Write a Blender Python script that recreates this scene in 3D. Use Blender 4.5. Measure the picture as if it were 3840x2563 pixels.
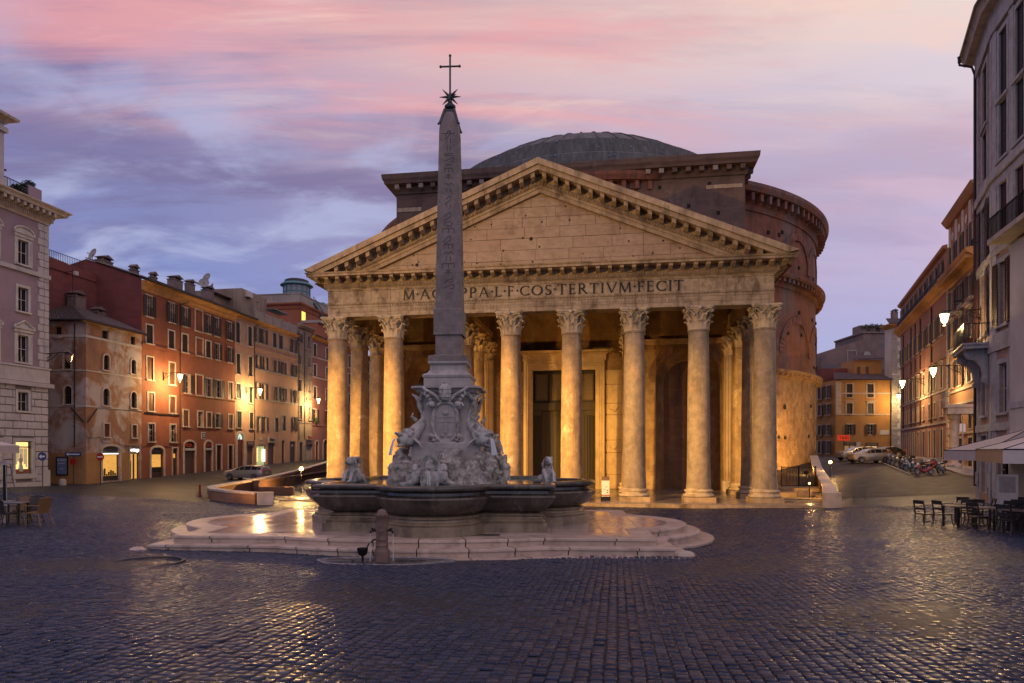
import bpy, math, random
import numpy as np
from mathutils import Vector, Matrix, noise as mnoise
random.seed(7)
RNG = np.random.default_rng(7)
R = math.radians
PI = math.pi
for o in list(bpy.data.objects):
    bpy.data.objects.remove(o)
SC = bpy.context.scene
COL = SC.collection

def srgb(r, g, b):
    f = lambda c: (c / 255 / 12.92) if c <= 10.3 else ((c / 255 + .055) / 1.055) ** 2.4
    return (f(r), f(g), f(b), 1.0)

# ---------------------------------------------------------------- camera
cam = bpy.data.cameras.new('camera')
cam.lens = 24.0
cam.sensor_width = 36.0
cam.shift_y = 0.106
cam.clip_end = 6000
camo = bpy.data.objects.new('camera', cam)
COL.objects.link(camo)
camo.location = (0, 0, 2.6)
camo.rotation_euler = (R(90), 0, 0)
SC.camera = camo

# ---------------------------------------------------------------- exposure
SC.view_settings.view_transform = 'Standard'
SC.view_settings.look = 'None'
SC.view_settings.gamma = 1.0
SC.view_settings.exposure = 0.32
SC.cycles.use_denoising = True
SC.cycles.max_bounces = 6
SC.cycles.diffuse_bounces = 3
SC.cycles.glossy_bounces = 3
SC.cycles.transmission_bounces = 3
SC.cycles.sample_clamp_indirect = 4.0
SC.cycles.caustics_reflective = False
SC.cycles.caustics_refractive = False

# ---------------------------------------------------------------- sky (dusk, streaked cloud)
W = bpy.data.worlds.new('World')
SC.world = W
W.use_nodes = True
_t = W.node_tree
_t.nodes.clear()

def WN(kind, **kw):
    n = _t.nodes.new(kind)
    for k, v in kw.items():
        setattr(n, k, v)
    return n

def WL(a, b):
    _t.links.new(a, b)

def wmath(op, a, b=None, c=None, clamp=False):
    n = WN('ShaderNodeMath', operation=op, use_clamp=clamp)
    for i, x in enumerate((a, b, c)):
        if x is None:
            continue
        if isinstance(x, (int, float)):
            n.inputs[i].default_value = x
        else:
            WL(x, n.inputs[i])
    return n.outputs[0]

def wramp(fac, stops, interp='EASE'):
    n = WN('ShaderNodeValToRGB')
    n.color_ramp.interpolation = interp
    el = n.color_ramp.elements
    while len(el) < len(stops):
        el.new(.5)
    for e, (p, c) in zip(el, stops):
        e.position = p
        e.color = c if len(c) == 4 else (*c, 1)
    WL(fac, n.inputs[0])
    return n.outputs[0]

def wmix(fac, a, b, blend='MIX'):
    n = WN('ShaderNodeMix', data_type='RGBA', blend_type=blend)
    for s, x in ((0, fac), (6, a), (7, b)):
        if isinstance(x, (int, float)):
            n.inputs[s].default_value = x
        elif isinstance(x, tuple):
            n.inputs[s].default_value = x
        else:
            WL(x, n.inputs[s])
    return n.outputs[2]

def wnoise(vec, scale, detail=5, rough=.55, dist=0.0):
    n = WN('ShaderNodeTexNoise')
    n.inputs['Scale'].default_value = scale
    n.inputs['Detail'].default_value = detail
    n.inputs['Roughness'].default_value = rough
    n.inputs['Distortion'].default_value = dist
    WL(vec, n.inputs['Vector'])
    return n.outputs[0]

_tc = WN('ShaderNodeTexCoord')
_sx = WN('ShaderNodeSeparateXYZ')
WL(_tc.outputs['Generated'], _sx.inputs[0])
_x, _y, _z = _sx.outputs
_up = wmath('MAXIMUM', _z, 0.0)
# cloud deck projected on a plane overhead
_den = wmath('ADD', _up, .16)
_cx = wmath('DIVIDE', _x, _den)
_cy = wmath('DIVIDE', _y, _den)
_cv = WN('ShaderNodeCombineXYZ')
WL(_cx, _cv.inputs[0]); WL(_cy, _cv.inputs[1])

def wmap(vec, rot, sc, loc=(0, 0, 0)):
    n = WN('ShaderNodeMapping')
    n.inputs['Rotation'].default_value = (0, 0, rot)
    n.inputs['Scale'].default_value = sc
    n.inputs['Location'].default_value = loc
    WL(vec, n.inputs[0])
    return n.outputs[0]

_az = wmath('MULTIPLY_ADD', _x, 1.0, 0.45, clamp=True)          # 0 left .. 1 right
_left = wramp(_up, [(0.0, srgb(142, 166, 218)), (.15, srgb(140, 158, 212)), (.22, srgb(132, 146, 202)), (.3, srgb(134, 140, 190)), (.37, srgb(134, 130, 176)),
                    (.42, srgb(142, 126, 170)), (.465, srgb(196, 150, 172)), (.52, srgb(224, 168, 172)), (.7, srgb(176, 150, 182)), (1.0, srgb(140, 136, 182))])
_right = wramp(_up, [(0.0, srgb(162, 174, 224)), (.14, srgb(184, 182, 222)), (.25, srgb(204, 184, 214)), (.34, srgb(218, 188, 206)),
                     (.43, srgb(228, 214, 224)), (.5, srgb(244, 224, 216)), (.56, srgb(252, 230, 214)), (.75, srgb(196, 174, 196)), (1.0, srgb(146, 140, 184))])
_base = wmix(_az, _left, _right)
# long soft streaks of cloud
_n1 = wnoise(wmap(_cv.outputs[0], R(-9), (.7, 2.2, 1), (3.1, .4, 0)), 1.35, 8, .6, .6)
_n2 = wnoise(wmap(_cv.outputs[0], R(-7), (.62, 3.8, 1), (7.3, 2.2, 0)), 1.0, 8, .66, .7)
_n3 = wnoise(wmap(_cv.outputs[0], R(32), (1.1, 1.9, 1), (1.3, 5.2, 0)), 1.9, 7, .56, .35)
_n4 = wnoise(wmap(_cv.outputs[0], R(-12), (1.3, 5.5, 1), (2.3, 9.2, 0)), 1.2, 6, .62, .6)
_hi = wramp(_up, [(.34, (0, 0, 0)), (.47, (1, 1, 1)), (.62, (1, 1, 1)), (.8, (.2, .2, .2))])
_lo = wramp(_up, [(.06, (0, 0, 0)), (.2, (1, 1, 1)), (.38, (.9, .9, .9)), (.5, (.1, .1, .1))])
_purple = wmath('MULTIPLY', wramp(_n1, [(.42, (0, 0, 0)), (.62, (1, 1, 1))]), wramp(_az, [(.25, (.8, .8, .8)), (.85, (.25, .25, .25))]))
_c = wmix(wmath('MULTIPLY', _purple, wramp(_up, [(.14, (0, 0, 0)), (.3, (1, 1, 1)), (.5, (.8, .8, .8)), (.6, (.4, .4, .4))])), _base, srgb(126, 118, 160))
_pink = wmath('MULTIPLY', wramp(_n2, [(.44, (0, 0, 0)), (.64, (1, 1, 1))]), _hi)
_c = wmix(wmath('MULTIPLY', _pink, .75), _c, srgb(240, 170, 174))
_c = wmix(wmath('MULTIPLY', wmath('MULTIPLY', wramp(_n4, [(.48, (0, 0, 0)), (.7, (1, 1, 1))]), _hi), .6), _c, srgb(250, 214, 200))
_pale = wmath('MULTIPLY', wramp(_n3, [(.44, (0, 0, 0)), (.64, (1, 1, 1))]), _lo)
_c = wmix(wmath('MULTIPLY', _pale, wramp(_az, [(.2, (.85, .85, .85)), (.75, (.3, .3, .3))])), _c, srgb(182, 188, 224))
_bg = WN('ShaderNodeBackground')
_bg.inputs['Strength'].default_value = 0.78
WL(_c, _bg.inputs['Color'])
_wo = WN('ShaderNodeOutputWorld')
WL(_bg.outputs[0], _wo.inputs[0])

# fill light added from behind the camera: one broad, weak sun
_sun = bpy.data.lights.new('fill_sun', 'SUN')
_sun.energy = .42; _sun.angle = R(110); _sun.color = (1.0, .93, .9)
_suno = bpy.data.objects.new('fill_sun', _sun); COL.objects.link(_suno)
_suno.rotation_euler = Vector((.04, .66, -.75)).to_track_quat('-Z', 'Y').to_euler()

# ---------------------------------------------------------------- mesh helpers
class MB:
    def __init__(s):
        s.v = []; s.f = []
    def add(s, vs, fs):
        b = len(s.v)
        s.v.extend([tuple(p) for p in vs])
        s.f.extend([tuple(i + b for i in f) for f in fs])
        return s
    def box(s, x0, y0, z0, x1, y1, z1):
        return s.add([(x0, y0, z0), (x1, y0, z0), (x1, y1, z0), (x0, y1, z0), (x0, y0, z1), (x1, y0, z1), (x1, y1, z1), (x0, y1, z1)],
                     [(3, 2, 1, 0), (4, 5, 6, 7), (0, 1, 5, 4), (1, 2, 6, 5), (2, 3, 7, 6), (3, 0, 4, 7)])
    def obox(s, c, size, M=None):
        x, y, z = size[0] / 2, size[1] / 2, size[2] / 2
        vs = [Vector(p) for p in [(-x, -y, -z), (x, -y, -z), (x, y, -z), (-x, y, -z), (-x, -y, z), (x, -y, z), (x, y, z), (-x, y, z)]]
        if M is not None:
            vs = [M @ p for p in vs]
        c = Vector(c)
        return s.add([p + c for p in vs], [(3, 2, 1, 0), (4, 5, 6, 7), (0, 1, 5, 4), (1, 2, 6, 5), (2, 3, 7, 6), (3, 0, 4, 7)])
    def ext(s, poly, y0, y1):            # polygon in x,z extruded along y
        n = len(poly)
        vs = [(x, y0, z) for x, z in poly] + [(x, y1, z) for x, z in poly]
        fs = [tuple(range(n)), tuple(range(2 * n - 1, n - 1, -1))] + [(i, i + n, (i + 1) % n + n, (i + 1) % n) for i in range(n)]
        return s.add(vs, fs)
    def extx(s, poly, x0, x1):           # polygon in y,z extruded along x
        n = len(poly)
        vs = [(x0, y, z) for y, z in poly] + [(x1, y, z) for y, z in poly]
        fs = [tuple(range(n)), tuple(range(2 * n - 1, n - 1, -1))] + [(i, i + n, (i + 1) % n + n, (i + 1) % n) for i in range(n)]
        return s.add(vs, fs)
    def extz(s, poly, z0, z1):
        n = len(poly)
        vs = [(x, y, z0) for x, y in poly] + [(x, y, z1) for x, y in poly]
        fs = [tuple(range(n - 1, -1, -1)), tuple(range(n, 2 * n))] + [(i, (i + 1) % n, (i + 1) % n + n, i + n) for i in range(n)]
        return s.add(vs, fs)
    def lathe(s, prof, n=24, c=(0, 0, 0), a0=0.0, a1=2 * PI, cap=True):
        full = abs(a1 - a0 - 2 * PI) < 1e-6
        m = n if full else n + 1
        vs = []
        for k in range(m):
            a = a0 + (a1 - a0) * k / n
            ca, sa = math.cos(a), math.sin(a)
            vs += [(c[0] + r * ca, c[1] + r * sa, c[2] + z) for r, z in prof]
        L = len(prof)
        fs = []
        for k in range(n):
            k2 = (k + 1) % m
            for j in range(L - 1):
                fs.append((k * L + j, k2 * L + j, k2 * L + j + 1, k * L + j + 1))
        if cap and full:
            if prof[0][0] > 1e-4: fs.append(tuple(k * L for k in range(n - 1, -1, -1)))
            if prof[-1][0] > 1e-4: fs.append(tuple(k * L + L - 1 for k in range(n)))
        return s.add(vs, fs)
    def tube(s, pts, r, n=8, cap=True, squash=1.0):
        pts = [Vector(p) for p in pts]
        N = len(pts)
        rs = list(r) if hasattr(r, '__len__') else [r] * N
        vs = []; up = None
        for i, p in enumerate(pts):
            t = (pts[min(i + 1, N - 1)] - pts[max(i - 1, 0)]).normalized()
            if up is None:
                up = Vector((0, 0, 1)) if abs(t.z) < .9 else Vector((1, 0, 0))
            x = t.cross(up)
            if x.length < 1e-5:
                x = t.orthogonal()
            x.normalize()
            y = x.cross(t).normalized()
            up = y
            for k in range(n):
                a = 2 * PI * k / n
                vs.append(p + x * (math.cos(a) * rs[i]) + y * (math.sin(a) * rs[i] * squash))
        fs = []
        for i in range(N - 1):
            for k in range(n):
                k2 = (k + 1) % n
                fs.append((i * n + k, i * n + k2, (i + 1) * n + k2, (i + 1) * n + k))
        if cap:
            fs.append(tuple(range(n - 1, -1, -1)))
            fs.append(tuple((N - 1) * n + k for k in range(n)))
        return s.add(vs, fs)
    def sweep(s, path, prof, closed=False, caps=True):   # profile (offset to the right of travel, z) mitred along plan path
        P = [Vector((p[0], p[1])) for p in path]
        N = len(P); L = len(prof)
        vs = []
        for i in range(N):
            a = P[i] - P[i - 1] if (i > 0 or closed) else P[1] - P[0]
            b = P[(i + 1) % N] - P[i] if (i < N - 1 or closed) else P[-1] - P[-2]
            a = a.normalized(); b = b.normalized()
            na = Vector((a.y, -a.x)); nb = Vector((b.y, -b.x))
            m = (na + nb).normalized()
            k = 1 / max(.25, m.dot(na))
            for o, z in prof:
                q = P[i] + m * (o * k)
                vs.append((q.x, q.y, z))
        fs = []
        for i in range(N if closed else N - 1):
            i2 = (i + 1) % N
            for j in range(L - 1):
                fs.append((i * L + j, i2 * L + j, i2 * L + j + 1, i * L + j + 1))
        if caps and not closed:
            fs.append(tuple(range(L))); fs.append(tuple((N - 1) * L + j for j in range(L - 1, -1, -1)))
        return s.add(vs, fs)
    def sphere(s, c, r, n=12, m=8, sq=(1, 1, 1)):
        prof = [(math.sin(PI * j / m), -math.cos(PI * j / m)) for j in range(m + 1)]
        t = MB().lathe([(max(q[0], 1e-4), q[1]) for q in prof], n, cap=False)
        return s.add([(c[0] + x * r * sq[0], c[1] + y * r * sq[1], c[2] + z * r * sq[2]) for x, y, z in t.v], t.f)
    def xf(s, M):
        s.v = [tuple(M @ Vector(p)) for p in s.v]
        return s
    def mesh(s, name, mat, smooth=False, sharp=35):
        me = bpy.data.meshes.new(name)
        me.from_pydata(s.v, [], s.f)
        if mat: me.materials.append(mat)
        if smooth:
            me.polygons.foreach_set('use_smooth', [True] * len(me.polygons))
            me.set_sharp_from_angle(angle=R(sharp))
        me.update()
        return me
    def build(s, name, mat, parent=None, smooth=False, kind=None, label=None, sharp=35, loc=None):
        return put(name, s.mesh(name, mat, smooth, sharp), parent, kind=kind, label=label, loc=loc)

def put(name, me, parent=None, loc=None, rot=None, scale=None, kind=None, label=None):
    o = bpy.data.objects.new(name, me)
    COL.objects.link(o)
    if parent is not None: o.parent = parent
    if loc is not None: o.location = loc
    if rot is not None: o.rotation_euler = rot
    if scale is not None: o.scale = scale
    if kind: o['kind'] = kind
    if label: o['label'] = label
    return o

def thing(name, label, cat, loc=(0, 0, 0), rz=0.0, group=None):
    o = bpy.data.objects.new(name, None)
    COL.objects.link(o)
    o.location = loc
    o.rotation_euler = (0, 0, rz)
    o['label'] = label
    o['category'] = cat
    if group: o['group'] = group
    return o

def tag(o, label, cat, group=None):
    o['label'] = label; o['category'] = cat
    if group: o['group'] = group
    return o

def kids(o):
    return [c for c in bpy.data.objects if c.parent == o]

def copy_tree(o, parent=None, table=None):
    if table is None:
        table = {}
        for q in bpy.data.objects:
            if q.parent: table.setdefault(q.parent.name, []).append(q)
    c = o.copy()
    COL.objects.link(c)
    c.parent = parent
    for ch in table.get(o.name, []):
        copy_tree(ch, c, table)
    return c

def arcpts(cx, cz, r, a0, a1, n):
    return [(cx + r * math.cos(R(a0 + (a1 - a0) * i / n)), cz + r * math.sin(R(a0 + (a1 - a0) * i / n))) for i in range(n + 1)]

# ---------------------------------------------------------------- materials
class NT:
    def __init__(s, m):
        s.t = m.node_tree
    def n(s, kind, **kw):
        q = s.t.nodes.new(kind)
        for k, v in kw.items():
            setattr(q, k, v)
        return q
    def l(s, a, b):
        s.t.links.new(a, b)
    def pos(s, sc=(1, 1, 1), rot=0.0, obj=False):
        if obj:
            g = s.n('ShaderNodeTexCoord').outputs['Object']
        else:
            g = s.n('ShaderNodeNewGeometry').outputs['Position']
        m = s.n('ShaderNodeMapping')
        m.inputs['Scale'].default_value = sc
        m.inputs['Rotation'].default_value = (0, 0, rot)
        s.l(g, m.inputs[0])
        return m.outputs[0]
    def noise(s, vec, scale, detail=6, rough=.6, dist=0.0):
        q = s.n('ShaderNodeTexNoise')
        for k, v in (('Scale', scale), ('Detail', detail), ('Roughness', rough), ('Distortion', dist)):
            q.inputs[k].default_value = v
        s.l(vec, q.inputs['Vector'])
        return q.outputs[0]
    def vor(s, vec, scale, feature='F1'):
        q = s.n('ShaderNodeTexVoronoi', feature=feature)
        q.inputs['Scale'].default_value = scale
        s.l(vec, q.inputs['Vector'])
        return q
    def ramp(s, fac, stops, interp='LINEAR'):
        q = s.n('ShaderNodeValToRGB')
        q.color_ramp.interpolation = interp
        el = q.color_ramp.elements
        while len(el) < len(stops): el.new(.5)
        for e, (p, c) in zip(el, stops):
            e.position = p
            e.color = (c, c, c, 1) if isinstance(c, (int, float)) else c
        s.l(fac, q.inputs[0])
        return q.outputs[0]
    def mix(s, fac, a, b, blend='MIX'):
        q = s.n('ShaderNodeMix', data_type='RGBA', blend_type=blend)
        for i, x in ((0, fac), (6, a), (7, b)):
            if isinstance(x, (int, float)): q.inputs[i].default_value = x
            elif isinstance(x, tuple): q.inputs[i].default_value = x
            else: s.l(x, q.inputs[i])
        return q.outputs[2]
    def math(s, op, a, b=None, clamp=False):
        q = s.n('ShaderNodeMath', operation=op, use_clamp=clamp)
        for i, x in enumerate((a, b)):
            if x is None: continue
            if isinstance(x, (int, float)): q.inputs[i].default_value = x
            else: s.l(x, q.inputs[i])
        return q.outputs[0]
    def bump(s, h, strength=.3, dist=.02, nrm=None):
        q = s.n('ShaderNodeBump')
        q.inputs['Strength'].default_value = strength
        q.inputs['Distance'].default_value = dist
        s.l(h, q.inputs['Height'])
        if nrm is not None: s.l(nrm, q.inputs['Normal'])
        return q.outputs[0]

def newmat(name):
    m = bpy.data.materials.new(name)
    m.use_nodes = True
    t = NT(m)
    b = m.node_tree.nodes['Principled BSDF']
    return m, t, b

def plain(name, c, rough=.6, metal=0.0, emit=None, es=0.0, var=.12, alpha=None, coat=0.0):
    m, t, b = newmat(name)
    b.inputs['Roughness'].default_value = rough
    b.inputs['Metallic'].default_value = metal
    if var:
        f = t.noise(t.pos(), 6.0, 5, .65)
        dk = tuple(x * (1 - var * 2.2) for x in c[:3]) + (1,)
        lt = tuple(min(1, x * (1 + var)) for x in c[:3]) + (1,)
        t.l(t.ramp(f, [(.3, dk), (.7, lt)]), b.inputs['Base Color'])
    else:
        b.inputs['Base Color'].default_value = c
    if coat: b.inputs['Coat Weight'].default_value = coat
    if emit:
        b.inputs['Emission Color'].default_value = emit
        b.inputs['Emission Strength'].default_value = es
    return m

def stone(name, c1, c2, scale=1.5, rough=.8, bump=.35, bdist=.02, dirt=None, dirt_amt=.6, streak=0.0, stretch=(1, 1, 1), speck=0.0,
          patch=None, patch_lo=.52, patch_hi=.6, patch_sc=.35, patch_str=(1, 1, 1), bscale=8.0, courses=None, rvar=.1, obj=False, dscale=.45, ovar=0.0):
    m, t, b = newmat(name)
    p = t.pos(stretch, obj=obj)
    f = t.noise(p, scale, 8, .65)
    col = t.ramp(f, [(.3, c1), (.7, c2)])
    if patch:
        pf = t.noise(t.pos(patch_str, obj=obj), patch_sc, 9, .66, .6)
        col = t.mix(t.ramp(pf, [(patch_lo, 0.0), (patch_hi, 1.0)]), col, patch)
    if dirt:
        df = t.noise(t.pos((1, 1, .6), obj=obj), scale * dscale, 9, .72, .3)
        col = t.mix(t.math('MULTIPLY', t.ramp(df, [(.48, 0.0), (.66, 1.0)]), dirt_amt), col, dirt)
    if streak:
        sf = t.noise(t.pos((2.2, 2.2, .1), obj=obj), 1.6, 7, .7)
        col = t.mix(t.math('MULTIPLY', t.ramp(sf, [(.5, 0.0), (.72, 1.0)]), streak), col, dirt or (.03, .025, .02, 1))
    if speck:
        q = t.noise(t.pos(obj=obj), 55.0, 2, .5)
        col = t.mix(t.math('MULTIPLY', t.ramp(q, [(.5, 0.0), (.62, 1.0)]), speck), col, tuple(x * .3 for x in c1[:3]) + (1,))
    if ovar:
        col = t.mix(t.math('MULTIPLY', t.n('ShaderNodeObjectInfo').outputs['Random'], ovar), col, tuple(x * .35 for x in c1[:3]) + (1,))
    h = t.noise(p, scale * bscale, 8, .7)
    nrm = None
    if courses:
        ch, strength = courses
        g = t.n('ShaderNodeNewGeometry').outputs['Position']
        sx = t.n('ShaderNodeSeparateXYZ'); t.l(g, sx.inputs[0])
        fr = t.math('FRACT', t.math('DIVIDE', sx.outputs[2], ch))
        jn = t.ramp(fr, [(0.0, 1.0), (.08, 0.0), (.92, 0.0), (1.0, 1.0)])
        col = t.mix(t.math('MULTIPLY', jn, strength), col, tuple(x * .45 for x in c1[:3]) + (1,))
    t.l(col, b.inputs['Base Color'])
    rr = t.ramp(f, [(.3, max(.02, rough - rvar)), (.7, min(1.0, rough + rvar))])
    t.l(rr, b.inputs['Roughness'])
    t.l(t.bump(h, bump, bdist), b.inputs['Normal'])
    return m

MT = {}
MT['travertine'] = stone('travertine', (.3, .22, .14, 1), (.48, .38, .26, 1), 1.6, .8, .7, .04, dirt=(.07, .05, .032, 1), dirt_amt=.8, streak=.5)
MT['marble_old'] = stone('marble_old', (.34, .26, .18, 1), (.54, .46, .35, 1), 2.4, .78, .9, .04, dirt=(.08, .055, .035, 1), dirt_amt=.85, streak=.6, ovar=.25, stretch=(.5, .5, 1.8))
MT['granite'] = stone('granite', (.22, .16, .1, 1), (.43, .33, .22, 1), 1.8, .7, .5, .02, dirt=(.1, .07, .045, 1), dirt_amt=.6, streak=.4, speck=.45, patch=(.5, .43, .34, 1), patch_lo=.6, patch_hi=.66, patch_sc=.7)
MT['granite_grey'] = stone('granite_grey', (.2, .165, .13, 1), (.38, .32, .25, 1), 1.8, .7, .5, .02, dirt=(.09, .075, .06, 1), dirt_amt=.6, streak=.4, speck=.45, patch=(.42, .3, .22, 1), patch_lo=.6, patch_hi=.66, patch_sc=.6)
MT['capital'] = stone('capital_marble', (.38, .31, .22, 1), (.55, .48, .37, 1), 2.2, .75, .4, .02, dirt=(.06, .045, .03, 1), dirt_amt=.65)
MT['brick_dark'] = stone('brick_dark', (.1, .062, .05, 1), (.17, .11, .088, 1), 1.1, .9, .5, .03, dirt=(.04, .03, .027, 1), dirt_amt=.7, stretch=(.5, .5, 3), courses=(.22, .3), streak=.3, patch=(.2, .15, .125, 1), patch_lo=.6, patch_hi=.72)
MT['brick_red'] = stone('brick_red', (.16, .055, .035, 1), (.28, .12, .075, 1), .8, .9, 1.0, .08, dirt=(.06, .035, .032, 1), dirt_amt=.85, streak=.8, patch=(.18, .14, .14, 1), patch_lo=.5, patch_hi=.62, patch_sc=.16, patch_str=(1, 1, .45), courses=(.3, .25))
MT['brick_low'] = stone('brick_low', (.15, .085, .045, 1), (.36, .24, .14, 1), 1.3, .9, 1.0, .08, dirt=(.09, .05, .03, 1), dirt_amt=.85, streak=.5, bscale=5, courses=(.3, .25))
MT['inner_wall'] = stone('portico_wall', (.16, .1, .055, 1), (.3, .21, .12, 1), 1.2, .88, .5, .03, dirt=(.09, .055, .03, 1), dirt_amt=.6, courses=(.3, .2), patch=(.3, .23, .15, 1), patch_lo=.55, patch_hi=.62)
MT['inner_marble'] = stone('portico_marble', (.34, .26, .15, 1), (.48, .38, .24, 1), 1.2, .6, .3, .02, dirt=(.14, .09, .05, 1), dirt_amt=.5, streak=.2)
MT['lead'] = stone('dome_lead', (.15, .16, .17, 1), (.25, .26, .27, 1), .5, .65, .3, .03, dirt=(.08, .085, .09, 1), dirt_amt=.6, streak=.5)
def mat_dome(cx, cy):
    m, t, b = newmat('dome_sheets')
    sx = t.n('ShaderNodeSeparateXYZ'); t.l(t.n('ShaderNodeNewGeometry').outputs['Position'], sx.inputs[0])
    an = t.math('ARCTAN2', t.math('SUBTRACT', sx.outputs[1], cy), t.math('SUBTRACT', sx.outputs[0], cx))
    cb = t.n('ShaderNodeCombineXYZ'); t.l(t.math('MULTIPLY', an, 26.0), cb.inputs[0]); t.l(t.math('MULTIPLY', sx.outputs[2], .22), cb.inputs[1])
    f = t.noise(cb.outputs[0], 1.6, 8, .75)
    f2 = t.noise(t.pos(), 1.3, 7, .7)
    col = t.mix(f2, t.ramp(f, [(.32, (.045, .045, .046, 1)), (.5, (.1, .102, .102, 1)), (.7, (.21, .21, .205, 1))]), t.ramp(f, [(.35, (.07, .07, .07, 1)), (.65, (.14, .135, .13, 1))]))
    t.l(col, b.inputs['Base Color']); b.inputs['Roughness'].default_value = .85
    t.l(t.bump(f, .4, .06), b.inputs['Normal'])
    return m
MT['wood_roof'] = stone('roof_timber', (.1, .055, .028, 1), (.17, .1, .05, 1), 1.5, .8, .4, .02, stretch=(4, .4, 1))
MT['bronze'] = stone('old_bronze', (.012, .01, .008, 1), (.032, .026, .017, 1), 2, .7, .2, .01)
MT['letter'] = plain('bronze_letter', (.018, .015, .011, 1), .5, .4)
MT['floor_marble'] = stone('portico_floor', (.2, .17, .14, 1), (.34, .3, .25, 1), .5, .22, .06, .01, dirt=(.12, .1, .085, 1))
MT['iron'] = plain('black_iron', (.012, .012, .014, 1), .45, .6)
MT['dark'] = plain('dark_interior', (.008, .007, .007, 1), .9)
# ================================================================ terrain
TA = R(-8.72)                               # the temple's axis, also that of the paving
U = Vector((math.cos(TA), math.sin(TA)))    # to the right along the facade
D = Vector((-math.sin(TA), math.cos(TA)))   # into the building
TO = Vector((2.16, 50.71))                  # middle of the front column row
_anch = np.array([(0, -6, 1.1), (-12, -4, 1.1), (12, -4, 1.05), (0, 0, .85), (-10, 2, .85), (10, 2, .8), (0, 6, .5), (-6, 7, .5), (6, 6, .48), (0, 10, .27), (-3, 15.7, .03),
    (4, 16.6, .0), (-9, 17, .07), (6, 21, -.14), (-9.5, 22, .04), (-17, 23, .1), (17, 24, -.1), (8, 34, -.62), (-6, 34, -.6), (2.2, 44.5, -1.17), (17, 43.5, -1.17),
    (-10, 48, -1.17), (-17, 46.5, -1.17), (23, 44.5, -1.05), (27, 50, -.55), (30, 58, .2), (34, 73, 1.2), (44, 95, 1.5), (60, 120, 1.55), (80, 140, 1.6), (45, 60, .55), (28, 40, -.25), (25, 34, -.2), (22, 26, -.05),
    (-22.5, 51, -.95), (-27, 71, -.45), (-40, 64, -.58), (-40, 59, -.52), (-35, 50, -.35), (-35, 35, -.1), (-32, 88, .1), (-30, 107, .8), (-24, 130, 1.0), (-40, 20, .3), (40, 20, .2), (-15, 60, -1.1), (0, 60, -1.2), (20, 60, -1.2), (0, 90, -1.0)], float)

def _tps(d2):
    return np.where(d2 > 1e-9, d2 * np.log(np.maximum(d2, 1e-9)) * .5, 0.0)
_N = len(_anch)
_K = _tps(((_anch[:, None, :2] - _anch[None, :, :2]) ** 2).sum(-1)) + np.eye(_N) * 2.0
_P = np.c_[np.ones(_N), _anch[:, :2]]
_w = np.linalg.solve(np.block([[_K, _P], [_P.T, np.zeros((3, 3))]]), np.r_[_anch[:, 2], 0, 0, 0])

def gz(xy):
    q = np.atleast_2d(np.asarray(xy, float))
    out = np.zeros(len(q))
    for i in range(0, len(q), 20000):
        c = np.c_[np.clip(q[i:i + 20000, 0], -60, 95), np.clip(q[i:i + 20000, 1], -8, 150)]
        out[i:i + 20000] = _tps(((c[:, None] - _anch[None, :, :2]) ** 2).sum(-1)) @ _w[:_N] + _w[_N] + c @ _w[_N + 1:]
    return out

def g1(x, y):
    return float(gz([(x, y)])[0])

# ---- ground sheet
xs = np.unique(np.r_[-3000, -1200, -400, -160, np.arange(-70, 100.1, 2.0), 160, 400, 1200, 3000])
ys = np.unique(np.r_[-1500, -300, -60, np.arange(-10, 160.1, 2.0), 220, 400, 1200, 4000])
_gx, _gy = np.meshgrid(xs, ys)
_gzv = gz(np.c_[_gx.ravel(), _gy.ravel()]) - .012
nx, ny = len(xs), len(ys)
fs = []
def _in_pit(x, y):       # the sunken strips left and right of the temple are open
    p = Vector((x, y)) - TO
    a, b = p.dot(U), p.dot(D)
    return False
for j in range(ny - 1):
    for i in range(nx - 1):
        fs.append((j * nx + i, j * nx + i + 1, (j + 1) * nx + i + 1, (j + 1) * nx + i))
me = bpy.data.meshes.new('piazza_ground')
me.from_pydata(np.c_[_gx.ravel(), _gy.ravel(), _gzv].tolist(), [], fs)
me.polygons.foreach_set('use_smooth', [True] * len(me.polygons))

def mat_ground():
    m, t, b = newmat('cobble_bed')
    p = t.pos((1, 1, 1), -TA)
    br = t.n('ShaderNodeTexBrick', offset=.5)
    rot = t.n('ShaderNodeMapping'); rot.inputs['Rotation'].default_value = (0, 0, PI / 2); t.l(p, rot.inputs[0])
    t.l(rot.outputs[0], br.inputs['Vector'])
    br.inputs['Scale'].default_value = 1.0
    br.inputs['Brick Width'].default_value = .13
    br.inputs['Row Height'].default_value = .13
    br.inputs['Mortar Size'].default_value = .014
    br.inputs['Mortar Smooth'].default_value = .6
    br.inputs['Color1'].default_value = (.022, .027, .04, 1)
    br.inputs['Color2'].default_value = (.04, .045, .058, 1)
    br.inputs['Mortar'].default_value = (.012, .011, .011, 1)
    big = t.noise(t.pos(), .35, 6, .6)
    col = t.mix(t.ramp(big, [(.35, 0.0), (.7, 1.0)]), br.outputs['Color'], (.03, .029, .032, 1))
    t.l(col, b.inputs['Base Color'])
    t.l(t.ramp(big, [(.3, .34), (.7, .5)]), b.inputs['Roughness'])
    b.inputs['Specular Tint'].default_value = (.6, .74, 1.0, 1)
    b.inputs['Specular IOR Level'].default_value = .22
    h = t.math('SUBTRACT', t.math('MULTIPLY', t.noise(t.pos(), 5.0, 5, .65), 3.4), br.outputs['Fac'])
    t.l(t.bump(h, 1.0, .03), b.inputs['Normal'])
    return m
MT['cobble_bed'] = mat_ground()
me.materials.append(MT['cobble_bed'])
ground = put('piazza_ground', me, kind='structure')

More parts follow.
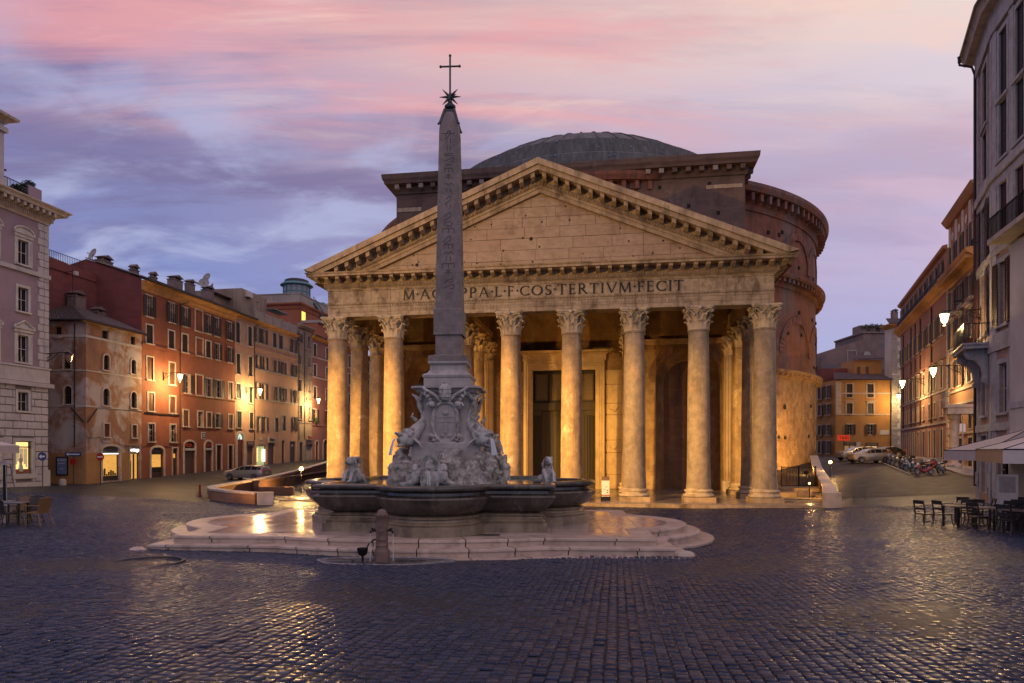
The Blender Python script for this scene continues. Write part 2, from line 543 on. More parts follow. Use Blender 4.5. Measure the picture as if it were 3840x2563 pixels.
# ---- basalt setts, each a low crowned block laid in files along the temple's axis
def mat_sett():
    m, t, b = newmat('basalt_sett')
    g = t.n('ShaderNodeNewGeometry')
    rnd = g.outputs['Random Per Island']
    col = t.ramp(rnd, [(0.0, (.014, .023, .052, 1)), (.45, (.022, .034, .07, 1)), (.8, (.034, .045, .08, 1)), (1.0, (.06, .063, .085, 1))])
    f = t.noise(t.pos(), 22.0, 5, .65)
    col = t.mix(t.ramp(f, [(.35, 0.0), (.75, .4)]), col, (.04, .046, .06, 1))
    t.l(col, b.inputs['Base Color'])
    big = t.noise(t.pos(), .3, 5, .6)
    r1 = t.math('MULTIPLY', t.math('ADD', t.ramp(big, [(.3, .15), (.7, .26)]), t.math('MULTIPLY', rnd, .12)), 1.0)
    t.l(r1, b.inputs['Roughness'])
    b.inputs['Specular Tint'].default_value = (.36, .58, 1.0, 1)
    b.inputs['IOR'].default_value = 1.42
    b.inputs['Specular IOR Level'].default_value = .22
    t.l(t.bump(t.noise(t.pos(), 38.0, 5, .65), .25, .005), b.inputs['Normal'])
    return m
MT['sett'] = mat_sett()

FC = Vector((-1.95, 21.5)); FA = R(-3.0)    # fountain centre and turn
FU = Vector((math.cos(FA), math.sin(FA))); FD = Vector((-math.sin(FA), math.cos(FA)))

PC = FC - FU * .44
def rect_lobes(th, hx, hy, lobes):
    """polar radius of a rectangle with round bays; lobes = (dir angle, centre distance, radius)"""
    c, s = math.cos(th), math.sin(th)
    r = min(hx / max(abs(c), 1e-6), hy / max(abs(s), 1e-6))
    for a, d, q in lobes:
        k = d * math.cos(th - a)
        disc = q * q - d * d + k * k
        if disc > 0 and math.cos(th - a) > .5:
            r = max(r, k + math.sqrt(disc))
    return r

def plat_r(th, o):
    return rect_lobes(th, 6.28 + o, 4.1 + o, [(0, 5.1, 2.65 + o), (PI, 5.1, 2.65 + o), (-PI / 2, -5.2, 9.9 + o), (PI / 2, -5.2, 9.9 + o)])

SP = .134
nearest = []
rows = []
vlist = []; flist = []
a_lo, a_hi = -37, 37
cen = []
for ia in range(int(a_lo / SP), int(a_hi / SP)):
    off = random.random() * SP
    wob = random.random() * 9
    for ib in range(int(-49 / SP), int(-2.9 / SP)):
        cen.append((ia * SP, ib * SP + off, wob))
cen = np.array(cen)
wx = TO.x + cen[:, 0] * U.x + cen[:, 1] * D.x
wy = TO.y + cen[:, 0] * U.y + cen[:, 1] * D.y
keep = (wy > 4.7) & (wy < 47.5) & (np.abs(wx) < wy * .76 + .5) & (wx < 22.5 + (wy - 40) * .35 + 8 * (wy < 40)) & (cen[:, 1] < -3.0)
# not under the platform
lx = (wx - PC.x) * FU.x + (wy - PC.y) * FU.y
ly = (wx - PC.x) * FD.x + (wy - PC.y) * FD.y
th = np.arctan2(ly, lx); rr = np.hypot(lx, ly)
near = rr < 9
pr = np.array([plat_r(a, -.2) if n else 0 for a, n in zip(th, near)])
keep &= rr > pr
cen = cen[keep]; wx = wx[keep]; wy = wy[keep]
M_ = len(cen)
wxj = wx + .004 * np.sin(cen[:, 1] * 3 + cen[:, 2]); wyj = wy
zc = gz(np.c_[wxj, wyj])
e = .5
far = wyj > 25
zdx = (gz(np.c_[wxj + e, wyj]) - zc) / e
zdy = (gz(np.c_[wxj, wyj + e]) - zc) / e
hw = (SP / 2 - .007) * (1 + RNG.uniform(-.1, .05, M_)); hl = (SP / 2 - .007) * (1 + RNG.uniform(-.12, .07, M_))
tx = RNG.normal(0, .03, M_); ty = RNG.normal(0, .03, M_); dz = RNG.normal(0, .004, M_)
# slow swells of the paving
sw = .006 * np.sin(wx * .9 + .7 * np.sin(wy * .6)) + .006 * np.sin(wy * 1.1 + 1.3 * np.sin(wx * .5))
V = np.zeros((M_, 12, 3))
cs = [(-1, -1), (1, -1), (1, 1), (-1, 1)]
for k, (i, j) in enumerate(cs):
    for ring, (f, dzz) in enumerate(((.7, .0), (.92, -.004), (1.0, -.018))):
        jx = RNG.normal(0, .0035, M_); jy = RNG.normal(0, .0035, M_)
        la = i * hw * f + jx; lb = j * hl * f + jy
        X = la * U.x + lb * D.x; Y = la * U.y + lb * D.y
        V[:, ring * 4 + k, 0] = wxj + X
        V[:, ring * 4 + k, 1] = wyj + Y
        V[:, ring * 4 + k, 2] = zc + dz + sw + X * (zdx + tx) + Y * (zdy + ty) + dzz
FQ = [(0, 1, 2, 3)] + [(4 + k, 4 + (k + 1) % 4, (k + 1) % 4, k) for k in range(4)] + [(8 + k, 8 + (k + 1) % 4, 4 + (k + 1) % 4, 4 + k) for k in range(4)]
FQ = np.array(FQ)
dist = np.hypot(wxj, wyj)
infr = (np.abs(wxj) < wyj * .735) & (wyj > 5.65)
order = np.argsort(np.where(infr, wyj, 1e9))
single = set(order[:300].tolist())
idx = np.array([i for i in range(M_) if i not in single])
def flat_mesh(idx, rings):
    q = V[idx][:, rings].reshape(-1, 3); nv = len(rings)
    fq = FQ if nv == 12 else FQ[:5]
    return q, (fq[None] + (np.arange(len(idx)) * nv)[:, None, None]).reshape(-1, 4)
n_, f_ = idx[~far[idx]], idx[far[idx]]
Vs, Fs = flat_mesh(n_, list(range(12)))
V2, F2 = flat_mesh(f_, [0, 1, 2, 3, 8, 9, 10, 11])
Fs = np.r_[Fs, F2 + len(Vs)]; Vs = np.r_[Vs, V2]
me = bpy.data.meshes.new('setts')
me.vertices.add(len(Vs)); me.vertices.foreach_set('co', Vs.ravel())
me.loops.add(Fs.size); me.loops.foreach_set('vertex_index', Fs.ravel())
me.polygons.add(len(Fs)); me.polygons.foreach_set('loop_start', np.arange(len(Fs)) * 4); 
me.polygons.foreach_set('use_smooth', [True] * len(Fs))
me.update(calc_edges=True); me.validate()
me.materials.append(MT['sett'])
put('paving_setts', me, ground, kind='stuff')
for i in single:
    c = V[i].mean(0)
    me = bpy.data.meshes.new('sett')
    me.from_pydata((V[i] - c).tolist(), [], FQ.tolist())
    me.polygons.foreach_set('use_smooth', [True] * 9)
    me.materials.append(MT['sett'])
    put('sett', me, ground, loc=tuple(c))

# ---- moss in the joints of the middle foreground
mb = MB()
for k in range(2600):
    ia = random.randint(int(-8 / SP), int(8 / SP)); a = (ia + .5) * SP
    b = random.uniform(-45.8, -37)
    n_ = mnoise.noise(Vector((a * .5, b * .35, 3)))
    if n_ < .02: continue
    x = TO.x + a * U.x + b * D.x; y = TO.y + a * U.y + b * D.y
    if y < 5: continue
    z = g1(x, y) - .008
    for q in range(3):
        ax = random.uniform(-.02, .02); ay = random.uniform(-.04, .04); h = random.uniform(.006, .016); w = random.uniform(.006, .012)
        an = random.random() * PI
        mb.add([(x + ax - w * math.cos(an), y + ay - w * math.sin(an), z), (x + ax + w * math.cos(an), y + ay + w * math.sin(an), z), (x + ax, y + ay + .004, z + h)], [(0, 1, 2)])
MT['moss'] = plain('moss', (.05, .075, .012, 1), .9)
mb.build('joint_moss', MT['moss'], ground, kind='stuff')

# ---- asphalt of the side street, as a sheet just over the ground
MT['asphalt'] = stone('asphalt', (.026, .02, .02, 1), (.045, .034, .032, 1), 1.2, .62, .8, .02, dirt=(.018, .014, .014, 1), patch=(.07, .056, .05, 1), patch_lo=.62, patch_hi=.66)
MT['asphalt'].node_tree.nodes['Principled BSDF'].inputs['Specular IOR Level'].default_value = .2
def sheet(name, pts_l, pts_r, mat, dz=.004, nseg=30, nw=8):
    mb = MB()
    L0 = [Vector(p) for p in pts_l]; R0 = [Vector(p) for p in pts_r]
    vs = []
    def along(P, t):
        k = t * (len(P) - 1); i = min(int(k), len(P) - 2)
        return P[i].lerp(P[i + 1], k - i)
    for i in range(nseg + 1):
        a = along(L0, i / nseg); b = along(R0, i / nseg)
        for j in range(nw + 1):
            q = a.lerp(b, j / nw)
            vs.append((q.x, q.y))
    z = gz(vs) + dz
    mb.add([(v[0], v[1], zz) for v, zz in zip(vs, z)], [(i * (nw + 1) + j, i * (nw + 1) + j + 1, (i + 1) * (nw + 1) + j + 1, (i + 1) * (nw + 1) + j) for i in range(nseg) for j in range(nw)])
    return mb
SD = Vector((math.sin(R(22.1)), math.cos(R(22.1))))      # direction of the side street
def st(s, w):      # street coordinates: s metres along from (31.3,50), w to the right
    return (25.2 + SD.x * s + SD.y * w, 49.5 + SD.y * s - SD.x * w)
road = sheet('side_road', [st(0, -1.2), st(32, -.5), st(75, -2)], [st(-3.5, 9.4), st(32, 8.8), st(75, 9)], None, .008).build('side_road', MT['asphalt'], smooth=True, kind='structure')
MT['white_paint'] = plain('road_paint', (.45, .42, .36, 1), .7, var=.3)
sheet('lane_line', [st(12, 4.9), st(34, 3.9)], [st(12, 5.05), st(34, 4.05)], None, .014, 20, 1).build('lane_line', MT['white_paint'], road)
MT['kerb'] = stone('kerb_stone', (.22, .19, .16, 1), (.34, .29, .24, 1), 2, .7, .4, .01, dirt=(.08, .07, .06, 1))
pav = sheet('pavement', [st(5, 10.6), st(11.5, 8.6), st(45, 8.6), st(70, 8.8)], [st(4, 18), st(10, 18.5), st(45, 18), st(70, 17)], None, .12).build('pavement', MT['kerb'], smooth=True, kind='structure')
mb = MB()
edge = [st(4, 18), st(5, 10.6), st(11.5, 8.6), st(45, 8.6), st(70, 8.8)]
for (x0, y0), (x1, y1) in zip(edge, edge[1:]):
    z0 = g1(x0, y0); z1 = g1(x1, y1)
    mb.add([(x0, y0, z0 - .1), (x1, y1, z1 - .1), (x1, y1, z1 + .12), (x0, y0, z0 + .12)], [(0, 1, 2, 3)])
mb.build('kerb', MT['kerb'], pav)
# ================================================================ the temple
temple = thing('temple', 'ancient domed temple with granite column portico and bronze inscription under its pediment', 'temple', (TO.x, TO.y, -1.08), TA)
CS = 4.543

def capital_mesh():
    mb = MB()
    mb.lathe([(.70, 0), (.78, .03), (.78, .09), (.68, .13), (.64, .2), (.66, .9), (.74, 1.2), (.92, 1.42)], 24)
    def leaf(ang, h, w, r0, curl):
        path = [(0, 0.1), (.025, .35 * h), (.05, .62 * h), (.1 + curl * .2, .84 * h), (.1 + curl * .75, .98 * h), (.1 + curl, .93 * h), (.08 + curl * .95, .84 * h)]
        ws = [.8, 1.0, 1.08, 1.0, .8, .55, .2]
        vs = []
        for (o, z), k in zip(path, ws):
            for q, dr in ((-1, -.03), (-.55, .05), (0, .02), (.55, .05), (1, -.03)):
                aa = ang + q * w * k / (r0 + o)
                rr_ = r0 + o + dr
                vs.append((rr_ * math.cos(aa), rr_ * math.sin(aa), z))
        fs = [(i * 5 + j, i * 5 + j + 1, (i + 1) * 5 + j + 1, (i + 1) * 5 + j) for i in range(6) for j in range(4)]
        mb.add(vs, fs)
    for k in range(8):
        leaf(k * PI / 4, .68, .23, .69, .2)
    for k in range(8):
        leaf((k + .5) * PI / 4, 1.12, .22, .68, .27)
    for k in range(4):                       # corner volutes
        for sgn in (-1, 1):
            a = PI / 4 + k * PI / 2
            pts = []
            for t in range(9):
                f = t / 8
                aa = a + sgn * (.34 * (1 - f) + .05)
                pts.append(((.74 + .42 * f) * math.cos(aa), (.74 + .42 * f) * math.sin(aa), .95 + .42 * f ** .8))
            for t in range(1, 10):
                th_ = t / 9 * 4.6
                rr_ = .11 * (1 - t / 12)
                c = 1.16 + .0
                pts.append(((c - .0 + rr_ * math.sin(th_)) * math.cos(a + sgn * .045), (c + rr_ * math.sin(th_)) * math.sin(a + sgn * .045), 1.26 + rr_ * math.cos(th_)))
            mb.tube(pts, [.05] * 9 + [.045 - .002 * i for i in range(9)], 6)
    for k in range(4):                       # inner scrolls and fleuron
        a = k * PI / 2
        mb.sphere((1.0 * math.cos(a), 1.0 * math.sin(a), 1.5), .13, 8, 6)
        for sgn in (-1, 1):
            pts = [((.76 + .14 * t / 5) * math.cos(a + sgn * (.42 - .3 * t / 5)), (.76 + .14 * t / 5) * math.sin(a + sgn * (.42 - .3 * t / 5)), .95 + .36 * t / 5) for t in range(6)]
            mb.tube(pts, .04, 5)
    poly = []
    for k in range(4):                       # abacus with hollow sides
        a = PI / 4 + k * PI / 2
        c0 = Vector((math.cos(a), math.sin(a))) * 1.36
        tg = Vector((-math.sin(a), math.cos(a))) * .12
        c1 = Vector((math.cos(a + PI / 2), math.sin(a + PI / 2))) * 1.36
        tg1 = Vector((-math.sin(a + PI / 2), math.cos(a + PI / 2))) * .12
        p0 = c0 + tg; p1 = c1 - tg1
        mid = Vector((math.cos(a + PI / 4), math.sin(a + PI / 4)))
        for t in range(7):
            f = t / 6
            q = p0.lerp(p1, f) - mid * (.17 * 4 * f * (1 - f))
            poly.append((q.x, q.y))
    mb.extz([(x * .93, y * .93) for x, y in poly], 1.42, 1.52)
    mb.extz(poly, 1.522, 1.66)
    return mb.mesh('capital', MT['capital'], True, 40)
CAPM = capital_mesh()
mb = MB()
mb.lathe([(1.02, .34), (1.1, .38), (1.12, .46), (1.06, .54), (.95, .56), (.92, .64), (.95, .7), (1.0, .72), (1.03, .79), (.98, .86), (.87, .88), (.85, .95)], 36)
BASM = mb.mesh('column_base', MT['capital'], True, 40)
PLIM = MB().box(-1.08, -1.08, 0, 1.08, 1.08, .34).mesh('plinth', MT['travertine'])
def shaft_mesh(mat, flute=0):
    prof = []
    for k in range(13):
        f = k / 12
        prof.append((.82 - .11 * f ** 1.7, .95 + f * 11.27))
    prof = [(.88, .95), (.88, 1.0)] + prof[1:-1] + [(.71, 12.1), (.77, 12.16), (.77, 12.23)]
    return MB().lathe(prof, 40).mesh('shaft', mat, True, 40)
SHM = [shaft_mesh(MT['granite']), shaft_mesh(MT['granite_grey'])]
def column(a, b, k):
    c = put('column', SHM[k], temple, loc=(a, b, 0), rot=(0, 0, random.choice((0, 1, 2, 3)) * PI / 2))
    put('plinth', PLIM, c); put('column_base', BASM, c)
    put('capital', CAPM, c, loc=(0, 0, 12.22))
    return c
for i in range(8):
    column((i - 3.5) * CS, 0, 0 if i < 5 else 1)
for a in (-15.9, -6.8, 6.8, 15.9):
    column(a, 4.55, 0); column(a, 9.1, 0)

# ---- floor, step
mb = MB()
mb.box(-19.2, -2.35, -.3, 20.5, 16, 0)
floor = mb.build('portico_floor', MT['floor_marble'], temple)
for k in range(18):
    x0 = -19.2 + k * 39.7 / 18
    put('step_slab', MB().box(.01, -.55, -.3, 39.7 / 18 - .01, 0, -.02 + random.uniform(-.012, .012)).mesh('step_slab', MT['travertine']), floor, loc=(x0, -2.36, 0))
mb = MB()
mb.add([(15, -6.9, -.08), (20.2, -4.2, -.08), (20.6, -2.4, -.03), (15, -2.95, -.03)], [(0, 1, 2, 3)])

# ---- entablature: blocks over the columns
def fascia(y):      # front profile of architrave: three fasciae, y outward negative
    return [(.72, 13.88), (-y + .06, 13.88), (-y + .06, 14.2), (-y + .03, 14.22), (-y + .03, 14.56), (-y, 14.58), (-y, 14.74), (-y - .06, 14.78), (-y - .1, 14.86), (-y - .1, 14.94), (.72, 14.94)]
cuts = [-16.4] + [(i - 2.5) * CS for i in range(6)] + [16.4]
cuts = [-16.4, -11.4, -6.8, -2.3, 2.25, 6.85, 11.3, 16.4]
for x0, x1 in zip(cuts, cuts[1:]):
    dy = random.uniform(-.012, .012)
    MB().extx(fascia(.74 + dy), x0 + .012, x1 - .012).build('architrave_block', MT['marble_old'], temple)
    MB().extx([(.70, 14.945), (-.70 - dy, 14.945), (-.70 - dy, 15.82), (-.76 - dy, 15.86), (-.78 - dy, 15.94), (.70, 15.94)], x0 + .012, x1 - .012).build('frieze_block', MT['marble_old'], temple)
for sa in (-1, 1):      # sides and the two inner rows
    MB().box(sa * 16.4 - (.9 if sa > 0 else 0), .73, 13.88, sa * 16.4 + (0 if sa > 0 else .9), 14.2, 15.94).build('side_architrave', MT['marble_old'], temple)
    mb = MB().box(sa * 6.8 - .55, .73, 13.88, sa * 6.8 + .55, 14.0, 14.5)
    mb.box(sa * 6.8 - .62, .73, 14.502, sa * 6.8 + .62, 14.0, 14.95)
    mb.build('inner_architrave', MT['inner_marble'], temple)
    MB().box(sa * 6.8 - .4, .74, 14.952, sa * 6.8 + .4, 13.9, 19.5).build('inner_wall', MT['inner_wall'], temple)

path = [(-16.4, 14.2), (-16.4, -.72), (16.4, -.72), (16.4, 14.2)]
pr_ = [(-.5, 15.945), (.06, 15.945), (.1, 16.03), (.2, 16.08), (.22, 16.36), (.3, 16.38), (.3, 16.72), (1.2, 16.74), (1.2, 16.9), (1.26, 16.93), (1.3, 17.02), (-.5, 17.03)]
path_r = [(p[0], p[1]) for p in path]
cor = MB().sweep(path_r, [(-o if False else o, z) for o, z in pr_]).build('cornice', MT['travertine'], temple)
MODM = MB().extx([(0, 0), (-.3, 0), (-.62, .1), (-.78, .16), (-.78, .32), (0, .32)], -.135, .135).mesh('modillion', MT['travertine'])
for k in range(41):
    put('modillion', MODM, cor, loc=(-16.9 + k * 33.8 / 40, -1.02, 16.4))
for k in range(8):
    put('modillion', MODM, cor, loc=(16.7, .2 + k * .9, 16.4), rot=(0, 0, PI / 2))
def eggs(n, x0, x1, f):
    mb = MB()
    for k in range(n):
        x = x0 + (x1 - x0) * k / (n - 1)
        y, z, dzx = f(x)
        mb.sphere((x, y, z), .1, 6, 5, (.72, .8, 1.25))
        mb.box(x + (x1 - x0) / (n - 1) / 2 - .025, y - .06, z - .12, x + (x1 - x0) / (n - 1) / 2 + .025, y + .02, z + .1)
    return mb
eggs(150, -16.55, 16.55, lambda x: (-.94, 16.22, 0)).build('egg_and_dart', MT['travertine'], cor, kind='stuff', smooth=True)

# ---- raking cornices
TX, TZ, AZ = 17.7, 17.2, 24.53
SL = (AZ - TZ) / TX
def rake_poly(t0, t1, zmin=17.035):
    def end(t):
        return min(TX, (AZ - t - zmin) / SL)
    e0, e1 = end(t0), end(t1)
    e1 = max(e1, .4)
    P0 = [(0, AZ - t0), (0, AZ - t1), (e1, AZ - t1 - e1 * SL)]
    if e0 > e1 + 1e-3: P0.append((e0, AZ - t0 - e0 * SL))
    else: P0.append((e0, AZ - t0 - e0 * SL))
    return P0
bands = [('sima', 0, .44, -2.18), ('corona', .444, .8, -2.02), ('back_fascia', .804, 1.25, -1.02), ('ovolo', 1.254, 1.5, -1.0), ('bed_moulding', 1.504, 1.72, -.93), ('lower_fascia', 1.724, 2.02, -.86)]
raking = []
for sg in (-1, 1):
    par = None
    for nm, t0, t1, bf in bands:
        poly = [(sg * x, z) for x, z in rake_poly(t0, t1)]
        if sg > 0: poly = poly[::-1]
        mb = MB().ext(poly, bf, -.3)
        if par is None:
            # the topmost moulding is flared: add a bevel strip
            par = mb.build('raking_cornice', MT['travertine'], temple); raking.append(par)
        else:
            mb.build(nm, MT['travertine'], par)
    RM = MB().ext([(-.17, .0), (.17, -.34 * SL * sg * 0), (.17, .42), (-.17, .42)], -.8, 0)
    pts_ = []
    n = 20
    for k in range(n):
        x = .42 + k * (16.1 - .42) / (n - 1)
        zb = AZ - 1.24 - x * SL
        mb = MB()
        x0, x1 = x - .14, x + .14
        vs = []
        for xx in (x0, x1):
            zz = AZ - 1.22 - xx * SL
            vs += [(sg * xx, -1.02, zz), (sg * xx, -1.35, zz), (sg * xx, -1.8, zz + .13), (sg * xx, -1.85, zz + .41), (sg * xx, -1.02, zz + .41)]
        mb.add(vs, [(0, 1, 2, 3, 4), (9, 8, 7, 6, 5), (0, 5, 6, 1), (1, 6, 7, 2), (2, 7, 8, 3), (3, 8, 9, 4), (4, 9, 5, 0)])
        mb.build('modillion', MT['travertine'], par)
    eggs(78, sg * .25, sg * 15.6, lambda x: (-1.03, AZ - 1.37 - abs(x) * SL, 0)).build('egg_and_dart', MT['travertine'], par, kind='stuff', smooth=True)

# ---- tympanum of big blocks, pitted with fixing holes
def mat_tymp():
    m, t, b = newmat('tympanum_stone')
    p = t.pos((.6, .6, 1.6))
    f = t.noise(p, 2.2, 8, .68)
    g = t.n('ShaderNodeNewGeometry')
    col = t.ramp(f, [(.3, (.3, .215, .15, 1)), (.7, (.46, .36, .27, 1))])
    col = t.mix(t.math('MULTIPLY', g.outputs['Random Per Island'], .0), col, (.3, .2, .12, 1))
    oi = t.n('ShaderNodeObjectInfo')
    col = t.mix(t.math('MULTIPLY', oi.outputs['Random'], .35), col, (.32, .22, .14, 1))
    d = t.noise(t.pos((1, 1, .7)), .9, 9, .7)
    col = t.mix(t.ramp(d, [(.5, 0.0), (.68, .6)]), col, (.13, .09, .055, 1))
    v = t.vor(t.pos((1, .2, 1)), 1.65)
    near_ = t.math('LESS_THAN', v.outputs['Distance'], .125)
    sx = t.n('ShaderNodeSeparateColor'); t.l(v.outputs['Color'], sx.inputs[0])
    on = t.math('GREATER_THAN', sx.outputs[0], .25)
    hole = t.math('MULTIPLY', near_, on)
    v2 = t.vor(t.pos((1, .2, 1)), .62)
    s2 = t.n('ShaderNodeSeparateColor'); t.l(v2.outputs['Color'], s2.inputs[0])
    hole2 = t.math('MULTIPLY', t.math('LESS_THAN', v2.outputs['Distance'], .085), t.math('GREATER_THAN', s2.outputs[0], .3))
    hole = t.math('MAXIMUM', hole, hole2)
    col = t.mix(hole, col, (.03, .02, .013, 1))
    t.l(col, b.inputs['Base Color'])
    b.inputs['Roughness'].default_value = .85
    h = t.math('SUBTRACT', t.noise(p, 16.0, 8, .7), t.math('MULTIPLY', hole, 1.5))
    t.l(t.bump(h, .6, .04), b.inputs['Normal'])
    return m
MT['tymp'] = mat_tymp()
tymp = MB().ext([(-16.2, 17.04), (16.2, 17.04), (0, AZ - 1.3)], -.3, .4).build('tympanum', MT['dark'], temple)
def clip_course(z0, z1, x0, x1):
    """block cut by the two slopes"""
    top = lambda x: AZ - 2.0 - abs(x) * SL
    poly = [(x0, z0), (x1, z0), (x1, z1), (x0, z1)]
    for s in (-1, 1):      # half plane z <= AZ-2.0 - s*x*SL
        out = []
        for i in range(len(poly)):
            p, q = poly[i], poly[(i + 1) % len(poly)]
            fp = p[1] - (AZ - 2.0 - s * p[0] * SL); fq = q[1] - (AZ - 2.0 - s * q[0] * SL)
            if fp <= 0: out.append(p)
            if fp * fq < 0:
                k = fp / (fp - fq)
                out.append((p[0] + (q[0] - p[0]) * k, p[1] + (q[1] - p[1]) * k))
        poly = out
        if len(poly) < 3: return None
    return poly
z = 17.04
for h in (.62, .78, .84, .8, .72, .76, .7, .6, .55):
    half = max(0, (AZ - 2.0 - z) / SL)
    x = -half - random.uniform(0, 1)
    while x < half:
        w = random.uniform(1.5, 3.4)
        poly = clip_course(z + .012, z + h - .012, x + .012, x + w - .012)
        if poly and len(poly) >= 3:
            y = -.56 + random.uniform(-.02, .02)
            MB().ext(poly, y, -.28).build('stone_block', MT['tymp'], tymp)
        x += w
    z += h
mb = MB()       # roof
roofm = stone('portico_roof', (.12, .09, .07, 1), (.2, .15, .11, 1), 2, .9, .5, .03)
for sg in (-1, 1):
    mb.add([(0, -1.9, AZ - .03), (sg * TX, -1.9, TZ - .03), (sg * TX, 17, TZ - .03), (0, 17, AZ - .03)], [(0, 1, 2, 3)])
    mb.add([(0, -.3, AZ - .6), (sg * TX, -.3, TZ - .6), (sg * TX, 17, TZ - .6), (0, 17, AZ - .6)], [(0, 1, 2, 3)])
mb.build('portico_roof', MT['wood_roof'], temple)
for b in (3.2, 6.0, 8.8, 11.5):      # roof trusses
    mb = MB()
    for sg in (-1, 1):
        mb.ext([(0, AZ - 1.2), (sg * 16, AZ - 1.2 - 16 * SL), (sg * 16, AZ - .62 - 16 * SL), (0, AZ - .62)], b, b + .35)
    mb.box(-6.3, b + .02, 19.2, 6.3, b + .33, 19.6)
    mb.build('roof_truss', MT['wood_roof'], temple)
for k in range(5):
    for sg in (-1, 1):
        x = 2 + k * 3.2
        MB().box(sg * x - .15, -.2, AZ - .95 - x * SL, sg * x + .15, 16.5, AZ - .65 - x * SL).build('purlin', MT['wood_roof'], temple)

# ---- inscription
GLY = {'M': (1.02, [(.06, 0, .12, 1, .07), (.12, 1, .5, .05, .13), (.5, .05, .88, 1, .07), (.88, 1, .94, 0, .13)], [(.0, 0, .14), (.86, 0, 1.02), (.05, 1, .16), (.84, 1, .95)]),
       'A': (.94, [(.08, 0, .46, 1, .07), (.46, 1, .86, 0, .13), (.22, .36, .68, .36, .06)], [(0, 0, .17), (.76, 0, .96)]),
       'I': (.3, [(.15, 0, .15, 1, .13)], [(.02, 0, .28), (.02, 1, .28)]),
       'P': (.68, [(.15, 0, .15, 1, .13)], [(.02, 0, .28), (.02, 1, .2)], [(.33, .74, .24, 100, -100, .12)], [(.15, .97, .33, .97, .06), (.15, .5, .33, .5, .06)]),
       'R': (.84, [(.15, 0, .15, 1, .13), (.36, .5, .78, 0, .13)], [(.02, 0, .28), (.02, 1, .2), (.7, 0, .86)], [(.33, .75, .23, 100, -100, .12)], [(.15, .97, .33, .97, .06), (.15, .52, .33, .52, .06)]),
       'L': (.62, [(.15, 0, .15, 1, .13), (.15, .03, .55, .03, .07), (.56, 0, .58, .2, .06)], [(.02, 1, .28), (.02, 0, .2)]),
       'F': (.6, [(.15, 0, .15, 1, .13), (.15, .97, .52, .97, .07), (.15, .53, .46, .53, .06), (.53, 1, .54, .82, .06), (.47, .62, .47, .44, .05)], [(.02, 0, .28), (.02, 1, .2)]),
       'E': (.64, [(.15, 0, .15, 1, .13), (.15, .97, .54, .97, .07), (.15, .53, .48, .53, .06), (.15, .03, .56, .03, .07), (.55, 1, .56, .82, .06), (.57, 0, .59, .19, .06), (.49, .62, .49, .44, .05)], [(.02, 0, .2), (.02, 1, .2)]),
       'T': (.78, [(.39, 0, .39, 1, .13), (.04, .97, .74, .97, .07), (.05, 1, .03, .8, .06), (.73, 1, .75, .8, .06)], [(.25, 0, .53)]),
       'V': (.94, [(.1, 1, .48, 0, .13), (.48, 0, .86, 1, .07)], [(0, 1, .2), (.77, 1, .96)]),
       'C': (.86, [(.8, .97, .81, .76, .06), (.8, .05, .82, .22, .06)], [], [(.5, .5, .43, 45, 315, .11)]),
       'G': (.92, [(.8, .97, .81, .76, .06), (.8, .04, .8, .46, .12)], [(.66, .46, .9)], [(.5, .5, .43, 45, 312, .11)]),
       'O': (1.0, [], [], [(.5, .5, .44, 0, 360, .115)]),
       'S': (.6, [(.5, .98, .51, .8, .05), (.08, .02, .08, .22, .05)], [], [(.3, .74, .2, 40, 265, .1), (.29, .27, .22, 85, -140, .1)])}
def letter_mesh(ch, H=.74):
    w, st_, ser, *more = GLY[ch]
    mb = MB(); k = 0
    def stroke(x0, y0, x1, y1, wd):
        nonlocal k
        k += 1
        d = Vector((x1 - x0, y1 - y0)); n = Vector((-d.y, d.x)).normalized() * wd / 2
        dep = -.035 - .0015 * k
        mb.ext([((x0 - n.x) * H, (y0 - n.y) * H), ((x1 - n.x) * H, (y1 - n.y) * H), ((x1 + n.x) * H, (y1 + n.y) * H), ((x0 + n.x) * H, (y0 + n.y) * H)], dep, 0)
    for s_ in st_: stroke(*s_)
    for x0, y, x1 in ser: stroke(x0, abs(y - .018), x1, abs(y - .018), .05)
    if more:
        for cx, cy, rad, a0, a1, wd in more[0]:
            n = 18
            for i in range(n):
                b0 = a0 + (a1 - a0) * i / n; b1 = a0 + (a1 - a0) * (i + 1) / n
                ww = wd * (.55 + .6 * abs(math.cos(R((b0 + b1) / 2))))
                stroke(cx + rad * math.cos(R(b0)), cy + rad * math.sin(R(b0)) * 1.06, cx + rad * math.cos(R(b1)), cy + rad * math.sin(R(b1)) * 1.06, ww)
        if len(more) > 1:
            for s_ in more[1]: stroke(*s_)
    return mb.mesh('letter', MT['letter'])
txt = 'M.AGRIPPA.L.F.COS.TERTIVM.FECIT'
wd = lambda c: .34 if c == '.' else GLY[c][0] + .17
tot = sum(wd(c) for c in txt)
kx = 20.75 / tot
x = -10.37
LM = {}
for c in txt:
    if c == '.':
        put('interpunct', MB().ext([(-.09, .0), (.09, .0), (0, .17)], -.04, 0).mesh('interpunct', MT['letter']), temple, loc=(x + wd(c) * kx / 2 - .05, -.722, 15.36))
    else:
        if c not in LM: LM[c] = letter_mesh(c)
        put('letter', LM[c], temple, loc=(x, -.722, 15.02), scale=(kx / .74 * .98, 1, 1.0), label='bronze letter ' + c)
    x += wd(c) * kx
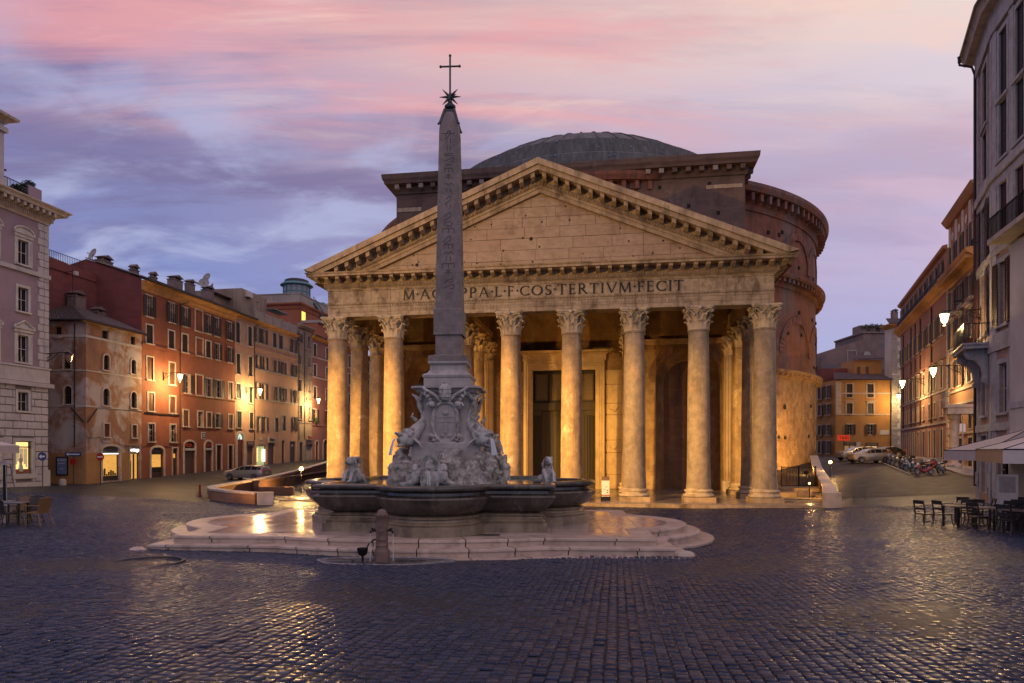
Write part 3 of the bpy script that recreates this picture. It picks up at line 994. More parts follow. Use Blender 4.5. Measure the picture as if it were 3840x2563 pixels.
# the small worn second inscription on the architrave: shallow marks
mb = MB()
for row, z in ((0, 14.62), (1, 14.3)):
    x = -11.5 + row * 1.2
    while x < 11.5:
        for s_ in range(random.choice((2, 2, 3))):
            x0 = x + random.uniform(0, .1); x1 = x + random.uniform(0, .12)
            y_ = -.74 - (0 if row == 0 else -.03) - .018
            mb.ext([(x0, z - .02), (x0 + .025, z - .02), (x1 + .025, z + .11), (x1, z + .11)], y_ - .002 * s_, y_ + .02)
        x += random.uniform(.17, .26)
mb.build('worn_inscription', stone('worn_letters', (.16, .12, .08, 1), (.24, .18, .12, 1)), temple, kind='stuff')

# ---- portico back wall with door and two great niches
WB = 13.9
def arch_face(mb, x0, x1, z0, z1, cx, r, zs, y):
    n = 20
    arc = [(cx - r * math.cos(PI * i / n), zs + r * math.sin(PI * i / n)) for i in range(n + 1)]
    mb.add([(x0, y, z0), (cx - r, y, z0), (cx - r, y, zs), (x0, y, zs)], [(0, 1, 2, 3)])
    mb.add([(cx + r, y, z0), (x1, y, z0), (x1, y, zs), (cx + r, y, zs)], [(0, 1, 2, 3)])
    mb.add([(x0, y, zs), (cx - r, y, zs), (x0, y, z1)], [(0, 1, 2)])
    mb.add([(cx + r, y, zs), (x1, y, zs), (x1, y, z1)], [(0, 1, 2)])
    for i in range(n):
        p, q = arc[i], arc[i + 1]
        if i < n // 2: mb.add([(p[0], y, p[1]), (q[0], y, q[1]), (x0, y, z1)], [(0, 1, 2)])
        else: mb.add([(p[0], y, p[1]), (q[0], y, q[1]), (x1, y, z1)], [(0, 1, 2)])
    mb.add([(x0, y, z1), (cx, y, zs + r), (x1, y, z1)], [(0, 1, 2)])
for sg in (-1, 1):
    mb = MB()
    xa, xb = (7.2, 17.4) if sg > 0 else (-17.4, -7.2)
    cx = sg * 12.1
    arch_face(mb, xa, xb, 0, 13.4, cx, 3.0, 9.95, WB)
    back = mb.build('niche_wall', MT['inner_wall'], temple)
    mb = MB()
    mb.lathe([(3.0, 0), (3.0, 9.95)], 24, (cx, WB, 0), 0, PI, cap=False)
    mb.lathe([(3.0 * math.cos(PI / 2 * k / 8), 9.95 + 3.0 * math.sin(PI / 2 * k / 8)) for k in range(9)], 24, (cx, WB, 0), 0, PI, cap=False)
    mb.build('niche', MT['inner_wall'], back, smooth=True)
    mb = MB()
    arc = [(cx - 3.02 * math.cos(PI * i / 24), 9.95 + 3.02 * math.sin(PI * i / 24)) for i in range(25)]
    arc2 = [(cx - 3.75 * math.cos(PI * i / 24), 9.95 + 3.75 * math.sin(PI * i / 24)) for i in range(25)]
    for i in range(24):
        if i % 1 == 0:
            p0, p1, q1, q0 = arc[i], arc[i + 1], arc2[i + 1], arc2[i]
            put('voussoir', MB().ext([p0, (p0[0] * .97 + p1[0] * .97 - p0[0] * .94, p1[1] * .97 + p0[1] * .03), (q1[0] * .97 + q0[0] * .03, q1[1] * .97 + q0[1] * .03), q0], WB - .05 - random.uniform(0, .02), WB + .02).mesh('voussoir', MT['brick_low']), back)
    MB().box(xa, WB - .25, 13.402, xb, WB + .5, 13.9).build('wall_cornice', MT['inner_marble'], back)
    MB().box(xa, WB + .02, 13.902, xb, WB + .5, 17.2).build('upper_wall', MT['inner_wall'], back)
    # fluted pilaster at the corner of the door bay
    for px_ in (sg * 6.8, sg * 15.9):
        mb = MB()
        pw = .72
        pts = []
        nfl = 6
        for i in range(nfl):
            xw = 2 * pw / nfl; x0_ = px_ - pw + i * xw
            pts += [(x0_, WB - .62), (x0_ + xw * .18, WB - .62), (x0_ + xw * .3, WB - .54), (x0_ + xw * .7, WB - .54), (x0_ + xw * .82, WB - .62)]
        pts += [(px_ + pw, WB - .62), (px_ + pw, WB + .3), (px_ - pw, WB + .3)]
        mb.extz(pts, .9, 12.22)
        pl = mb.build('pilaster', MT['inner_marble'], temple)
        MB().box(px_ - .85, WB - .76, .0, px_ + .85, WB + .28, .89).build('pilaster_base', MT['capital'], pl)
        put('capital', CAPM, pl, loc=(px_, WB - .1, 12.225), scale=(.95, .7, 1))
# door bay
DB = 15.2
DX = .55
mb = MB()
for x0, x1, z0, z1 in ((-7.1, DX - 3.0, 0, 12.6), (DX + 3.0, 7.1, 0, 12.6), (DX - 3.0, DX + 3.0, 11.35, 12.6), (-7.1, 7.1, 12.6, 20.5)):
    mb.add([(x0, DB, z0), (x1, DB, z0), (x1, DB, z1), (x0, DB, z1)], [(0, 1, 2, 3)])
for sg in (-1, 1):
    mb.add([(sg * 7.15, WB - .3, 0), (sg * 7.15, DB, 0), (sg * 7.15, DB, 20), (sg * 7.15, WB - .3, 20)], [(0, 1, 2, 3)])
bay = mb.build('door_wall', MT['inner_wall'], temple)
for sg in (-1, 1):        # marble revetment panels beside the door
    for z0, z1 in ((.0, 1.3), (1.35, 3.4), (3.45, 4.6), (4.65, 7.0), (7.05, 8.1), (8.15, 9.9), (9.95, 11.3)):
        xi, xo = (DX + 3.85, 6.05) if sg > 0 else (-6.05, DX - 3.85)
        pn = MB().box(xi + .03, DB - .1, z0 + .02, xo - .03, DB + .02, z1).build('marble_panel', MT['inner_marble'], bay)
        mb = MB()
        for ax0, ax1, az0, az1 in ((xi + .18, xo - .18, z0 + .15, z0 + .23), (xi + .18, xo - .18, z1 - .22, z1 - .14), (xi + .18, xi + .26, z0 + .235, z1 - .225), (xo - .26, xo - .18, z0 + .235, z1 - .225)):
            mb.box(ax0, DB - .15, az0, ax1, DB - .098, az1)
        if z1 - z0 < 1.3 and z0 > 1:     # garlands
            cx_ = (xi + xo) / 2; hw_ = (xo - xi) / 2 - .35
            mb.tube([(cx_ + hw_ * (t / 8 * 2 - 1), DB - .16, z0 + .7 - .35 * (1 - (t / 8 * 2 - 1) ** 2)) for t in range(9)], [.04, .06, .08, .1, .11, .1, .08, .06, .04], 6)
        mb.build('panel_relief', MT['inner_marble'], pn)
# portal
mb = MB()
for k, (o, y) in enumerate(((0, -.28), (.18, -.34), (.4, -.4), (.62, -.48))):
    x0, x1, zt = DX - 3.0 - o, DX + 3.0 + o, 11.35 + o
    w_ = .2 if k < 3 else .24
    mb.box(x0 - w_, DB + y, 0, x0, DB + .05, zt + w_)
    mb.box(x1, DB + y, 0, x1 + w_, DB + .05, zt + w_)
    mb.box(x0, DB + y, zt, x1, DB + .05, zt + w_)
pf = mb.build('door_frame', MT['inner_marble'], temple)
mb = MB().box(DX - 4.0, DB - .42, 12.22, DX + 4.0, DB + .05, 12.8)
mb.sweep([(DX - 4.0, DB), (DX - 4.0, DB - .42), (DX + 4.0, DB - .42), (DX + 4.0, DB)], [(-.1, 12.802), (.08, 12.802), (.12, 12.92), (.3, 12.96), (.5, 13.02), (.55, 13.16), (-.1, 13.17)])
mb.build('door_cornice', MT['inner_marble'], pf)
mb = MB()
for k in range(34):
    x = DX - 4.1 + k * 8.2 / 33
    mb.box(x - .06, DB - .62, 12.83, x + .06, DB - .5, 12.93)
mb.build('door_dentils', MT['inner_marble'], pf, kind='stuff')
door = MB().box(DX - 3.0, DB + .5, 0, DX + 3.0, DB + .6, 11.4).build('bronze_door', MT['bronze'], temple)
for x0, x1 in ((DX - 2.95, DX - 2.25), (DX + 2.25, DX + 2.95)):      # fluted bronze pilasters
    mb = MB()
    for i in range(5):
        w_ = (x1 - x0) / 5
        mb.box(x0 + i * w_ + .03, DB + .26, .6, x0 + (i + 1) * w_ - .03, DB + .5, 7.0)
    mb.box(x0 - .03, DB + .2, 0, x1 + .03, DB + .5, .59)
    mb.box(x0 - .06, DB + .2, 7.01, x1 + .06, DB + .5, 7.5)
    mb.build('bronze_pilaster', MT['bronze'], door)
MB().box(DX - 3.0, DB + .15, 7.52, DX + 3.0, DB + .5, 8.25).build('transom', MT['bronze'], door)
for sg in (0, 1):
    lx0 = DX - 2.2 + sg * 2.2
    lf = MB().box(lx0 + .02, DB + .4, .05, lx0 + 2.18, DB + .49, 7.4).build('door_leaf', MT['bronze'], door)
    for z0, z1 in ((.3, 1.9), (2.1, 2.9), (3.1, 5.6), (5.8, 7.1)):
        mb = MB()
        for a0_, a1_, b0_, b1_ in ((lx0 + .25, lx0 + 1.95, z0, z0 + .12), (lx0 + .25, lx0 + 1.95, z1 - .12, z1), (lx0 + .25, lx0 + .37, z0 + .122, z1 - .122), (lx0 + 1.83, lx0 + 1.95, z0 + .122, z1 - .122)):
            mb.box(a0_, DB + .33, b0_, a1_, DB + .41, b1_)
        mb.build('door_panel', MT['bronze'], lf)
for k in range(4):                                    # lattice above
    x0 = DX - 2.85 + k * 1.46; x1 = x0 + 1.3
    mb = MB()
    mb.box(x0, DB + .3, 8.4, x0 + .12, DB + .5, 11.1); mb.box(x1 - .12, DB + .3, 8.4, x1, DB + .5, 11.1)
    mb.box(x0, DB + .31, 8.4, x1, DB + .49, 8.52); mb.box(x0, DB + .31, 10.98, x1, DB + .49, 11.1)
    gr = mb.build('grille_frame', MT['bronze'], door)
    mb = MB()
    for i in range(6):
        for j in range(13):
            mb.add([(x0 + .12 + i * .18, DB + .4, 8.52 + j * .19), (x0 + .155 + i * .18, DB + .4, 8.52 + j * .19), (x0 + .31 + i * .18, DB + .4, 8.71 + j * .19), (x0 + .275 + i * .18, DB + .4, 8.71 + j * .19)], [(0, 1, 2, 3)])
            mb.add([(x0 + .275 + i * .18, DB + .38, 8.52 + j * .19), (x0 + .31 + i * .18, DB + .38, 8.52 + j * .19), (x0 + .155 + i * .18, DB + .38, 8.71 + j * .19), (x0 + .12 + i * .18, DB + .38, 8.71 + j * .19)], [(0, 1, 2, 3)])
    mb.build('lattice', plain('lattice_bronze', (.22, .17, .09, 1), .5, .3), gr, kind='stuff')

# ---- the tall block behind the portico
BA0, BA1, BB, BZ = -16.45, 17.4, 16.0, 29.45
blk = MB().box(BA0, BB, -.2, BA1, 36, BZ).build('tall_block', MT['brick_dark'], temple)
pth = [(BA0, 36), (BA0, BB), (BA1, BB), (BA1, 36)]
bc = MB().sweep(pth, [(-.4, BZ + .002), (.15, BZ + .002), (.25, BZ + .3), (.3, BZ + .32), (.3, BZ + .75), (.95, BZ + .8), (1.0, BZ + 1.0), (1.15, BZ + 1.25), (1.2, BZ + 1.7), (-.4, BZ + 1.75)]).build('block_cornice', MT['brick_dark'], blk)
BRM = MB().box(-.22, -.55, 0, .22, 0, .42).mesh('bracket', MT['brick_dark'])
BRM2 = MB().box(-.22, -.55, 0, .22, 0, .42).mesh('bracket', stone('bracket_stone', (.2, .15, .12, 1), (.32, .26, .22, 1), 3))
for k in range(28):
    put('bracket', BRM2 if random.random() < .5 else BRM, bc, loc=(BA0 + .3 + k * (BA1 - BA0 - .6) / 27, BB - .3, BZ + .33))
for k in range(14):
    put('bracket', BRM, bc, loc=(BA1 + .3, BB + .6 + k * 1.25, BZ + .33), rot=(0, 0, PI / 2))
hole = MB().box(-.16, -.02, -.18, .16, .1, .18).mesh('putlog_hole', MT['dark'])
for x, z in ((3.6, 27.2), (6.9, 28.6), (9.6, 28.7), (14.2, 28.8), (7.4, 25.4), (12.3, 26.8), (15.0, 26.0), (15.0, 22.8), (1.0, 28.0)):
    put('putlog_hole', hole, blk, loc=(x, BB, z))
MB().box(BA0 + 6.4, BB + 1.5, BZ + 1.76, BA0 + 12.8, 24, BZ + 2.35).build('block_roof', MT['lead'], blk)
MB().box(13.9, BB - .05, 26.9 + 1.4, 17.2, BB, 26.9 + 1.75).build('stone_band', MT['travertine'], blk)
MB().box(BA0 + .1, BB - .05, 27.7, BA0 + 2.6, BB, 28.1).build('stone_band', MT['travertine'], blk)

# ---- rotunda
RC = (2.5, 44.0); RR = 27.9
rot = MB().lathe([(RR, -.5), (RR, 11.4)], 160, (RC[0], RC[1], 0), cap=False).build('rotunda_wall', MT['brick_low'], temple, smooth=True)
MB().lathe([(RR - .1, 11.4), (RR - .1, 30)], 160, (RC[0], RC[1], 0), cap=False).build('upper_rotunda_wall', MT['brick_red'], rot, smooth=True)
def ring_cornice(nm, z, h, pj, mat, nb, bh):
    c = MB().lathe([(RR - .4, z), (RR + .06, z), (RR + .12, z + h * .25), (RR + .2, z + h * .3), (RR + .22, z + h * .62), (RR + pj * .85, z + h * .66), (RR + pj, z + h * .85), (RR + pj, z + h), (RR - .4, z + h + .15)], 160, (RC[0], RC[1], 0), cap=False).build(nm, mat, rot)
    bm = MB().box(-.2, -(pj * .62), 0, .2, 0, h * .34).mesh('bracket', mat)
    for k in range(nb):
        a = R(-100 + k * 112 / (nb - 1))
        if -150 < math.degrees(a) < 20:
            put('bracket', bm, c, loc=(RC[0] + (RR + .15) * math.cos(a), RC[1] + (RR + .15) * math.sin(a), z + h * .3), rot=(random.uniform(-.06, .06), 0, a + PI / 2))
    return c
ring_cornice('lower_cornice', 11.2, .9, .7, MT['brick_low'], 60, .3)
ring_cornice('middle_cornice', 20.8, 1.25, 1.0, MT['brick_red'], 62, .3)
ring_cornice('top_cornice', 27.9, 2.3, 1.35, MT['brick_red'], 46, .5)
def on_rot(a, z, o): return ((RR - .1 + o) * math.cos(a) + RC[0], (RR - .1 + o) * math.sin(a) + RC[1], z)
for ac, zc_, r_ in ((-36, 14.0, 3.4), (-20, 14.0, 3.4), (-36, 23.2, 3.2), (-22, 23.2, 3.2), (-8, 23.2, 3.2), (-6, 14, 3.4), (-29, 3.2, 4.0)):      # relieving arches bonded in the brick
    mb = MB(); n = 26
    for i in range(n):
        q = [(R(ac) + k_ * math.cos(t_) / RR, zc_ + k_ * math.sin(t_)) for t_, k_ in ((PI * (i + .06) / n, r_), (PI * (i + .94) / n, r_), (PI * (i + .94) / n, r_ + .75), (PI * (i + .06) / n, r_ + .75))]
        o_ = .12 + random.uniform(0, .05)
        mb.add([on_rot(a, z, o_) for a, z in q] + [on_rot(a, z, -.05) for a, z in q], [(3, 2, 1, 0), (0, 1, 5, 4), (1, 2, 6, 5), (2, 3, 7, 6), (3, 0, 4, 7)])
    mb.build('relieving_arch', MT['brick_low'] if zc_ < 5 else MT['brick_red'], rot)
hm = MB().box(-.17, -.06, -.17, .17, .12, .17).mesh('putlog_hole', MT['dark'])
for k in range(46):
    a = R(random.uniform(-62, 8)); z = random.choice((5.2, 8.4, 13.4, 16.2, 18.8, 23.6, 26.4)) + random.uniform(-.3, .3)
    put('putlog_hole', hm, rot, loc=on_rot(a, z, .06 + (.1 if z < 11 else 0)), rot=(0, 0, a + PI / 2))
# upper steps and dome
mb = MB().lathe([(RR + .6, 30.05), (RR - .2, 30.5), (RR - 1.6, 31.2), (RR - 1.9, 31.25), (RR - 1.9, 31.7), (RR - 3.4, 32.0), (22.4, 32.2)], 160, (RC[0], RC[1], 0), cap=False)
mb.build('rotunda_roof', MT['lead'], rot, smooth=True, sharp=30)
dome = None
prof = []
r0, z0 = 24.4, 33.0
steps = [(22.3, 32.2), (21.8, 33.6), (21.2, 35.0), (20.4, 36.3), (19.4, 37.5), (18.3, 38.6)]
pr = []
for (ra, za), (rb, zb) in zip(steps, steps[1:]):
    pr += [(ra, za), (ra - .12, zb - .25), (rb + .3, zb)]
cap_ = []
for k in range(13):
    f = k / 12
    r_ = 17.9 * (1 - f) + 3.2 * f
    cap_.append((r_, 38.6 + 6.2 * (1 - (r_ / 18.4) ** 2)))
pr += cap_ + [(3.0, 44.2)]
pr = [(r_ * .945, z_) for r_, z_ in pr]; cap_ = [(r_ * .945, z_) for r_, z_ in cap_]; steps = [(r_ * .945, z_) for r_, z_ in steps]
RC = (1.3, 44.0)
_dc = TO + U * RC[0] + D * RC[1]
MT['dome'] = mat_dome(_dc.x, _dc.y)
dome = MB().lathe(pr, 120, (RC[0], RC[1], 0), cap=False).build('dome', MT['dome'], temple, smooth=True, sharp=28)
for r_, z_ in steps[1:]:
    MB().lathe([(r_ + .2, z_ - .14), (r_ + .34, z_ - .12), (r_ + .34, z_ + .04), (r_ + .1, z_ + .06)], 90, (RC[0], RC[1], 0), cap=False).build('dome_ring', MT['dome'], dome)
for k in range(48):
    a = 2 * PI * k / 48
    if -1.25 * PI / 1 < a: 
        pts = [(RC[0] + (r_ + .02) * math.cos(a), RC[1] + (r_ + .02) * math.sin(a), z_ + .04) for r_, z_ in cap_[::2]]
        MB().tube(pts, .1, 5).build('lead_seam', MT['dome'], dome)
mb = MB()          # bright clips on the dome covering
for k in range(34):
    a = random.uniform(PI, 2 * PI); i = random.randint(0, 4)
    ra, za = steps[i]
    c = (RC[0] + (ra + .05) * math.cos(a), RC[1] + (ra + .05) * math.sin(a), za + random.uniform(.2, .9))
    mb.box(c[0] - .07, c[1] - .04, c[2], c[0] + .07, c[1] + .04, c[2] + .15)
mb.build('roof_clips', plain('blue_clip', (.08, .25, .5, 1), .5), dome, kind='stuff')
# ================================================================ floodlights of the temple (fixtures with lamps)
def lamp(name, kind, loc, energy, color, parent=None, **kw):
    l = bpy.data.lights.new(name, kind)
    l.energy = energy; l.color = color
    for k, v in kw.items(): setattr(l, k, v)
    o = bpy.data.objects.new(name, l)
    COL.objects.link(o); o.location = loc
    if parent is not None: o.parent = parent
    return o
def aim(o, target):
    d = Vector(target) - o.location
    o.rotation_euler = d.to_track_quat('-Z', 'Y').to_euler()
WARM = (1.0, .66, .27)
MT['lamp_black'] = plain('lamp_housing', (.02, .02, .022, 1), .5, .5)
def floodlight(label, loc, target, energy, size=60, color=WARM, r=.15, blend=.6):
    t = thing('floodlight', label, 'floodlight', loc)
    M = (Vector(target) - Vector(loc)).to_track_quat('-Z', 'Y').to_matrix()
    mb = MB().obox((0, 0, 0), (.42, .3, .2), M)
    mb.v = [tuple(Vector(v) + M @ Vector((0, 0, .14))) for v in mb.v]
    mb.build('housing', MT['lamp_black'], t)
    MB().box(-.04, -.04, -max(.25, loc[2] - (g1(loc[0], loc[1]) if loc[1] < 45 else loc[2] - .3)), .04, .04, -.08).build('mast', MT['lamp_black'], t, loc=tuple(M @ Vector((0, 0, .3))))
    o = lamp('flood_lamp', 'SPOT', loc, energy, color, spot_size=R(size), spot_blend=blend, shadow_soft_size=r)
    aim(o, target)
    return t
def TW(a, b, z):      # temple coordinates to world
    p = TO + U * a + D * b
    return (p.x, p.y, z - 1.08)
AMB = (1.0, .49, .09)
floodlight('wide-beam floodlight on a mast left of the square', (-34, 12, 14), TW(0, 0, 10), 46000, 46, (1, .54, .14), r=.3)
for i_, (a_, z_, e_, s_, n_) in enumerate(((-13, 5.0, 235000, 17, 'leftmost columns'), (-3.5, 5.0, 250000, 17, 'middle left columns'), (7, 4.5, 190000, 17, 'middle right columns'), (15.5, 5.5, 60000, 15, 'rightmost columns'))):
    floodlight('narrow floodlight on a mast left of the square aimed at the %s' % n_, (-34 + i_ * .9, 12 - i_ * .9, 13.2), TW(a_, 0, z_), e_, s_, AMB, r=.25, blend=.9)
floodlight('added low floodlight beyond the left edge of the square', (-31, 37.5, 3.6), TW(-9, 1, 5), 30000, 40, (1, .45, .09), r=.2, blend=1.0)  # added lamp out of view, for more warm light on the left columns
floodlight('floodlight on the right side aimed at the pediment corner', (31, 33, 11), TW(18, -1, 14.8), 48000, 22, (1, .64, .12), r=.2, blend=1.0)
for a_, e_ in ((-11.3, 900), (-4.5, 1700), (4.6, 1500), (11.4, 900)):      # on the portico floor behind the front columns
    x_, y_, z_ = TW(a_, 1.6, .25)
    floodlight('small floodlight on the portico floor, %s' % {-11.3: 'far left bay', -4.5: 'bay left of the door', 4.6: 'bay right of the door', 11.4: 'right niche bay'}[a_], (x_, y_, z_), TW(a_ * .9, 13, 9.5), e_, 110, (1, .42, .08), r=.12)
floodlight('uplight at the foot of the rotunda wall', (27.4, 63.6, g1(27.4, 63.6) + .5), (30.0, 72.5, 3.5), 12000, 95, (1, .5, .1), r=.15, blend=1.0)
# ================================================================ stepped platform
MT['plat'] = stone('platform_travertine', (.44, .335, .285, 1), (.58, .46, .4, 1), .9, .17, .2, .01, dirt=(.3, .22, .18, 1), dirt_amt=.5, rvar=.14, dscale=1.2, ovar=.35)
MT['plat_edge'] = stone('step_travertine', (.44, .33, .255, 1), (.58, .46, .37, 1), 1.6, .4, .6, .02, dirt=(.16, .11, .08, 1), dirt_amt=.55, dscale=1.6, ovar=.3)
plat = thing('stepped_platform', 'pinkish travertine stepped platform under the fountain', 'platform', (PC.x, PC.y, 0), FA)
ANG = sorted([2 * PI * k / 180 for k in range(180)] + [s_ * math.atan2(4.1 + o, 6.28 + o) % (2 * PI) for o in (0, .4, .8) for s_ in (1, -1)] + [PI + s_ * math.atan2(4.1 + o, 6.28 + o) for o in (0, .4, .8) for s_ in (1, -1)])
def plat_ring(o):
    return [(plat_r(a, o) * math.cos(a), plat_r(a, o) * math.sin(a)) for a in ANG]
tiers = [(0.0, .38, .20), (.4, .20, .0), (.8, -.0, -.22)]
for ti, (o, zt, zb) in enumerate(tiers):
    out = plat_ring(o); rim = plat_ring(o - .035); inn = plat_ring(o - .6)
    n = len(out)
    def band(i0, i1):
        mb = MB()
        ids = [i % n for i in range(i0, i1 + 1)]
        vs = []
        for ii, i in enumerate(ids):
            (x0, y0), (x1, y1), (x2, y2) = out[i], rim[i], inn[i]
            if ii in (0, len(ids) - 1):      # open joint
                j_ = ids[1] if ii == 0 else ids[-2]
                t_ = Vector((out[j_][0] - x0, out[j_][1] - y0)).normalized() * .013
                x0 += t_.x; x1 += t_.x; x2 += t_.x; y0 += t_.y; y1 += t_.y; y2 += t_.y
            r_ = plat_r(ANG[i], o - .02)
            vs += [(x2, y2, zt), (x1, y1, zt), (x0 * .5 + x1 * .5 + (x0 - x1) * .35, y0 * .5 + y1 * .5 + (y0 - y1) * .35, zt - .012), (x0, y0, zt - .035), (x0, y0, zt - .07), (x1, y1, zt - .085), (x1, y1, zb - .1)]
        L = 7
        fs = [(k * L + j, (k + 1) * L + j, (k + 1) * L + j + 1, k * L + j + 1) for k in range(len(ids) - 1) for j in range(L - 1)]
        fs = [f[::-1] for f in fs]
        return mb.add(vs, fs)
    i = 0
    while i < n:
        k = random.randint(5, 8)
        j = min(i + k, n)
        band(i, j).build('step_stone', MT['plat_edge'], plat, smooth=True, sharp=20)
        i = j
mb = MB()
inn = plat_ring(-.6)
mb.add([(x, y, .374) for x, y in inn], [tuple(range(len(inn)))])
mb.build('platform_bed', plain('joint_mortar', (.12, .09, .07, 1), .8), plat)
# paving slabs on top, laid between the rim and the basin
def slab_ok(x, y, o):
    return math.hypot(x, y) < plat_r(math.atan2(y, x), o)
gx = [-7.2, -5.6, -4.4, -2.9, -1.3, .5, 2.1, 3.6, 5.0, 6.1, 7.3]
gy = [-4.4, -3.1, -2.0, -.7, .8, 2.0, 3.1, 4.2]
for i in range(len(gx) - 1):
    for j in range(len(gy) - 1):
        x0, x1, y0, y1 = gx[i] + .008, gx[i + 1] - .008, gy[j] + .008, gy[j + 1] - .008
        cs_ = [(x0, y0), (x1, y0), (x1, y1), (x0, y1)]
        inside = sum(slab_ok(x, y, -.62) for x, y in cs_)
        if inside == 0: continue
        if inside < 4:          # trim to the rim by sampling the edge
            pts = []
            for k in range(4):
                p, q = cs_[k], cs_[(k + 1) % 4]
                for t in range(8):
                    x = p[0] + (q[0] - p[0]) * t / 8; y = p[1] + (q[1] - p[1]) * t / 8
                    r_ = math.hypot(x, y); m_ = plat_r(math.atan2(y, x), -.615)
                    if r_ > m_: x, y = x * m_ / r_, y * m_ / r_
                    pts.append((x, y))
        else: pts = cs_
        MB().extz(pts, .3, .379 + random.uniform(0, .003)).build('paving_slab', MT['plat'], plat)
# corner guard stones
for sx in (-1, 1):
    o = MB().sphere((0, 0, 0), .2, 10, 6, (1.2, .8, .62)).build('guard_stone', MT['plat_edge'], plat, smooth=True)
    o.location = (sx * 6.85, -4.62, .04)
MB().box(-.36, -.16, 0, .36, .16, .006).build('drain_grate', plain('drain_iron', (.06, .045, .04, 1), .6), plat, loc=(1.9, -3.6, .384))

# ================================================================ fountain
fo = thing('fountain', 'baroque stone fountain with lobed basin and Egyptian obelisk topped by a cross', 'fountain', (FC.x, FC.y, 0), FA)
MT['basin'] = stone('wet_basin_marble', (.038, .032, .026, 1), (.11, .092, .072, 1), 2.2, .2, .3, .012, dirt=(.02, .018, .016, 1), dirt_amt=.8, streak=.85, patch=(.22, .18, .13, 1), patch_lo=.55, patch_hi=.72, patch_sc=1.6, patch_str=(1.5, 1.5, .22))
MT['basin_foot'] = stone('basin_foot', (.16, .12, .075, 1), (.3, .24, .16, 1), 2.6, .35, .4, .02, dirt=(.04, .03, .02, 1), dirt_amt=.8, streak=.5)
MT['carved'] = stone('carved_travertine', (.38, .36, .335, 1), (.68, .66, .62, 1), 6, .72, 1.0, .04, dirt=(.06, .05, .045, 1), dirt_amt=.9, dscale=.6, streak=.3)
MT['rock'] = stone('carved_rock', (.26, .22, .18, 1), (.68, .64, .58, 1), 6.0, .7, 1.0, .06, dirt=(.05, .04, .03, 1), dirt_amt=.95, dscale=.5, patch=(.13, .13, .07, 1), patch_lo=.58, patch_hi=.68, patch_sc=1.2)
MT['pedestal'] = stone('pedestal_marble', (.28, .255, .235, 1), (.44, .41, .385, 1), 1.6, .6, .3, .02, dirt=(.1, .085, .075, 1), dirt_amt=.6, streak=.35)
MT['obelisk'] = stone('obelisk_granite', (.14, .115, .105, 1), (.3, .25, .225, 1), 3.0, .65, .4, .015, dirt=(.1, .08, .075, 1), speck=.5)
MT['glyph'] = stone('carved_glyph', (.075, .06, .055, 1), (.12, .1, .09, 1), 3.0, .8)
MT['bronze_dark'] = stone('cross_bronze', (.018, .03, .035, 1), (.04, .06, .065, 1), 4, .45)
LOB = [(0, 2.95), (PI / 2, 2.95), (PI, 2.95), (-PI / 2, 2.95)]
BANG = sorted(set([2 * PI * k / 240 for k in range(240)]))
def bas_r(th, o):
    return rect_lobes(th, 3.23 + o, 3.23 + o, [(a, d, 1.55 + o) for a, d in LOB])
def bas_sweep(prof, mat, name, smooth=True):
    L = len(prof); n = len(BANG)
    vs = []
    for a in BANG:
        for o, z in prof:
            r_ = bas_r(a, o)
            vs.append((r_ * math.cos(a), r_ * math.sin(a), z))
    fs = [(k * L + j, ((k + 1) % n) * L + j, ((k + 1) % n) * L + j + 1, k * L + j + 1) for k in range(n) for j in range(L - 1)]
    return MB().add(vs, fs).build(name, mat, fo, smooth=smooth, sharp=42)
bas_sweep([(-.16, .36), (-.16, .6), (-.18, .62), (-.24, .64), (-.22, .68), (-.26, .73), (-.32, .75), (-.34, .8), (-.28, .83), (-.3, .86), (-.45, .9)], MT['basin_foot'], 'basin_foot')
bas_sweep([(-.5, .88), (-.42, .9), (-.3, .95), (-.17, 1.03), (-.08, 1.13), (-.01, 1.22), (.03, 1.3), (.05, 1.34), (.03, 1.38), (-.06, 1.4), (-.13, 1.43), (-.14, 1.5), (-.09, 1.535), (-.02, 1.55), (.04, 1.57), (.055, 1.61), (.04, 1.655), (-.02, 1.675), (-.16, 1.685), (-.3, 1.68), (-.34, 1.66), (-.36, 1.6), (-.4, 1.2)], MT['basin'], 'basin')
def mat_water():
    m, t, b = newmat('fountain_water')
    b.inputs['Base Color'].default_value = (.14, .21, .18, 1)
    b.inputs['Roughness'].default_value = .06
    t.l(t.bump(t.noise(t.pos(), 6.0, 3, .5), .25, .02), b.inputs['Normal'])
    return m
MT['water'] = mat_water()
ring = [(bas_r(a, -.36) * math.cos(a), bas_r(a, -.36) * math.sin(a), 1.585) for a in BANG]
MB().add(ring, [tuple(range(len(ring)))]).build('water', MT['water'], fo)

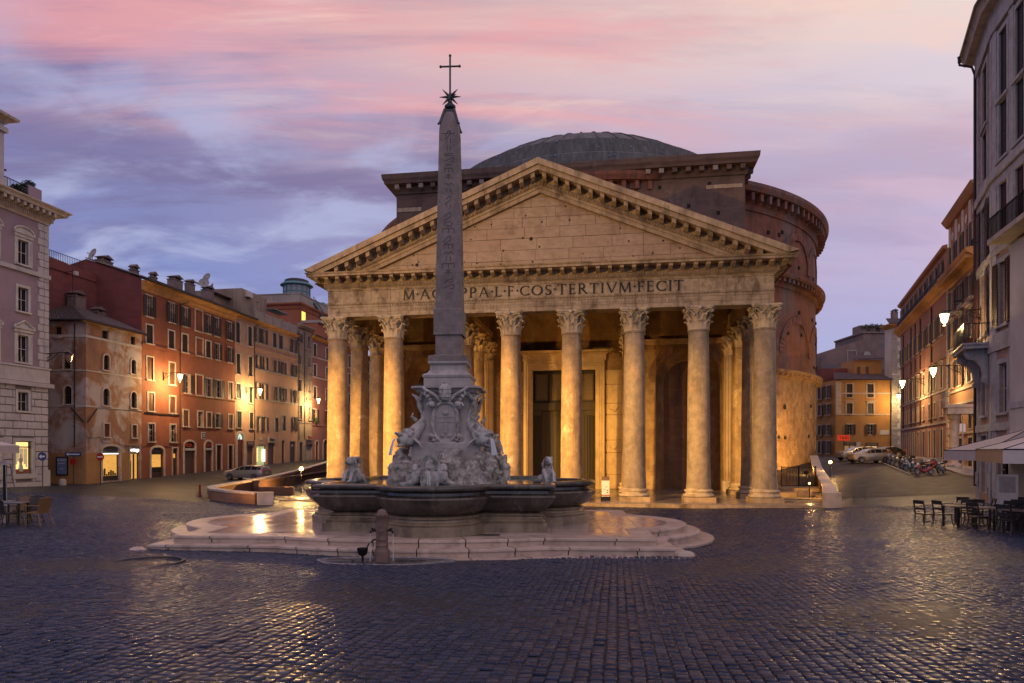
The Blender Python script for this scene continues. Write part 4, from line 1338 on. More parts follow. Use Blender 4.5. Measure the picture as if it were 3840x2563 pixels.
# rock mound
def rocky(seed, sx, sy, zt, z0, amp, name, parent, loc=(0, 0), n=56, m=30, mat=None, power=3.2):
    vs = []; fs = []
    for j in range(m + 1):
        f = j / m
        for k in range(n):
            a = 2 * PI * k / n
            c, s = math.cos(a), math.sin(a)
            sup = (abs(c) ** power + abs(s) ** power) ** (-1 / power)
            prof_ = 1.0 - .22 * f - .55 * max(0, f - .72) / .28
            if f > .97: prof_ = .12
            p = Vector((sx * sup * c * prof_, sy * sup * s * prof_, z0 + (zt - z0) * f))
            q = Vector((p.x * 1.3 + seed, p.y * 1.3, p.z * 1.1))
            d = mnoise.fractal(q * 1.5, .9, 2.1, 5) * amp + (.28 - abs(mnoise.noise(q * 2.6))) * amp * 1.3 + (.3 - abs(mnoise.noise(q * 6.1))) * amp * .55
            rad = Vector((c, s, .3)).normalized()
            p = p + rad * d
            p.z += mnoise.noise(q * 1.7 + Vector((5, 5, 5))) * amp * .6
            vs.append(p)
    for j in range(m):
        for k in range(n):
            fs.append((j * n + k, j * n + (k + 1) % n, (j + 1) * n + (k + 1) % n, (j + 1) * n + k))
    fs.append(tuple(m * n + k for k in range(n)))
    mb = MB().add(vs, fs)
    mb.v = [(x + loc[0], y + loc[1], z) for x, y, z in mb.v]
    return mb.build(name, mat or MT['rock'], parent, smooth=True, sharp=27)
rock = rocky(2.0, 1.34, 1.34, 2.5, 1.45, .24, 'rock_mound', fo, n=130, m=44)
for k, (x, y, sx, sy, zt) in enumerate(((-1.2, -1.2, .42, .4, 2.3), (1.1, -1.15, .52, .45, 2.5), (.25, -1.35, .4, .3, 2.6), (1.3, .2, .35, .7, 2.5), (-1.3, .3, .3, .7, 2.4), (0, 1.3, 1.0, .4, 2.4), (-1.0, -1.45, .26, .24, 2.0), (.65, -1.5, .42, .26, 2.15), (1.42, -.75, .28, .35, 2.7), (-1.38, -.65, .25, .35, 2.6))):
    rocky(11 + k * 3, sx, sy, zt, 1.45, .17, 'boulder', rock, (x, y), 60, 30)

# pedestal: plinth, body with flared foot, cornice, upper socles
def sq_sweep(prof, name, mat, parent=fo, ch=0.0):
    P = []
    for o, z in prof:
        c = o * ch
        P.append([(-o + c, -o, z), (o - c, -o, z), (o, -o + c, z), (o, o - c, z), (o - c, o, z), (-o + c, o, z), (-o, o - c, z), (-o, -o + c, z)] if ch else [(-o, -o, z), (o, -o, z), (o, o, z), (-o, o, z)])
    n = len(P[0]); mb = MB()
    mb.add([p for r_ in P for p in r_], [(j * n + k, j * n + (k + 1) % n, (j + 1) * n + (k + 1) % n, (j + 1) * n + k) for j in range(len(P) - 1) for k in range(n)] + [tuple((len(P) - 1) * n + k for k in range(n))])
    return mb.build(name, mat, parent, smooth=True, sharp=25)
ped = sq_sweep([(1.02, 2.2), (1.02, 2.8), (.99, 2.84), (.96, 2.86)], 'pedestal', MT['pedestal'])
sq_sweep([(.96, 2.85), (.9, 2.98), (.84, 3.2), (.8, 3.5), (.79, 3.9), (.8, 4.2), (.84, 4.24), (.84, 4.3), (.9, 4.34), (.95, 4.44), (1.06, 4.47), (1.06, 4.53), (.72, 4.56)], 'pedestal_body', MT['pedestal'], ped, .14)
sq_sweep([(.71, 4.54), (.71, 4.8), (.74, 4.83), (.75, 4.89), (.7, 4.93), (.62, 4.96), (.55, 5.06), (.53, 5.2), (.56, 5.24), (.6, 5.26), (.6, 5.33)], 'socle', MT['pedestal'], ped)
sq_sweep([(.595, 5.33), (.595, 5.5), (.42, 5.54), (.405, 5.56)], 'upper_socle', MT['obelisk'], ped)
for sx, a in ((1, 0), (1, PI / 2), (1, PI), (1, -PI / 2)):      # sunk field on each side
    o = MB().box(-.42, -.81, 3.02, .42, -.78, 3.06).box(-.42, -.81, 4.1, .42, -.78, 4.14).box(-.46, -.812, 3.02, -.42, -.78, 4.14).box(.42, -.812, 3.02, .46, -.78, 4.14).build('panel_frame', MT['pedestal'], ped)
    o.rotation_euler = (0, 0, a)
ob = sq_sweep([(.4, 5.55), (.4, 6.16)], 'obelisk', MT['obelisk'])
sq_sweep([(.45, 6.165), (.45, 6.95), (.44, 6.97), (.40, 6.98)], 'obelisk_foot', MT['obelisk'], ob)
sh = sq_sweep([(.405, 6.975), (.385, 8.0), (.345, 10.3), (.298, 12.55), (.285, 12.7), (.255, 12.88), (.18, 13.12), (.14, 13.2)], 'obelisk_shaft', MT['obelisk'], ob)
mb = MB()
for a in range(4):
    ca, sa = math.cos(a * PI / 2 + PI / 4), math.sin(a * PI / 2 + PI / 4)
    pts = [(ca * r_, sa * r_, z) for r_, z in ((.46, 12.72), (.4, 12.78), (.35, 12.9), (.27, 13.1), (.2, 13.26))]
    mb.tube(pts, [.035, .04, .04, .04, .05], 6)
mb.box(-.15, -.15, 13.2, .15, .15, 13.26)
mb.lathe([(.06, 13.26), (.1, 13.3), (.17, 13.36), (.18, 13.42), (.12, 13.48), (.08, 13.52), (.07, 13.58)], 16)
mb.build('bronze_cap', MT['bronze_dark'], ob, smooth=True)
mb = MB()
for k in range(8):
    a = 2 * PI * k / 8
    c, s = math.cos(a), math.sin(a)
    mb.tube([(0, 0, 13.72), (.34 * c, 0, 13.72 + .34 * s)], [.06, .008], 5)
for k in range(6):
    a = 2 * PI * k / 6 + .4
    mb.tube([(0, 0, 13.72), (.2 * math.cos(a), .24 * math.sin(a), 13.72 + .2 * math.cos(2 * a))], [.05, .008], 5)
mb.sphere((0, 0, 13.72), .09)
mb.build('bronze_star', MT['bronze_dark'], ob)
mb = MB().tube([(0, 0, 13.75), (0, 0, 15.0)], .03, 8).tube([(-.29, 0, 14.68), (.29, 0, 14.68)], .028, 8)
for p in ((0, 0, 15.02), (-.3, 0, 14.68), (.3, 0, 14.68)): mb.sphere(p, .045, 8, 6)
mb.build('cross', MT['bronze_dark'], ob)
# hieroglyphs: cut signs in one column on the visible faces
def strokes(kind, w):
    if kind == 0: return [(-w, 0, w, 0), (-w, .08, w, .08)]
    if kind == 1: return [(-w, 0, -w * .3, .2), (-w * .3, .2, w * .4, .26), (w * .4, .26, w * .5, .1), (w * .5, .1, -w * .2, 0), (-w * .2, 0, -w * .9, -.1)]
    if kind == 2: return [(w * math.cos(t), .1 + .1 * math.sin(t), w * math.cos(t + .8), .1 + .1 * math.sin(t + .8)) for t in np.arange(0, 6.2, .8)]
    if kind == 3: return [(-w + k * w * .5, .12 * (k % 2), -w + (k + 1) * w * .5, .12 * ((k + 1) % 2)) for k in range(4)]
    if kind == 4: return [(-w, 0, -w, .2), (w, 0, w, .2), (-w, .2, w, .2), (0, 0, 0, .2)]
    if kind == 5: return [(-w * .4, 0, -w * .4, .24), (w * .4, 0, w * .4, .24)]
    if kind == 6: return [(-w, 0, w, .18), (w * .2, .0, w, .0), (w, 0, w, .18)]
    return [(0, 0, 0, .2), (-w * .7, .14, w * .7, .14), (0, .2, w * .4, .26), (w * .4, .26, -w * .4, .26), (-w * .4, .26, 0, .2)]
for face in range(4):
    mb = MB()
    z = 7.6 if face == 0 else 7.8
    hwf = lambda z: .405 + (.298 - .405) * (z - 6.975) / (12.55 - 6.975)
    rs = random.Random(face)
    while z < 12.35:
        kd = rs.randint(0, 7); w = .16 * rs.uniform(.75, 1.1) * hwf(z) / .36; vz = .72
        for i, (x0, a0, x1, a1) in enumerate(strokes(kd, w)):
            p = Vector((x0, a0 * vz)); q = Vector((x1, a1 * vz)); d = (q - p)
            if d.length < 1e-4: continue
            n_ = Vector((-d.y, d.x)).normalized() * .016
            zz = z
            y0 = -hwf(z + .1) - .004 - .0008 * i
            y1 = y0 + .02
            mb.ext([(p.x - n_.x, zz + p.y - n_.y), (q.x - n_.x, zz + q.y - n_.y), (q.x + n_.x, zz + q.y + n_.y), (p.x + n_.x, zz + p.y + n_.y)], y0, y1)
        z += {0: .15, 1: .3, 2: .25, 3: .17, 4: .22, 5: .24, 6: .2, 7: .26}[kd] * .95
    mb.add([(-.2, -hwf(12.4) - .003, 12.42), (.2, -hwf(12.4) - .003, 12.42), (.2, -hwf(12.4) - .003, 12.45), (-.2, -hwf(12.4) - .003, 12.45)], [(0, 1, 2, 3)])
    o = mb.build('hieroglyphs', MT['glyph'], ob, kind='stuff')
    o.rotation_euler = (0, 0, face * PI / 2)

# coat of arms with tiara and crossed keys, front and back
def arms():
    mb = MB()
    sh_ = []
    for t in range(41):
        f = t / 40 * 2 * PI
        x = math.sin(f); z = math.cos(f)
        w_ = .43 * (1 + .12 * math.cos(2 * f)) * (1 if z > 0 else (1 - .28 * (-z) ** 2))
        sh_.append((w_ * x, .62 * z - (.1 if z < -.9 else 0)))
    mb.ext([(x * .98, z * .98) for x, z in sh_], -.06, .12)
    return mb, sh_
mb, outl = arms()
cz = 3.42
for sgn, nm in ((0, 'front'), (PI, 'back')):
    o = MB(); o.v = mb.v[:]; o.f = mb.f[:]
    a_ = o.build('shield', MT['pedestal'], fo, smooth=False)
    a_.location = (0, -.9 if sgn == 0 else .9, cz); a_.rotation_euler = (R(4) if sgn == 0 else R(-4), 0, sgn)
    m2 = MB()
    m2.tube([(x, -.08, z) for x, z in outl], .05, 6)
    for s in (-1, 1):
        for (x0, z0, tt) in ((.4, .5, 1), (.36, -.45, -1)):
            m2.tube([(s * (x0 + .14 * (1 - k / 14) * math.cos(k * .62)), -.1, z0 + tt * .14 * (1 - k / 14) * math.sin(k * .62)) for k in range(14)], [.05 - .002 * k for k in range(14)], 6)
        m2.sphere((s * .38, -.16, .56), .1, 10, 8); m2.sphere((s * .42, -.13, -.4), .09, 8, 6); m2.sphere((s * .36, -.12, -.52), .07, 8, 6)
        m2.tube([(s * .33, -.1, .25), (s * .4, -.12, 0), (s * .33, -.1, -.3)], [.04, .07, .04], 6)
        m2.tube([(s * .1, -.1, .62), (s * .3, -.14, .84), (s * .62, -.12, 1.02)], [.04, .05, .045], 6)      # keys
        m2.tube([(s * .55, -.1, 1.0), (s * .62, -.1, .84), (s * .68, -.1, .92)], .045, 6); m2.sphere((s * .52, -.1, .8), .07, 8, 6); m2.sphere((s * .45, -.1, .7), .06, 8, 6); m2.sphere((s * .64, -.1, 1.04), .06, 8, 6)
    m2.lathe([(.12, .66), (.17, .74), (.19, .86), (.19, .98), (.16, 1.08), (.09, 1.15), (.03, 1.19)], 14, (0, -.12, 0))
    for z in (.76, .88, 1.0): m2.lathe([(.185, z), (.205, z + .02), (.185, z + .04)], 14, (0, -.12, 0), cap=False)
    m2.sphere((0, -.12, 1.21), .035, 8, 6)
    m2.build('shield_carving', MT['carved'], a_, smooth=True, sharp=60)
    m3 = MB()
    m3.ext([(-.06, -.3), (.06, -.3), (.06, -.05), (-.06, -.05)], -.085, -.05)
    m3.box(-.26, -.08, .02, .26, -.055, .035); m3.box(-.24, -.08, .16, .24, -.055, .175)
    m3.sphere((0, -.06, .3), .11, 10, 6, (1, .4, .7)); m3.sphere((-.1, -.055, -.38), .1, 8, 6, (.8, .4, .7)); m3.sphere((.1, -.055, -.38), .1, 8, 6, (.8, .4, .7)); m3.sphere((0, -.06, -.06), .075, 8, 6, (1, .4, 1))
    m3.build('shield_relief', MT['pedestal'], a_, smooth=True)

# dolphins at the four corners, tails up the pedestal, heads spouting
def dolphin():
    mb = MB()
    pts = [(.55, 0, 1.16), (.5, 0, .98), (.34, 0, .8), (.3, 0, .6), (.42, 0, .42), (.6, 0, .26), (.74, 0, .1), (.92, 0, -.02), (1.1, 0, -.04), (1.24, 0, -.1)]
    mb.tube([(x - .62, y, z) for x, y, z in pts], [.05, .075, .1, .13, .165, .19, .22, .25, .2, .1], 10)
    for s in (-1, 1):      # tail, side fins, jaws, eyes
        mb.tube([(-.07, 0, 1.14), (-.12, s * .12, 1.26), (-.02, s * .26, 1.36)], [.06, .06, .015], 6)
        mb.tube([(.2, s * .16, .0), (.1, s * .3, -.14), (.02, s * .38, -.3)], [.1, .1, .02], 6, squash=.45)
        mb.sphere((.36, s * .2, .1), .085, 8, 6)
        mb.sphere((.28, s * .2, .17), .08, 8, 6, (1.3, .8, .6))
    mb.tube([(.4, 0, .04), (.58, 0, .1), (.74, 0, .16)], [.15, .12, .04], 8, squash=.6)
    mb.tube([(.4, 0, -.14), (.56, 0, -.2), (.66, 0, -.24)], [.14, .1, .04], 8, squash=.6)
    mb.sphere((.3, 0, .2), .17, 10, 6, (1, 1, .7))
    mb.tube([(.0, 0, .55), (.16, 0, .66), (.1, 0, .78)], [.06, .04, .01], 6)
    return mb.mesh('dolphin', MT['carved'], True, 45)
DM = dolphin()
def splash(x0, z0, vx, zend, r0=.035, spread=.03, ang=0, n=8):
    mb = MB()
    for k in range(n):
        sp = random.uniform(-spread, spread); sv = vx * random.uniform(.85, 1.12)
        T = math.sqrt(2 * (z0 - zend) / 9.8)
        pts = [(x0 + sv * T * t / 8, sp * (1 + t / 4), z0 - .5 * 9.8 * (T * t / 8) ** 2) for t in range(9)]
        mb.tube(pts, [r0 * (.5 + .6 * t / 8) * random.uniform(.6, 1.1) for t in range(9)], 5)
    return mb
def mat_stream():
    m, t, b = newmat('falling_water')
    b.inputs['Base Color'].default_value = (.75, .78, .82, 1)
    b.inputs['Roughness'].default_value = .15
    b.inputs['Alpha'].default_value = .42
    b.inputs['IOR'].default_value = 1.33
    return m
MT['stream'] = mat_stream()
for k in range(4):
    a = PI / 4 + k * PI / 2
    r_ = 1.28
    d_ = put('dolphin', DM, fo, loc=(r_ * math.cos(a), r_ * math.sin(a), 2.95), rot=(0, 0, a))
    s_ = splash(.72, -.02, .55, -.5, .03, .03).build('water_jet', MT['stream'], d_, smooth=True)

# bearded masks on the four sides, with two small fishes each
def mask():
    vs = []; fs = []
    n, m = 24, 20
    for j in range(m + 1):
        v = j / m; th_ = PI * v
        for k in range(n):
            ph = 2 * PI * k / n
            x = math.sin(th_) * math.cos(ph); y = math.sin(th_) * math.sin(ph); z = math.cos(th_)
            fr = max(0, -y)
            g = lambda cx, cz, s, h: h * math.exp(-((x - cx) ** 2 + (z - cz) ** 2) / s ** 2)
            d = fr * (g(0, .02, .16, .34) + g(0, .28, .12, .1) + g(-.28, .38, .16, .16) + g(.28, .38, .16, .16) - g(-.28, .2, .13, .22) - g(.28, .2, .13, .22) + g(-.42, -.1, .2, .12) + g(.42, -.1, .2, .12) - g(0, -.36, .17, .35) + g(0, -.2, .12, .08))
            sc_ = .2 + d * .2
            if z < -.2: d += 0
            vs.append((x * .19 * (1 + d * .2), y * .19 - d * .2 * (1 if y < 0 else 0), z * .25))
    for j in range(m):
        for k in range(n):
            fs.append((j * n + k, (j + 1) * n + k, (j + 1) * n + (k + 1) % n, j * n + (k + 1) % n))
    mb = MB().add(vs, fs)
    for k in range(22):       # hair and beard locks
        a = PI * (k / 21) * 1.16 - .25
        x = math.cos(a) * .2; z = math.sin(a) * .26 + .02
        mb.tube([(x, -.06, z), (x * 1.25, -.12, z * 1.15 + .02), (x * 1.5, -.06, z * 1.05 - .06), (x * 1.6, -.0, z * .8 - .14)], [.05, .06, .05, .02], 6)
    for k in range(11):
        x = (k - 5) * .04
        mb.tube([(x, -.15 + abs(x) * .3, -.12), (x * 1.2, -.2 + abs(x) * .3, -.26), (x * 1.3 + random.uniform(-.02, .02), -.18 + abs(x) * .3, -.42), (x * 1.1, -.12, -.55)], [.03, .045, .04, .015], 6)
    for s in (-1, 1):
        mb.tube([(s * .3, -.08, -.02), (s * .4, -.14, -.2), (s * .42, -.1, -.38), (s * .55, -.05, -.46), (s * .8, -.02, -.5), (s * .95, 0, -.42)], [.1, .14, .13, .1, .08, .03], 8)
        mb.sphere((s * .4, -.12, -.02), .13, 10, 8); mb.sphere((s * .41, -.22, -.06), .06, 8, 6)
    return mb.mesh('mask', MT['carved'], True, 45)
MM = mask()
for k in range(4):
    a = -PI / 2 + k * PI / 2
    o_ = put('mask', MM, fo, loc=(1.62 * math.cos(a) - (.35 if k == 0 else 0), 1.62 * math.sin(a), 2.1), rot=(0, 0, a + PI / 2))
    splash(.0, -.1, .15, -.5, .02, .02, n=3).xf(Matrix.Rotation(-PI / 2, 4, 'Z')).build('water_jet', MT['stream'], o_, smooth=True, loc=(0, -.22, 0))

# crouching beasts on the rim, left and right and far side
def beast():
    mb = MB()
    mb.tube([(0, .1, .04), (0, .06, .16), (0, .0, .32), (0, -.05, .46), (0, -.09, .56)], [.17, .18, .16, .1, .075], 10)
    mb.sphere((0, -.13, .68), .135, 12, 8, (.9, 1.0, 1)); mb.sphere((0, -.25, .64), .08, 8, 6, (.9, 1.2, .8)); mb.sphere((0, -.1, .74), .12, 8, 6, (1.15, .9, .8))
    for s in (-1, 1):
        mb.tube([(s * .12, -.04, .4), (s * .14, -.2, .24), (s * .12, -.26, .04)], [.075, .06, .05], 8)
        mb.sphere((s * .12, -.31, .03), .06, 8, 6, (1, 1.4, .7))
        mb.sphere((s * .17, .12, .12), .13, 8, 6, (.7, 1.1, 1))
        mb.sphere((s * .09, -.14, .8), .04, 6, 5)
        mb.tube([(s * .09, -.04, .74), (s * .13, .02, .6), (s * .11, .04, .46)], [.04, .05, .03], 6)
    mb.tube([(0, .3, .04), (.16, .36, .06), (.28, .3, .03)], [.05, .04, .02], 6)
    return mb.mesh('rim_beast', MT['carved'], True, 70)
BM_ = beast()
for a, off in ((PI, -.25), (0, .1), (PI / 2, .1)):
    for s in (-1, 1):
        b_ = put('rim_beast', BM_, fo, loc=(3.05 * math.cos(a) - s * .2 * math.sin(a), 3.05 * math.sin(a) + s * .2 * math.cos(a), 1.6), rot=(0, 0, a + PI / 2 + s * 1.15), scale=(1, 1, .95))
        splash(.0, .6, .5, -.02, .012, .005, n=2).xf(Matrix.Rotation(-PI / 2, 4, 'Z')).build('water_jet', MT['stream'], b_, smooth=True, loc=(0, -.34, 0))
# small inscription on the plinth
mb = MB()
for k in range(16):
    x = -.32 + k * .042
    mb.ext([(x, 2.52), (x + .01, 2.52), (x + .016, 2.575), (x + .006, 2.575)], -1.026, -1.015)
for k in range(4):
    x = -.08 + k * .05
    mb.ext([(x, 2.62), (x + .01, 2.62), (x + .01, 2.67), (x, 2.67)], -1.026, -1.015)
mb.build('cut_inscription', MT['glyph'], ped, kind='stuff')
# a tuft of weed on the cornice
mb = MB()
for k in range(60):
    a = random.random() * 6.28; r_ = random.uniform(.02, .12); h = random.uniform(.05, .14)
    mb.add([(-.82 + r_ * math.cos(a) * .3, -.8 + r_ * math.sin(a) * .3, 4.53), (-.81 + r_ * math.cos(a) * .3, -.8 + r_ * math.sin(a) * .3, 4.53), (-.82 + r_ * math.cos(a), -.8 + r_ * math.sin(a), 4.53 + h)], [(0, 1, 2)])
tag(mb.build('weed_tuft', plain('weed', (.05, .09, .02, 1), .8), None), 'small green weed growing on the pedestal cornice', 'weed').matrix_world = Matrix.Translation((FC.x, FC.y, 0)) @ Matrix.Rotation(FA, 4, 'Z')

# ================================================================ drinking fountain post
NX, NY = -2.98, 15.65
nz = g1(NX, NY)
na = thing('drinking_fountain', 'brown cast-iron drinking fountain post running water in front of the basin', 'water fountain', (NX, NY, nz))
na.scale = (.9, .9, 1)
MT['rust'] = stone('painted_iron', (.1, .062, .046, 1), (.18, .115, .085, 1), 5, .5, .3, .01, dirt=(.09, .04, .015, 1), dirt_amt=.7)
mb = MB().lathe([(.2, -.05), (.2, .24), (.19, .27), (.165, .3), (.16, .36), (.165, .39), (.152, .41), (.15, .5), (.158, .52), (.15, .55), (.146, .9), (.146, 1.0), (.155, 1.02), (.17, 1.05), (.17, 1.09), (.14, 1.1), (.125, 1.15), (.08, 1.2), (.02, 1.215), (.001, 1.22)], 28)
mb.build('post', MT['rust'], na, smooth=True)
mb = MB().box(-.05, -.16, .8, .05, -.14, .86).sphere((0, -.145, .72), .055, 8, 6, (1, .3, 1.1)).box(-.04, -.165, .64, .04, -.14, .68)
mb.build('shield_relief', MT['rust'], na)
for s in (-1, 1):
    mb = MB().tube([(s * .13, 0, .72), (s * .2, -.02, .73), (s * .27, -.03, .71), (s * .29, -.035, .66)], [.03, .025, .022, .02], 8)
    mb.sphere((s * .24, -.03, .765), .028, 8, 6).tube([(s * .19, -.02, .73), (s * .19, -.02, .79)], .012, 6)
    mb.build('spout', MT['iron'], na, smooth=True)
    mb = MB().tube([(s * .29, -.036, .66), (s * .292, -.038, .4), (s * .293, -.04, .03)], [.009, .011, .014], 6)
    mb.build('water_thread', MT['stream'], na, smooth=True)
mb = MB().lathe([(.05, .12), (.11, .16), (.14, .26), (.14, .3), (.125, .3), (.1, .2), (.001, .17)], 20, (-.5, .02, .02))
mb.tube([(-.4, .0, .3), (-.33, -.02, .42), (-.22, -.02, .5), (-.14, 0, .52)], .016, 6)
mb.lathe([(.03, .0), (.03, .14)], 8, (-.5, .02, .0))
mb.build('basin_bowl', MT['iron'], na, smooth=True)
# wet stone basin at its foot
mb = MB()
pts = []
n = 40
for k in range(n):
    a = 2 * PI * k / n
    rr_ = 1 + .05 * math.sin(3 * a) + .04 * math.sin(5 * a + 1)
    pts.append((math.cos(a) * 1.55 * rr_ + .02, math.sin(a) * .55 * rr_ + .12))
MT['wet_stone'] = stone('wet_dark_stone', (.02, .022, .026, 1), (.05, .052, .058, 1), 2.5, .12, .3, .02, rvar=.06)
MT['wet_rim'] = stone('wet_rim_stone', (.12, .12, .125, 1), (.26, .25, .25, 1), 4, .25, .4, .01)
sn = thing('stone_sink', 'dark wet oval drain basin around the drinking fountain post', 'drain', (NX, NY, nz))
mb.sweep([(p[0], p[1]) for p in pts], [(.03, -.03), (.03, .015), (0, .025), (-.05, .022), (-.07, .006)], closed=True)
mb.build('sink_rim', MT['wet_rim'], sn, smooth=True)
MB().add([(x, y, .004) for x, y in [(p[0] * .98, p[1] * .98) for p in pts]], [tuple(range(n))]).build('sink_floor', MT['wet_stone'], sn)
mb = MB()
for k in range(14):
    a = random.random() * 6.28; r_ = random.uniform(.3, .95)
    mb.sphere((math.cos(a) * 1.3 * r_, .12 + math.sin(a) * .42 * r_, .0), random.uniform(.05, .12), 8, 5, (1.6, 1, .25))
mb.build('wet_pebbles', MT['wet_stone'], sn, smooth=True, kind='stuff')
MB().sphere((-1.05, .12, 0), .32, 14, 6, (1.3, .8, .2)).build('worn_hump', MT['wet_stone'], sn, smooth=True)
# manhole in the setts at left
mh = tag(MB().lathe([(.7, -.02), (.7, .014), (.72, .02), (.77, .02), (.78, .0), (.78, -.02)], 48, (0, 0, 0), cap=False).build('manhole_ring', plain('manhole_iron', (.022, .025, .032, 1), .55), None, smooth=True, sharp=30), 'round iron manhole ring set in the cobbles left of the platform', 'manhole')
mh.location = (-8.1, 15.15, g1(-8.1, 15.15) + .004)
# ================================================================ facade kit
def wall_panel(mb, x0, x1, z0, z1, holes, y=0.0, depth=.28):
    X = sorted({x0, x1, *[min(max(h[0], x0), x1) for h in holes], *[min(max(h[1], x0), x1) for h in holes]})
    Z = sorted({z0, z1, *[min(max(h[2], z0), z1) for h in holes], *[min(max(h[3], z0), z1) for h in holes]})
    for a, b in zip(X, X[1:]):
        for c, d in zip(Z, Z[1:]):
            mx, mz = (a + b) / 2, (c + d) / 2
            if any(h[0] < mx < h[1] and h[2] < mz < h[3] for h in holes): continue
            mb.add([(a, y, c), (b, y, c), (b, y, d), (a, y, d)], [(0, 1, 2, 3)])
    for a, b, c, d in [h[:4] for h in holes]:
        e = y + depth
        mb.add([(a, y, c), (a, e, c), (a, e, d), (a, y, d)], [(0, 1, 2, 3)])
        mb.add([(b, y, c), (b, y, d), (b, e, d), (b, e, c)], [(0, 1, 2, 3)])
        mb.add([(a, y, d), (a, e, d), (b, e, d), (b, y, d)], [(0, 1, 2, 3)])
        mb.add([(a, y, c), (b, y, c), (b, e, c), (a, e, c)], [(0, 1, 2, 3)])
    return mb

def arch_fill(mb, x0, x1, zt, rise, y=0.0, depth=.28, n=10):
    """fills the two corners above an arched head inside a rectangular hole"""
    cx = (x0 + x1) / 2; hw_ = (x1 - x0) / 2
    pts = [(cx - hw_ * math.cos(PI * i / n), zt - rise + rise * math.sin(PI * i / n)) for i in range(n + 1)]
    for i in range(n):
        p, q = pts[i], pts[i + 1]
        mb.add([(p[0], y, p[1]), (q[0], y, q[1]), (q[0], y, zt), (p[0], y, zt)], [(0, 1, 2, 3)])
        mb.add([(p[0], y, p[1]), (p[0], y + depth, p[1]), (q[0], y + depth, q[1]), (q[0], y, q[1])], [(0, 1, 2, 3)])

MT['glass'] = plain('window_glass', (.012, .014, .018, 1), .08, var=0)
MT['glass_curtain'] = plain('curtained_glass', (.18, .17, .17, 1), .25, var=.4)
MT['shutter_brown'] = plain('shutter_brown', (.035, .02, .016, 1), .6)
MT['shutter_rust'] = plain('shutter_rust', (.12, .052, .03, 1), .6)
MT['shutter_green'] = plain('shutter_green', (.02, .026, .022, 1), .6)
MT['shutter_wine'] = plain('shutter_wine', (.05, .016, .016, 1), .55)
MT['sash'] = plain('white_sash', (.55, .52, .5, 1), .5)
MT['sash_dark'] = plain('dark_sash', (.05, .03, .02, 1), .5)
MT['trim'] = stone('window_trim', (.4, .33, .27, 1), (.52, .45, .38, 1), 3, .8, .3, .01, dirt=(.2, .13, .09, 1))
MT['trim_grey'] = stone('grey_trim', (.25, .23, .21, 1), (.36, .33, .31, 1), 3, .8, .4, .015, dirt=(.12, .1, .09, 1))
MT['trim_white'] = stone('pale_trim', (.46, .44, .42, 1), (.58, .56, .54, 1), 3, .75, .3, .01, dirt=(.25, .22, .2, 1))
MT['tile'] = stone('roof_tile', (.12, .09, .085, 1), (.2, .15, .14, 1), 5, .85, .5, .02, dirt=(.06, .05, .05, 1), dirt_amt=.7)
MT['gutter'] = plain('gutter_metal', (.03, .022, .02, 1), .5, .3)
MT['lit_warm'] = plain('lit_interior_warm', (.5, .25, .06, 1), .6, emit=(1.0, .5, .1, 1), es=.55, var=.3)
MT['lit_yellow'] = plain('lit_shop_yellow', (.8, .5, .15, 1), .6, emit=(1.0, .72, .26, 1), es=1.0, var=0)
MT['lit_white'] = plain('lit_sign_white', (.9, .9, .88, 1), .6, emit=(1, .97, .9, 1), es=2.2, var=0)
MT['roller'] = plain('roller_shutter', (.12, .07, .05, 1), .6)

_mc = {}
def cached(key, fn):
    if key not in _mc: _mc[key] = fn()
    return _mc[key]

def shutter_mesh(w, h, mat):
    def mk():
        mb = MB()
        fr = .045
        mb.box(0, -.045, 0, fr, 0, h); mb.box(w - fr, -.045, 0, w, 0, h)
        mb.box(fr, -.044, 0, w - fr, 0, fr * 1.5); mb.box(fr, -.044, h - fr * 1.5, w - fr, 0, h); mb.box(fr, -.044, h * .5 - fr * .6, w - fr, 0, h * .5 + fr * .6)
        n = max(6, int(h / .13))
        for i in range(n):
            z0 = fr * 1.5 + (h - fr * 3) * i / n; z1 = fr * 1.5 + (h - fr * 3) * (i + 1) / n
            mb.add([(fr, -.035, z0), (w - fr, -.035, z0), (w - fr, -.012, z1), (fr, -.012, z1)], [(0, 1, 2, 3)])
        return mb.mesh('shutter', mat)
    return cached(('sh', round(w, 2), round(h, 2), mat.name), mk)

def frame_mesh(w, h, fw, mat, sill, hood, arched):
    def mk():
        mb = MB()
        p = -.06
        if fw > 0:
            if arched:
                n = 12; rise = min(w / 2, h * .35)
                outer = [(w / 2 - (w / 2 + fw) * math.cos(PI * i / n), h - rise + (rise + fw) * math.sin(PI * i / n)) for i in range(n + 1)]
                inner = [(w / 2 - w / 2 * math.cos(PI * i / n), h - rise + rise * math.sin(PI * i / n)) for i in range(n + 1)]
                for i in range(n):
                    mb.ext([inner[i], outer[i], outer[i + 1], inner[i + 1]], p, .02)
                mb.box(-fw, p, 0, 0, .02, h - rise); mb.box(w, p, 0, w + fw, .02, h - rise)
            else:
                mb.box(-fw, p, 0, 0, .02, h); mb.box(w, p, 0, w + fw, .02, h); mb.box(-fw, p, h, w + fw, .02, h + fw)
        if sill: mb.box(-fw - .05, -.16, -.13, w + fw + .05, .05, 0)
        if hood == 1: mb.box(-fw - .12, -.28, h + fw + .12, w + fw + .12, .02, h + fw + .24); mb.box(-fw, -.14, h + fw, w + fw, .02, h + fw + .118)
        if not mb.v: mb.box(0, .05, -.01, w, .06, 0)
        return mb.mesh('window', mat)
    return cached(('fr', round(w, 2), round(h, 2), fw, mat.name, sill, hood, arched), mk)

